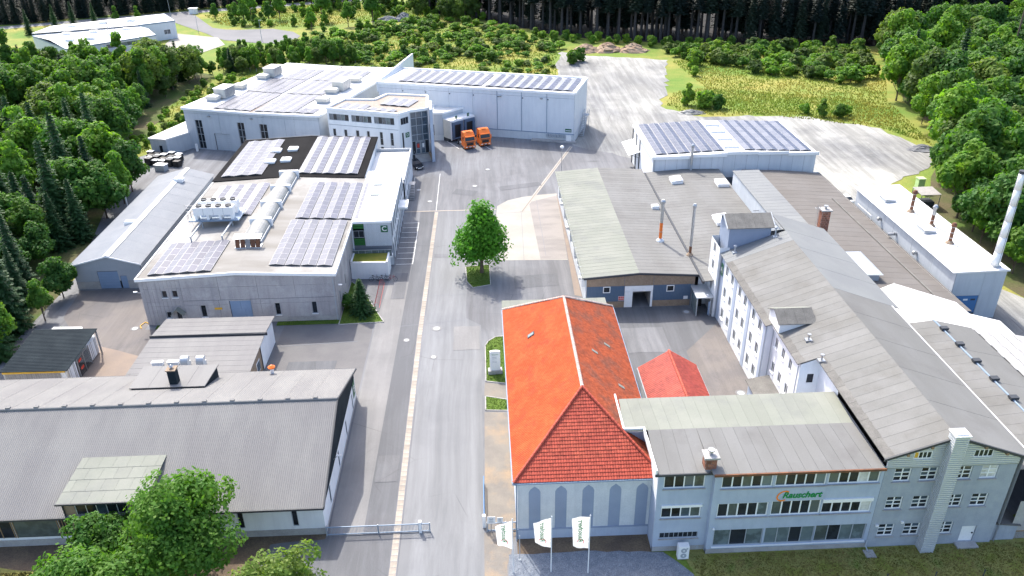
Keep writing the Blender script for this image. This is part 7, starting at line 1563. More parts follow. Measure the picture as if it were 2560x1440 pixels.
# bicycles and the rack beside the planter
def bike(label, x, y, a, m_='black_plastic'):
    t = thing('bicycle', label, 'bicycle', (x, y, 0), a, 'bicycles at the planter', local=True)
    for s in (-.52, .52):
        m = MB(); k = 18
        for i in range(k): q0, q1 = 2*math.pi*i/k, 2*math.pi*(i+1)/k; m.tube((s+.34*math.cos(q0), 0, .34+.34*math.sin(q0)), (s+.34*math.cos(q1), 0, .34+.34*math.sin(q1)), .025, .025, 5, False)
        for i in range(6): q = math.pi*i/3; m.tube((s, 0, .34), (s+.33*math.cos(q), 0, .34+.33*math.sin(q)), .006, .006, 3, False)
        m.build('wheel', 'tyre', t)
    MB().path([(-.52, 0, .34), (-.12, 0, .3), (.38, 0, .78), (-.25, 0, .78), (-.12, 0, .3)], .022).path([(-.52, 0, .34), (-.25, 0, .78)], .018).path([(.52, 0, .34), (.38, 0, .78), (.34, 0, .98)], .02).build('frame', m_, t)
    MB().box(-.4, -.14, -.07, .07, .9, .96).tube((-.25, 0, .78), (-.28, 0, .9), .018).build('saddle', 'black_plastic', t); MB().path([(.34, -.28, 1.0), (.36, 0, 1.0), (.34, .28, 1.0)], .016).build('handlebar', 'trim_dark', t)
bike('leftmost bicycle, leaning at the white planter', -16.6, 105.75, .1); bike('middle bicycle, leaning at the white planter', -15.3, 105.8, .35); bike('rightmost bicycle with reddish frame at the white planter', -14.1, 105.7, -.1, 'rack_red')
t = thing('bike_rack', 'row of thin reddish bicycle stands beside the garden spruce', 'bike rack', (-15.5, 98, 0))
MB().box(-15.9, -15.84, 97.6, 105.0, .02, .06).box(-15.16, -15.1, 97.6, 105.0, .02, .06).build('rail', 'rack_red', t)
for k in range(15): y = 97.8+k*.5; MB().path([(-15.85, y, .03), (-15.75, y+.12, .62), (-15.45, y+.3, .62), (-15.15, y+.42, .03)], .022, 5).build('hoop', 'rack_red', t)
# storage boxes under a dark ribbed roof, left
t = thing('container_shelter', 'dark ribbed lean-to roof over storage containers at the left yard', 'shelter', (-56, 80, 0))
MB().slab([(-57.0, 79.7, 3.05), (-49.2, 79.6, 3.05), (-49.2, 88.4, 3.5), (-57.1, 88.6, 3.5)], .06).build('roof', 'sheet_dark', t)
m = MB()
for k in range(30): v = k/30; m.slab([(-57.02, 79.7+8.9*v, 3.08+.45*v), (-49.18, 79.6+8.8*v, 3.08+.45*v), (-49.18, 79.6+8.8*v+.14, 3.085+.45*v), (-57.02, 79.7+8.9*v+.14, 3.085+.45*v)], .05)
m.build('roof_rib', 'sheet_dark', t); MB().box(-56.8, -49.6, 79.75, 79.95, 2.7, 2.98).build('beam', 'yellow_paint', t)
for k in range(24): MB().box(-56.7+k*.265, -56.7+k*.265+.25, 79.98, 80.03, 0, 2.68).build('board', 'wood_grey', t)
for x, y in ((-56.8, 80.1), (-49.4, 79.9), (-49.4, 88.2), (-56.9, 88.3)): MB().box(x-.08, x+.08, y-.08, y+.08, 0, 3.0 if y < 84 else 3.4).build('post', 'steel', t)
for y0, y1, lb in ((80.1, 82.5, 'nearer white storage container under the dark ribbed roof'), (85.9, 88.3, 'farther white storage container under the dark ribbed roof')):
    t = thing('storage_container', lb, 'container', (-56, y0, 0), 0, 'storage containers'); MB().box(-56.2, -49.75, y0, y1, .1, 2.65).build('body', 'plaster_white', t); m = MB()
    for k in range(2): d = MB().box(-49.74, -49.68, y0+.08+k*1.16, y0+1.18+k*1.16, .2, 2.55).build('door', 'plaster_white', t); MB().tube((-49.65, y0+.5+k*1.2, .2), (-49.65, y0+.5+k*1.2, 2.55), .03).tube((-49.65, y0+.85+k*1.1, .2), (-49.65, y0+.85+k*1.1, 2.55), .03).build('lock_bar', 'steel', d)
t = thing('mesh_gate', 'dark wire mesh gate with red notices between the storage containers', 'gate', (-49.6, 82.6, 0)); m = MB()
for k in range(9): m.tube((-49.55, 82.6, .2+k*.27), (-49.55, 85.8, .2+k*.27), .02, .02, 4)
for k in range(13): m.tube((-49.55, 82.6+k*.267, .15), (-49.55, 82.6+k*.267, 2.45), .015, .015, 4)
m.build('mesh', 'trim_dark', t); [MB().box(-49.6, -49.52, y, y+.1, 0, 2.6).build('post', 'steel', t) for y in (82.55, 84.15, 85.75)]
for y, z in ((82.9, 2.0), (83.0, .9)): MB().box(-49.52, -49.49, y, y+.7, z, z+.35).build('notice', 'red_paint', t)
single(MB().prism([(-56.6, 89.2), (-51.6, 89.0), (-52.6, 91.2), (-56.2, 91.2)], 1.5, [2.1, 1.9, 2.2, 2.3]).box(-56, -52, 89.6, 90.8, 0, 1.5), 'covered_stack', 'cloth_white', 'low stack under a pale sheet behind the dark ribbed roof', 'stack', loc=(-54, 90, 0))
single(MB().path([(-46.5, 93.9, .06), (-46.9, 94.6, .06), (-46.6, 95.6, .06), (-46.0, 95.2, .06)], .06), 'garden_hose', 'yellow_paint', 'coiled yellow hose at the left corner of the concrete hall', 'hose', loc=(-46.5, 94.6, 0))
# stacked black crates by the far hall
k = 0
for r_ in range(4):
    for c_ in range(5):
        x, y = -70.0+c_*1.55+r_*.35, 165.2-r_*1.5-c_*.35; h = 1.2 if (r_+c_) % 3 else 1.5
        t = thing('crate', 'black plastic crate in the block of crates behind the barn', 'crate', (x, y, 0), R(-17), 'black crates behind the barn', local=True)
        MB().box(-.62, .62, -.55, .55, .05, h).build('body', 'black_plastic', t); MB().box(-.66, .66, -.59, .59, h, h+.08).build('lid', ['white_paint', 'trim_dark', 'black_plastic', 'trim_grey'][(r_*2+c_) % 4], t)
t = thing('white_box', 'white topped box in front of the black crates', 'box', (-65.3, 157.3, 0), R(-17), None, True); MB().box(-1.1, 1.1, -.7, .7, 0, 1.2).build('body', 'trim_grey', t); MB().box(-1.2, 1.2, -.8, .8, 1.2, 1.32).build('lid', 'white_paint', t)
# small bits near the boiler house
t = thing('green_cabinet', 'pale green cabinet at the wood edge behind the boiler house', 'cabinet', (79.8, 135, 0)); MB().box(79.2, 80.4, 134.4, 135.6, 0, 2.5).build('body', 'lime_box', t); MB().box(79.1, 80.5, 134.3, 135.7, 2.5, 2.62).build('lid', 'lime_box', t)
t = thing('frame_shelter', 'open metal frame shelter with pale roof behind the boiler house', 'shelter', (77.5, 128.5, 0)); MB().slab([(75.8, 126.8, 2.6), (79.3, 126.8, 2.6), (79.3, 130.2, 2.8), (75.8, 130.2, 2.8)], .1).build('roof', 'wood_grey', t)
for x, y in ((75.9, 126.9), (79.2, 126.9), (75.9, 130.1), (79.2, 130.1)): MB().box(x-.05, x+.05, y-.05, y+.05, 0, 2.6).build('post', 'steel', t)
MB().box(76.2, 78.9, 127.6, 129.6, .1, .9).build('stored_goods', 'trim_dark', t)
t = thing('blue_trailer', 'blue flatbed trailer showing behind the boiler house', 'trailer', (62.5, 124, 0)); MB().box(59.8, 64.6, 123.2, 125.4, .7, .9).build('bed', 'door_blue', t); MB().box(59.8, 64.6, 125.3, 125.4, .9, 1.5).box(59.8, 64.6, 123.2, 123.3, .9, 1.5).build('side_board', 'door_blue', t)
for x in (60.8, 63.4): MB().tube((x, 123.1, .4), (x, 125.5, .4), .4, .4, 12).build('wheel', 'tyre', t)
t = thing('power_pole', 'dark wooden power pole in the right wood', 'power pole', (140, 209, 0)); MB().tube((140, 209, 0), (140, 209, 24), .28, .2, 8).build('pole', 'bark', t)
# low wall bits right of the long block
t = thing('low_store', 'low grey lean-to store at the right corner of the long block', 'lean-to', (45, 51.5, 0)); MB().prism([(44.7, 51.2), (46.9, 51.2), (46.9, 53.6), (44.7, 53.6)], 0, [2.0, 1.7, 1.7, 2.0]).build('wall', 'brick_grey', t); MB().slab([(44.65, 51.1, 2.12), (47.1, 51.1, 1.8), (47.1, 53.8, 1.8), (44.65, 53.8, 2.12)], .1).build('roof', 'felt_dark', t)
single(MB().box(46.9, 60, 51.3, 51.6, 0, .9).box(46.9, 60, 51.25, 51.65, .9, 1.0), 'garden_wall', 'wood', 'low brown wall at the bottom right edge', 'wall', loc=(47, 51.4, 0))
for k in range(6): single(MB().tube((29+k*4.2, 46.9, 0), (29+k*4.2, 46.9, 1.1), .05, .05, 6).box(29+k*4.2-.06, 29+k*4.2+.06, 46.85, 46.95, 1.1, 1.14), 'fence_post', 'trim_dark', 'thin dark fence post along the bottom edge of the front lawn', 'fence post', 'fence posts at the front lawn', (29+k*4.2, 46.9, 0))

# ---------------------------------------------------------------- far left factory group
def far_works():
    P = [(-126, 254.5), (-105.8, 274.2), (-116, 289.0), (-146.5, 276.5)]; t = thing('white_works', 'long white-roofed works with blue trim in the far left trees', 'factory', (*P[0], 0)); m = MB()
    ops = [(12, 25, 3.6, 4.8)]
    for i in range(4): wall(m, P[i], P[(i+1) % 4], 0, 5.4, ops if i == 0 else ())
    m.build('wall', 'clad_white', t); window(t, P[0], P[1], *ops[0], nx=6, fm='trim_grey', gm='glass_frost')
    R0, R1 = lerp(P[0], P[3], .45), lerp(P[1], P[2], .45)
    MB().slab([(*P[0], 5.5), (*P[1], 5.5), (*R1, 6.4), (*R0, 6.4)], .15).slab([(*R0, 6.4), (*R1, 6.4), (*P[2], 5.6), (*P[3], 5.6)], .15).build('roof', 'membrane_white', t)
    edge_trim(t, [P[3], P[0], P[1], P[2]], [5.6, 5.5, 5.5, 5.6], .12, .35, 'trim_blue', closed=False, lift=.05)
    m = MB(); panel_box(m, P[0], P[1], 0, 28, 0, .5, .0, .06); m.build('plinth', 'conc_plinth', t)
    Q = [(-131, 259.5), (-125, 251), (-119.5, 253.5), (-124, 262)]; m = MB()
    for i in range(4): wall(m, Q[i], Q[(i+1) % 4], 0, 3.4)
    m.build('annex_wall', 'clad_white', t); MB().slab([(*q, 3.6) for q in Q], .2).build('annex_roof', 'membrane_white', t)
    for u, v in ((.15, .3), (.35, .25), (.6, .3), (.8, .6), (.5, .7), (.25, .75)):
        c = lerp(lerp(P[0], P[1], u), lerp(P[3], P[2], u), v); MB().box(c[0]-1.2, c[0]+1.2, c[1]-.8, c[1]+.8, 6.0, 6.8).build('roof_light', 'white_paint', t)
    for u, v in ((.62, .62), (.66, .5)): c = lerp(lerp(P[0], P[1], u), lerp(P[3], P[2], u), v); MB().tube((c[0], c[1], 5.8), (c[0], c[1], 9.5), .15, .15, 8).build('flue', 'steel', t)
    P = [(-116.8, 289.2), (-107.2, 297.6), (-115.5, 311.5), (-146, 289.5), (-146.5, 276.5)]; t = thing('rear_works', 'second white-roofed works building with two windows, farther back', 'factory', (*P[0], 0)); m = MB()
    ops = [(2.5, 4.6, 1.8, 3.4), (8.3, 10.6, 1.8, 3.4)]
    for i in range(5): wall(m, P[i], P[(i+1) % 5], 0, 5.8, ops if i == 0 else ())
    m.build('wall', 'clad_white', t)
    for o in ops: window(t, P[0], P[1], *o, nx=2, fm='trim_white', gm='glass_blue')
    MB().slab([(*p, z) for p, z in zip(P, (6.2, 6.0, 6.2, 6.4, 6.4))], .2).build('roof', 'membrane_white', t); edge_trim(t, [P[0], P[1], P[2]], [6.2, 6.0, 6.2], .12, .4, 'trim_blue', closed=False, lift=.05)
    for c in ((-122, 297), (-130, 293), (-138, 287)): MB().box(c[0]-1.3, c[0]+1.3, c[1]-.8, c[1]+.8, 6.2, 7.0).build('roof_light', 'white_paint', t)
far_works()
t = thing('digger', 'small red digger parked in front of the far works', 'digger', (-113.5, 262.5, 0), R(30), None, True); MB().box(-1.1, 1.1, -1.6, 1.6, .9, 1.9).build('body', 'red_paint', t); MB().box(-.9, .4, -1.2, .5, 1.9, 3.1).build('cabin', 'glass', t); MB().box(-1.0, .5, -1.3, .6, 3.1, 3.25).build('cabin_roof', 'red_paint', t)
MB().path([(.6, -1.4, 1.8), (1.0, -3.6, 3.9), (1.0, -5.4, 2.2)], .2).build('arm', 'red_paint', t); MB().box(.6, 1.4, -5.9, -5.0, 1.2, 2.2).build('bucket', 'rust', t)
for s in (-1, 1): MB().box(min(s*.8, s*1.3), max(s*.8, s*1.3), -1.9, 1.9, 0, .85).build('track', 'tyre', t)
t = thing('kiosk', 'tiny white transformer kiosk by the far road', 'kiosk', (-117.5, 349.5, 0)); MB().box(-119, -116, 348.5, 350.5, 0, 2.0).build('wall', 'plaster_white', t); MB().box(-119.3, -115.7, 348.2, 350.8, 2.0, 2.25).build('roof', 'trim_white', t)
# heaps
def heap(name, label, x, y, rx, ry, h, m_, seed, cat='heap'):
    rr = random.Random(seed); mb = MB(); n, k = 22, 8; hs = [[rr.uniform(.8, 1.15) for _ in range(n)] for _ in range(k+1)]
    def P(i, j): r = i/k; q = 2*math.pi*j/n; s = hs[i][j % n]; return (x+rx*r*math.cos(q)*s, y+ry*r*math.sin(q)*s, h*(1-r**1.4)*(.75+.25*s)-.05)
    for i in range(k):
        for j in range(n):
            if i == 0: mb.face([(x, y, h), P(1, j), P(1, j+1)])
            else: mb.face([P(i, j), P(i+1, j), P(i+1, j+1), P(i, j+1)])
    single(mb, name, m_, label, cat, loc=(x, y, 0))
heap('rubble_heap', 'long pale rubble heap in the far meadow', -35, 322.5, 6, 3, 2.2, 'asphalt', 1); heap('rubble_heap', 'taller rubble heap end in the far meadow', -29, 323.5, 4.5, 3, 3.2, 'asphalt', 2)
heap('soil_heap', 'left reddish soil heap behind the gravel lot', 34, 261.5, 5, 3.5, 2.4, 'soil_red', 3); heap('soil_heap', 'middle reddish soil heap behind the gravel lot', 41, 261, 5, 3.6, 2.8, 'soil_red', 4); heap('soil_heap', 'right overgrown soil heap behind the gravel lot', 49, 260, 5, 3.6, 2.6, 'soil_red', 5)
heap('gravel_heap', 'small gravel heap at the meadow edge of the lot', 50.5, 188.8, 3.5, 1.8, 1.0, 'gravel_lot', 6); heap('gravel_heap', 'dark gravel heap at the right wood edge', 92, 158, 3.0, 2.2, 1.2, 'asphalt', 7)

# ================================================================== VEGETATION
vr = random.Random(11)
def leaf_quad(mb, p, n, s, asp=1.5):
    n = n.normalized(); x = n.orthogonal().normalized(); q = vr.uniform(0, 6.283); y = n.cross(x); a = x*math.cos(q)+y*math.sin(q); b = n.cross(a); a *= s*.5*asp; b *= s*.5; k = len(mb.v)
    mb.v += [tuple(p-a), tuple(p-b*.9), tuple(p+a), tuple(p+b*.9)]; mb.f.append((k, k+1, k+2, k+3)); mb.m.append(0)
def rdir():
    while True:
        v = Vector((vr.uniform(-1, 1), vr.uniform(-1, 1), vr.uniform(-1, 1)))
        if .05 < v.length < 1: return v.normalized()
def leafy(name, h, r, z0, nleaf, leaf, lm, nl=14, shape=1.0, droop=.0, label='', cat='tree', tr=.16, group=None, bark='bark', twig=.12, rag=.5):
    """a deciduous tree: lumps of leaves round a trunk with limbs; shape < 1 is pointed, > 1 is flat-topped"""
    t = thing(name, label, cat, (0, 0, 0), 0, group, local=True); zc = (h+z0)/2; hz = (h-z0)/2; lumps = []
    for i in range(nl):
        d = rdir(); f = vr.uniform(.45, .82); zz = d.z*f
        wid = (1-abs(zz)**2)**.5 if shape >= 1 else max(.12, 1-(zz+1)/2*(1.2-shape*.4))
        c = Vector((d.x*f*r*wid*1.05, d.y*f*r*wid*1.05, zc+zz*hz)); lr = r*vr.uniform(.3, .5)*(wid*.5+.5); lumps.append((c, lr))
    lumps += [(Vector((0, 0, zc)), r*.55), (Vector((0, 0, h-r*.32)), r*.34)]; tot = sum(l[1]**2 for l in lumps); mb = MB()
    for c, lr in lumps:
        k = int(nleaf*lr*lr/tot); sub = [(rdir(), vr.uniform(.12, .3)) for _ in range(9)]
        for _ in range(k):
            d = rdir()
            if d.z < -.3 and vr.random() < .55: continue
            if vr.random() < .55: s, w = sub[vr.randrange(9)]; d = (s+rdir()*.42).normalized(); rad = lr*(vr.uniform(.85, 1.12)+w*rag)
            else: rad = lr*vr.uniform(.6, 1.02)
            p = c+Vector((d.x, d.y, d.z*.86-droop*abs(vr.gauss(0, .3))))*rad
            if p.z < z0*.8: continue
            n = (d+rdir()*.75+Vector((0, 0, .35))); leaf_quad(mb, p, n, leaf*vr.uniform(.65, 1.3))
    mb.build('crown', lm, t)
    tk = MB(); tk.tube((0, 0, -.1), (vr.uniform(-.1, .1), 0, z0+.4*(h-z0)), tr*h/9, tr*h/22, 8)
    for c, lr in lumps[:8]: s = Vector((0, 0, z0*.75+vr.uniform(0, .3)*(h-z0))); tk.tube(tuple(s), tuple(c), twig*.7, twig*.25, 5, False)
    tk.build('trunk', bark, t); return t
def conifer(name, h, r, z0, nwh, lm, label='', leaf=.45, group=None, bark='bark', dead=0, dens=1.0):
    t = thing(name, label, 'tree', (0, 0, 0), 0, group, local=True); mb = MB(); tk = MB(); tk.tube((0, 0, -.1), (0, 0, h*.97), .02*h+.04, .03, 7)
    for i in range(nwh):
        f = i/nwh; z = z0+(h-z0)*f; R_ = r*(1-f)**.8+.1; nb = max(4, int((8*(1-f)+4)*dens)); a0 = vr.uniform(0, 6)
        for b in range(nb):
            a = a0+6.283*b/nb+vr.uniform(-.25, .25); L = R_*vr.uniform(.75, 1.12); m = max(3, int(L/leaf*1.7))
            for s in range(m):
                u = (s+.6)/m; p = Vector((math.cos(a)*L*u, math.sin(a)*L*u, z-.28*L*u+.1*L*u*u)); w = leaf*(1.15-.45*u)
                for side in (-1, 1):
                    q = p+Vector((-math.sin(a), math.cos(a), -.25))*side*w*.45*vr.uniform(.5, 1); leaf_quad(mb, q, Vector((math.cos(a)*.4-math.sin(a)*side*.3, math.sin(a)*.4+math.cos(a)*side*.3, .9))+rdir()*.35, w*vr.uniform(.7, 1.1), 1.7)
    for i in range(dead):
        z = z0*vr.uniform(.25, 1.0); a = vr.uniform(0, 6.283); L = vr.uniform(.8, 2.0); tk.tube((0, 0, z), (math.cos(a)*L, math.sin(a)*L, z-.35*L), .03, .012, 4, False)
    mb.build('crown', lm, t); tk.build('trunk', bark, t); return t
def place(proto, x, y, s=1.0, sz=None, rz=None): proto.location = (x, y, 0); proto.rotation_euler = (0, 0, rz if rz is not None else vr.uniform(0, 6.28)); proto.scale = (s, s, sz or s)
def inpoly(x, y, P):
    c = False; j = len(P)-1
    for i in range(len(P)):
        if (P[i][1] > y) != (P[j][1] > y) and x < (P[j][0]-P[i][0])*(y-P[i][1])/(P[j][1]-P[i][1])+P[i][0]: c = not c
        j = i
    return c
def scatter(P, n, dmin, zt=4, tries=40, ok=None):
    x0, x1, y0, y1 = min(p[0] for p in P), max(p[0] for p in P), min(p[1] for p in P), max(p[1] for p in P); out = []; grid = {}
    for _ in range(n*tries):
        if len(out) >= n: break
        x, y = vr.uniform(x0, x1), vr.uniform(y0, y1)
        if not inpoly(x, y, P) or not (in_view(x, y, zt, 1.05) or in_view(x, y, 0, 1.05)): continue
        if ok and not ok(x, y): continue
        g = (int(x//dmin), int(y//dmin))
        if any(math.dist((x, y), q) < dmin for i in (-1, 0, 1) for j in (-1, 0, 1) for q in grid.get((g[0]+i, g[1]+j), ())): continue
        out.append((x, y)); grid.setdefault(g, []).append((x, y))
    return out
USED = set()
def plant(proto, x, y, s=1.0, label=None, group=None, sz=None):
    if proto not in USED:
        USED.add(proto); place(proto, x, y, s, s*(sz or 1))
        if label: proto['label'] = label
        if group: proto['group'] = group
        return proto
    return copy_tree(proto, (x, y, 0), vr.uniform(0, 6.28), (s, s, s*(sz or 1)), label, group)

# the lone tree in the yard, the garden spruce and the trees along the front
plant(leafy('leafy_tree', 11.6, 4.7, 2.2, 13500, .34, 'leaf_maple', 34, .82, .6, 'lone leafy green tree on a grass patch in the middle of the yard', tr=.25, rag=1.5), -.75, 107.4)
plant(conifer('garden_spruce', 5.5, 1.95, .25, 20, 'needle_garden', 'small dense spruce on the lawn corner by the bicycle rack', .3, dens=1.5), -17.3, 96.2)
plant(leafy('round_shrub', 1.9, 1.3, .1, 2200, .2, 'leaf_dark', 8, 1.1, 0, 'dark rounded shrub beside the garden spruce', 'shrub'), -19.2, 98.3)
plant(leafy('front_tree', 11.3, 4.3, 2.2, 21000, .25, 'leaf_bright', 28, 1.0, .25, 'big light green tree in front of the gate hall dormer', tr=.2, rag=1.2), -25.8, 50.4)
plant(leafy('front_tree', 6.1, 2.8, .6, 11000, .24, 'leaf_dark', 16, 1.0, .2, 'darker green tree left of the big front tree'), -34.6, 52.3)
plant(leafy('front_tree', 8.5, 4.3, 1.6, 16000, .25, 'leaf_bright', 22, 1.0, .2, 'bright green treetop cut by the bottom edge, lower left'), -31.2, 45.6)
plant(leafy('front_tree', 7.7, 3.6, 1.3, 13000, .24, 'leaf_olive', 18, 1.0, .2, 'yellowish green treetop cut by the bottom edge near the gate'), -17.0, 45.6)

# kinds for the woods
D = [leafy('broadleaf_tree', 12, 3.9, 1.2, 6500, .46, 'leaf_mid', 16, 1.0, .2, 'x', tr=.14), leafy('dark_broadleaf_tree', 11, 4.3, 1.0, 6800, .46, 'leaf_dark', 18, 1.0, .2, 'x', tr=.14),
     leafy('birch_tree', 12.5, 3.2, 1.0, 5600, .44, 'leaf_mid', 16, .6, .3, 'x', tr=.12, bark='bark_pale'), leafy('willow_tree', 10, 4.0, .8, 6200, .44, 'leaf_olive', 16, 1.0, .25, 'x'),
     leafy('young_tree', 11.5, 3.6, .8, 6000, .45, 'leaf_bright', 16, .8, .2, 'x')]
S = [conifer('spruce', 13, 2.7, .4, 26, 'needle', 'x', .5), conifer('spruce', 11, 2.4, .3, 24, 'needle', 'x', .48)]
H = [leafy('round_bush', 3.2, 1.9, .1, 1300, .42, 'leaf_shrub', 10, 1.1, .1, 'x', 'shrub'), leafy('low_shrub', 2.6, 1.7, .1, 1200, .4, 'leaf_mid', 9, 1.1, .1, 'x', 'shrub'),
     leafy('pointed_shrub', 4.4, 1.7, .2, 1500, .42, 'leaf_shrub', 10, .6, .1, 'x', 'shrub'), leafy('olive_shrub', 3.0, 1.8, .1, 1200, .4, 'leaf_olive', 9, 1.1, .1, 'x', 'shrub'), leafy('bright_shrub', 2.8, 1.6, .1, 1200, .38, 'leaf_bright', 9, 1.0, .1, 'x', 'shrub')]
FS = [conifer('plantation_spruce', 25, 2.9, 9.5, 22, 'needle_forest', 'x', .75, dead=16, bark='bark_dark'), conifer('plantation_spruce', 24, 2.6, 11.0, 20, 'needle_forest', 'x', .72, dead=18, bark='bark_dark'),
      conifer('branched_spruce', 23, 3.0, 3.0, 30, 'needle_forest', 'x', .8, dens=.8), conifer('roadside_spruce', 22, 3.2, 1.0, 30, 'needle_forest', 'x', .8, dens=.8)]
def wood(P, n, dmin, kinds, smin, smax, label, group, zt=6, ok=None, flat_=1.0):
    c = 0
    for x, y in scatter(P, n, dmin, zt, ok=ok):
        k = kinds(x, y) if callable(kinds) else kinds[vr.randrange(len(kinds))]
        o = plant(k, x, y, vr.uniform(smin, smax), label(k, x, y), group, vr.uniform(.9, 1.12)*flat_); c += 1
    return c
KN = {}
def lab(*places):
    """places: one phrase, or pairs (test, phrase) tried in order"""
    def f(k, x, y):
        for q in places:
            if isinstance(q, str): return KN[k]+q
            if q[0](x, y): return KN[k]+q[1]
    return f
for k_, n_ in zip(D+S+H, ('mid green broadleaf tree ', 'dark green broadleaf tree ', 'slender pale-barked tree ', 'olive green bushy tree ', 'light green broadleaf tree ', 'dark spruce ', 'small dark spruce ', 'round green shrub ', 'low mid green shrub ', 'pointed young shrub ', 'olive green shrub ', 'bright green shrub ')): KN[k_] = n_
def lk(x, y):                                             # left wood: spruces low down near the barn, broadleaf above
    q = vr.random()
    if y < 135: return S[0] if q < .48 else S[1] if q < .66 else D[1] if q < .85 else D[0]
    if y < 165: return D[1] if q < .45 else D[0] if q < .68 else S[0] if q < .92 else D[4]
    return D[0] if q < .3 else D[2] if q < .5 else D[3] if q < .66 else D[1] if q < .85 else D[4] if q < .92 else S[0]
W1 = [(-60.5, 84), (-63, 100), (-65.5, 108), (-66, 144), (-77, 166), (-84, 200), (-82, 226), (-82, 236), (-130, 236), (-170, 215), (-170, 84)]
wood(W1, 185, 3.5, lk, .6, 1.25, lab((lambda x, y: y < 112, 'in the left wood beside the barn front'), (lambda x, y: y < 140 and x > -80, 'in the left wood along the barn side'), (lambda x, y: y < 140, 'at the left picture edge beside the barn'), (lambda x, y: y < 172 and x > -90, 'in the left wood below the black crates'), (lambda x, y: y < 172, 'at the left picture edge level with the black crates'), (lambda x, y: x > -100, 'in the left wood near the bank of the far hall'), 'in the upper left wood'), 'trees of the left wood')
W1b = [(-80, 238), (-70, 243), (-86, 268), (-98, 252), (-126, 246), (-170, 268), (-190, 300), (-215, 310), (-215, 230)]
NY = [(-106, 232), (-76, 236), (-72, 286), (-100, 282)]
wood(W1b, 130, 3.0, [D[0], D[2], D[3], D[4], D[0], S[1]], .5, .75, lab((lambda x, y: x > -110, 'in the belt right of the far works'), (lambda x, y: x > -145, 'in the belt below the far works'), 'in the belt left of the far works'), 'trees in the belt below the far works', ok=lambda x, y: not inpoly(x, y, NY))
wood(NY, 40, 3.2, [D[2], D[4], H[2], D[0]], .32, .45, lab('below the pale yard of the far works'), 'young trees below the far works yard', 3, ok=lambda x, y: y < 252)
for x, y, s, k, l in ((-60.6, 97, .55, D[4], 'bright young tree at the left yard edge'), (-61.0, 103.5, .6, D[1], 'dark bushy tree at the front corner of the barn'), (-56.5, 92.5, .5, H[4], 'small bright shrub behind the dark ribbed roof'), (-62.5, 88.5, .75, D[0], 'broad green tree behind the dark ribbed roof')): plant(k, x, y, s, l)
W1c = [(-76, 168), (-80, 200), (-79, 225), (-72, 240), (-64, 225), (-66.5, 195), (-68.5, 178)]
wood(W1c, 46, 2.2, [H[0], H[3], H[4], H[4]], .4, .8, lab('on the bank left of the far hall'), 'shrubs on the bank left of the far hall', 2)
# belt of young trees behind the far hall
W2 = [(-74, 240), (-50, 247), (-38, 250), (-40, 262), (-56, 267), (-82, 258)]
wood(W2, 95, 2.5, [D[0], D[4], D[2], H[2], D[3]], .36, .6, lab('behind the far hall'), 'young trees behind the far hall')
W2b = [(-40, 248), (-10, 246), (6, 250), (26, 262), (26, 280), (6, 308), (-16, 326), (-30, 315), (-58, 300), (-62, 284)]
wood(W2b, 235, 2.1, [H[0], H[4], H[2], H[0], H[4], H[3], H[4]], .5, 1.5, lab((lambda x, y: x < -30, 'in the left part of the scrub behind the warehouse'), (lambda x, y: y > 285, 'in the upper part of the scrub behind the warehouse'), (lambda x, y: x < 0, 'in the middle of the scrub behind the warehouse'), 'in the right part of the scrub behind the warehouse'), 'shrubs in the scrub behind the warehouse', 2, flat_=.68)
W2c = [(-24, 222), (0, 218), (22, 214), (22, 250), (-10, 245), (-42, 246)]
wood(W2c, 70, 2.2, [H[0], H[3], H[1], H[4]], .4, .95, lab('on the grassy bank behind the warehouse'), 'shrubs on the grassy bank behind the warehouse', 1, flat_=.6)
W2d = [(-112, 340), (-98, 322), (-90, 316), (-66, 316), (-60, 300), (-20, 332), (-10, 350), (-60, 366), (-100, 352)]
wood(W2d, 75, 3.5, [H[0], H[1], H[2], D[4]], .6, 1.2, lab('in the meadow by the far road'), 'shrubs in the meadow by the far road', 2, ok=lambda x, y: not (-78 < x < -18 and 318 < y < 345 and vr.random() < .8))
W2e = [(-60, 372), (-15, 345), (5, 318), (-4, 312), (-30, 330), (-70, 362)]
wood(W2e, 45, 3.2, [H[0], H[1], D[3]], .7, 1.3, lab('along the foot of the plantation'), 'shrubs along the foot of the plantation', 2)
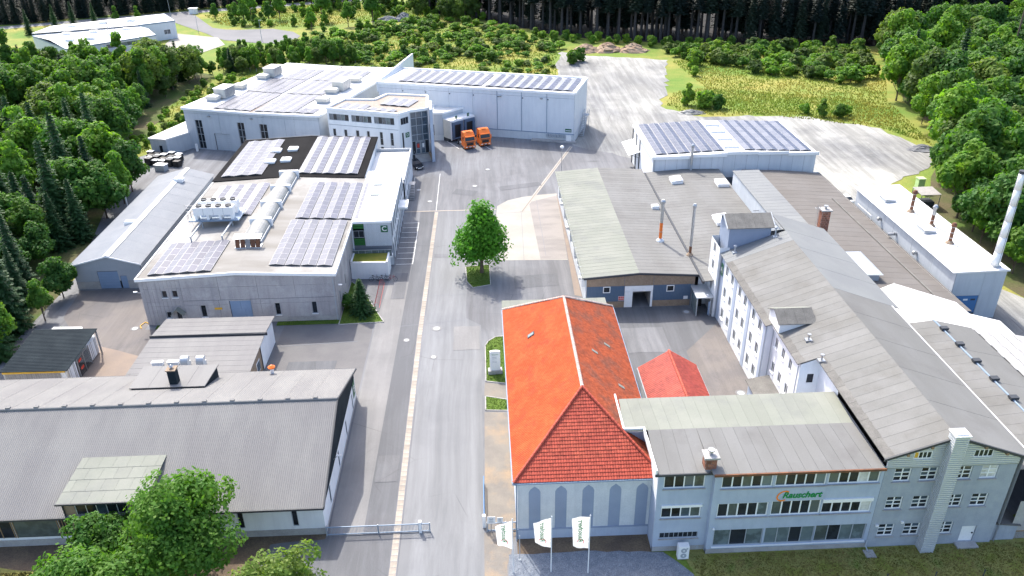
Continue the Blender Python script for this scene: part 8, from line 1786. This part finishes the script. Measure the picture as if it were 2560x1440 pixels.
# right meadow: a fringe of light shrubs before the plantation and single clumps
W3 = [(58, 258), (62, 240), (84, 222), (100, 212), (112, 222), (118, 252), (90, 258)]
wood(W3, 110, 2.7, [H[0], H[4], H[3], H[4], H[2], H[0], H[3], H[4]], .7, 1.7, lab('on the far side of the right meadow'), 'bushes on the far side of the right meadow', 3, flat_=.85)
wood([(26, 285), (54, 272), (92, 261), (120, 255), (118, 251), (90, 257), (52, 267), (24, 279)], 40, 2.6, [H[0], H[1]], .6, 1.1, lab('at the foot of the dark plantation'), 'shrubs at the foot of the dark plantation', 2)
for x, y, s, k, l in ((51.5, 196, 1.25, H[2], 'left bush of the clump at the gravel lot corner'), (54.5, 193, 1.35, H[0], 'middle bush of the clump at the gravel lot corner'), (57.8, 192, 1.3, H[1], 'right bush of the clump at the gravel lot corner'), (56, 196, 1.3, H[4], 'bright back bush of the clump at the gravel lot corner'),
                      (77.5, 186, .9, H[1], 'single dark bush on the right meadow'), (80.5, 183.5, 1.0, H[2], 'pointed bush on the right meadow'), (84.5, 182.5, 1.05, H[0], 'wider bush on the right meadow'), (87, 184.5, .8, H[4], 'small light bush on the right meadow'),
                      (30.5, 247, 1.5, H[1], 'tall bush at the left edge of the gravel lot'), (27.5, 243.5, 1.3, H[0], 'round bush at the left edge of the gravel lot'), (62, 234, 1.2, H[2], 'upright bush right of the gravel lot top'), (60.5, 226, .9, H[0], 'small bush right of the gravel lot'), (64, 240, 1.3, H[1], 'dark bush right of the gravel lot top')): plant(k, x, y, s, l)
W4 = [(97, 158), (103, 194), (114, 214), (126, 252), (200, 292), (260, 260), (200, 160), (140, 110), (96, 74), (82, 82), (77, 102), (78, 124), (88, 142)]
wood(W4, 260, 4.2, lambda x, y: D[1] if vr.random() < .42 else D[0] if vr.random() < .55 else D[3] if vr.random() < .4 else D[4] if vr.random() < .4 else S[0], .65, 1.4, lab((lambda x, y: y < 112, 'in the right wood beyond the tall white chimney'), (lambda x, y: y < 145, 'in the right wood behind the rusty stacks'), (lambda x, y: y < 200 and x < 122, 'at the gravel lot edge of the right wood'), (lambda x, y: y < 200, 'inside the right wood right of the gravel lot'), (lambda x, y: x < 140, 'at the meadow edge of the right wood'), 'at the top right of the right wood'), 'trees of the right wood')
# dark spruce plantation: rows of bare stems under dense tops
n = 0
for r_ in range(6):
    for x in [q*4.0 for q in range(-5, 52)]:
        xx = x+vr.uniform(-1.2, 1.2); e = [(-25, 340), (2, 320), (26, 289), (54, 276), (91, 265), (124, 258.5), (210, 262)]
        yb = next(a[1]+(b[1]-a[1])*(xx-a[0])/(b[0]-a[0]) for a, b in zip(e, e[1:]) if a[0] <= xx <= b[0]) if -25 <= xx <= 210 else None
        if yb is None: continue
        yy = yb+2.5+r_*4.2+vr.uniform(-1, 1)
        if not (in_view(xx, yy, 4, 1.05) or in_view(xx, yy, 12, 1.05)): continue
        if n >= 290: break
        k = FS[2] if (r_ >= 2 and vr.random() < .5) or (xx > 85 and vr.random() < .6) else FS[n % 2]
        plant(k, xx, yy, vr.uniform(.85, 1.1), ('tall dark spruce with bare stem ' if k is not FS[2] else 'tall dark spruce branched low down ')+('at the left end of the plantation' if xx < 30 else 'in the middle of the plantation' if xx < 75 else 'right of the middle of the plantation' if xx < 115 else 'at the right end of the plantation')+(', front row' if r_ < 2 else ''), 'plantation spruces'); n += 1
# dark spruces beyond the far road
c = 0
for i in range(60):
    u = i/60; a_ = [(-250, 305), (-184, 332), (-150, 348), (-117, 362), (-86, 374), (-55, 385)]; j = min(4, int(u*5)); f_ = u*5-j; x, y = a_[j][0]+(a_[j+1][0]-a_[j][0])*f_+vr.uniform(-1, 1), a_[j][1]+(a_[j+1][1]-a_[j][1])*f_+vr.uniform(0, 2)
    if in_view(x, y, 3, 1.04): plant(FS[3], x, y, vr.uniform(.6, .9), 'dark spruce in the front row beyond the far road', 'spruces beyond the far road')
for x, y in scatter([(-330, 315), (-260, 305), (-184, 336), (-140, 360), (-86, 382), (-50, 398), (-50, 440), (-330, 440)], 170, 3.6, 3):
    plant(FS[3], x, y, vr.uniform(.7, 1.0), 'dark spruce beyond the far road', 'spruces beyond the far road'); c += 1
for x, y, s in ((-158, 316, .75), (-152, 318, .8), (-146, 322, .7), (-139, 325, .6), (-132, 328, .55), (-165, 310, .7)): plant(S[0] if x < -144 else D[2], x, y, s, 'dark spruce behind the far works' if x < -144 else 'slender pale-barked tree behind the far works', 'trees behind the far works')
for p in D+S+H+FS:
    if p not in USED:
        for ch in list(p.children): bpy.data.objects.remove(ch)
        bpy.data.objects.remove(p)

# ---------------------------------------------------------------- grass and small stones
def tufts(name, polys, n, hmin, hmax, m_, blades=3, ok=None, w=.9, label=None):
    mb = MB(); ar = []
    for P in polys:
        a = abs(sum(P[i][0]*P[(i+1) % len(P)][1]-P[(i+1) % len(P)][0]*P[i][1] for i in range(len(P))))/2; ar.append(a)
    for P, a in zip(polys, ar):
        x0, x1, y0, y1 = min(p[0] for p in P), max(p[0] for p in P), min(p[1] for p in P), max(p[1] for p in P); k = 0; want = int(n*a/sum(ar)); tr_ = 0
        while k < want and tr_ < want*8:
            tr_ += 1; x, y = vr.uniform(x0, x1), vr.uniform(y0, y1)
            if not inpoly(x, y, P) or not in_view(x, y, 0, 1.03): continue
            for b in range(blades):
                q = vr.uniform(0, 6.283); h = vr.uniform(hmin, hmax); bx, by = math.cos(q)*h*w*.5, math.sin(q)*h*w*.5; l = vr.uniform(-.3, .3)*h
                i = len(mb.v); mb.v += [(x-bx, y-by, 0), (x+bx, y+by, 0), (x+l+bx*.3, y+l*.5+by*.3, h)]; mb.f.append((i, i+1, i+2)); mb.m.append(0)
            k += 1
    o = stuff(mb.build(name, m_)); o['label'] = label; o['category'] = 'grass'; return o
tufts('meadow_grass', [[(58, 245), (62, 188), (90, 174), (96, 160), (102, 196), (112, 218), (116, 250), (90, 256)], [(50, 187), (76, 185), (90, 175), (96, 160), (100, 196), (60, 212), (51, 209), (46, 197)]], 14000, .15, .42, 'meadow_tuft', label='long yellow-green grass of the right meadow')
tufts('meadow_grass', [[(-24, 206), (20, 200), (23, 250), (26, 262), (10, 305), (-60, 300), (-62, 282), (-40, 248)], [(-112, 345), (-98, 320), (-64, 314), (-20, 330), (0, 318), (-20, 360), (-60, 370), (-100, 352)], [(-74, 168), (-80, 205), (-72, 240), (-50, 246), (-50, 213), (-66, 180)]], 20000, .15, .5, 'meadow_tuft', label='rough grass behind the far halls')
tufts('lawn_grass', LAWNS+[rect(-28.5, -20.1, 93.6, 94.6)], 5200, .06, .16, 'grass_blade', label='short green grass of the little lawns')
tufts('lawn_grass', [[(17.7, 44), (52, 44), (52, 50.8), (34, 50.8), (17.3, 50.8)], rect(-48, -26, 44, 52)], 13000, .06, .18, 'grass_dry', label='patchy brownish lawn along the front')
mb = MB()
for _ in range(5200):
    x, y = vr.uniform(1.0, 17), vr.uniform(46, 51.6)
    if not inpoly(x, y, [(1.2, 46), (14.6, 46), (17.0, 48.6), (15.0, 51.3), (8, 51.8), (1.4, 51.7)]): continue
    s = vr.uniform(.025, .07); i = len(mb.v); mb.v += [(x-s, y, .01), (x, y-s*.8, .01), (x+s, y, .01), (x, y+s*.8, .01), (x+vr.uniform(-.3, .3)*s, y, .01+s*vr.uniform(.5, 1))]
    for q in ((0, 1, 4), (1, 2, 4), (2, 3, 4), (3, 0, 4)): mb.f.append(tuple(i+z for z in q)); mb.m.append(0)
o = stuff(mb.build('gravel_stones', 'stone_bit')); o['label'] = 'blue-grey gravel stones below the flags'; o['category'] = 'gravel'
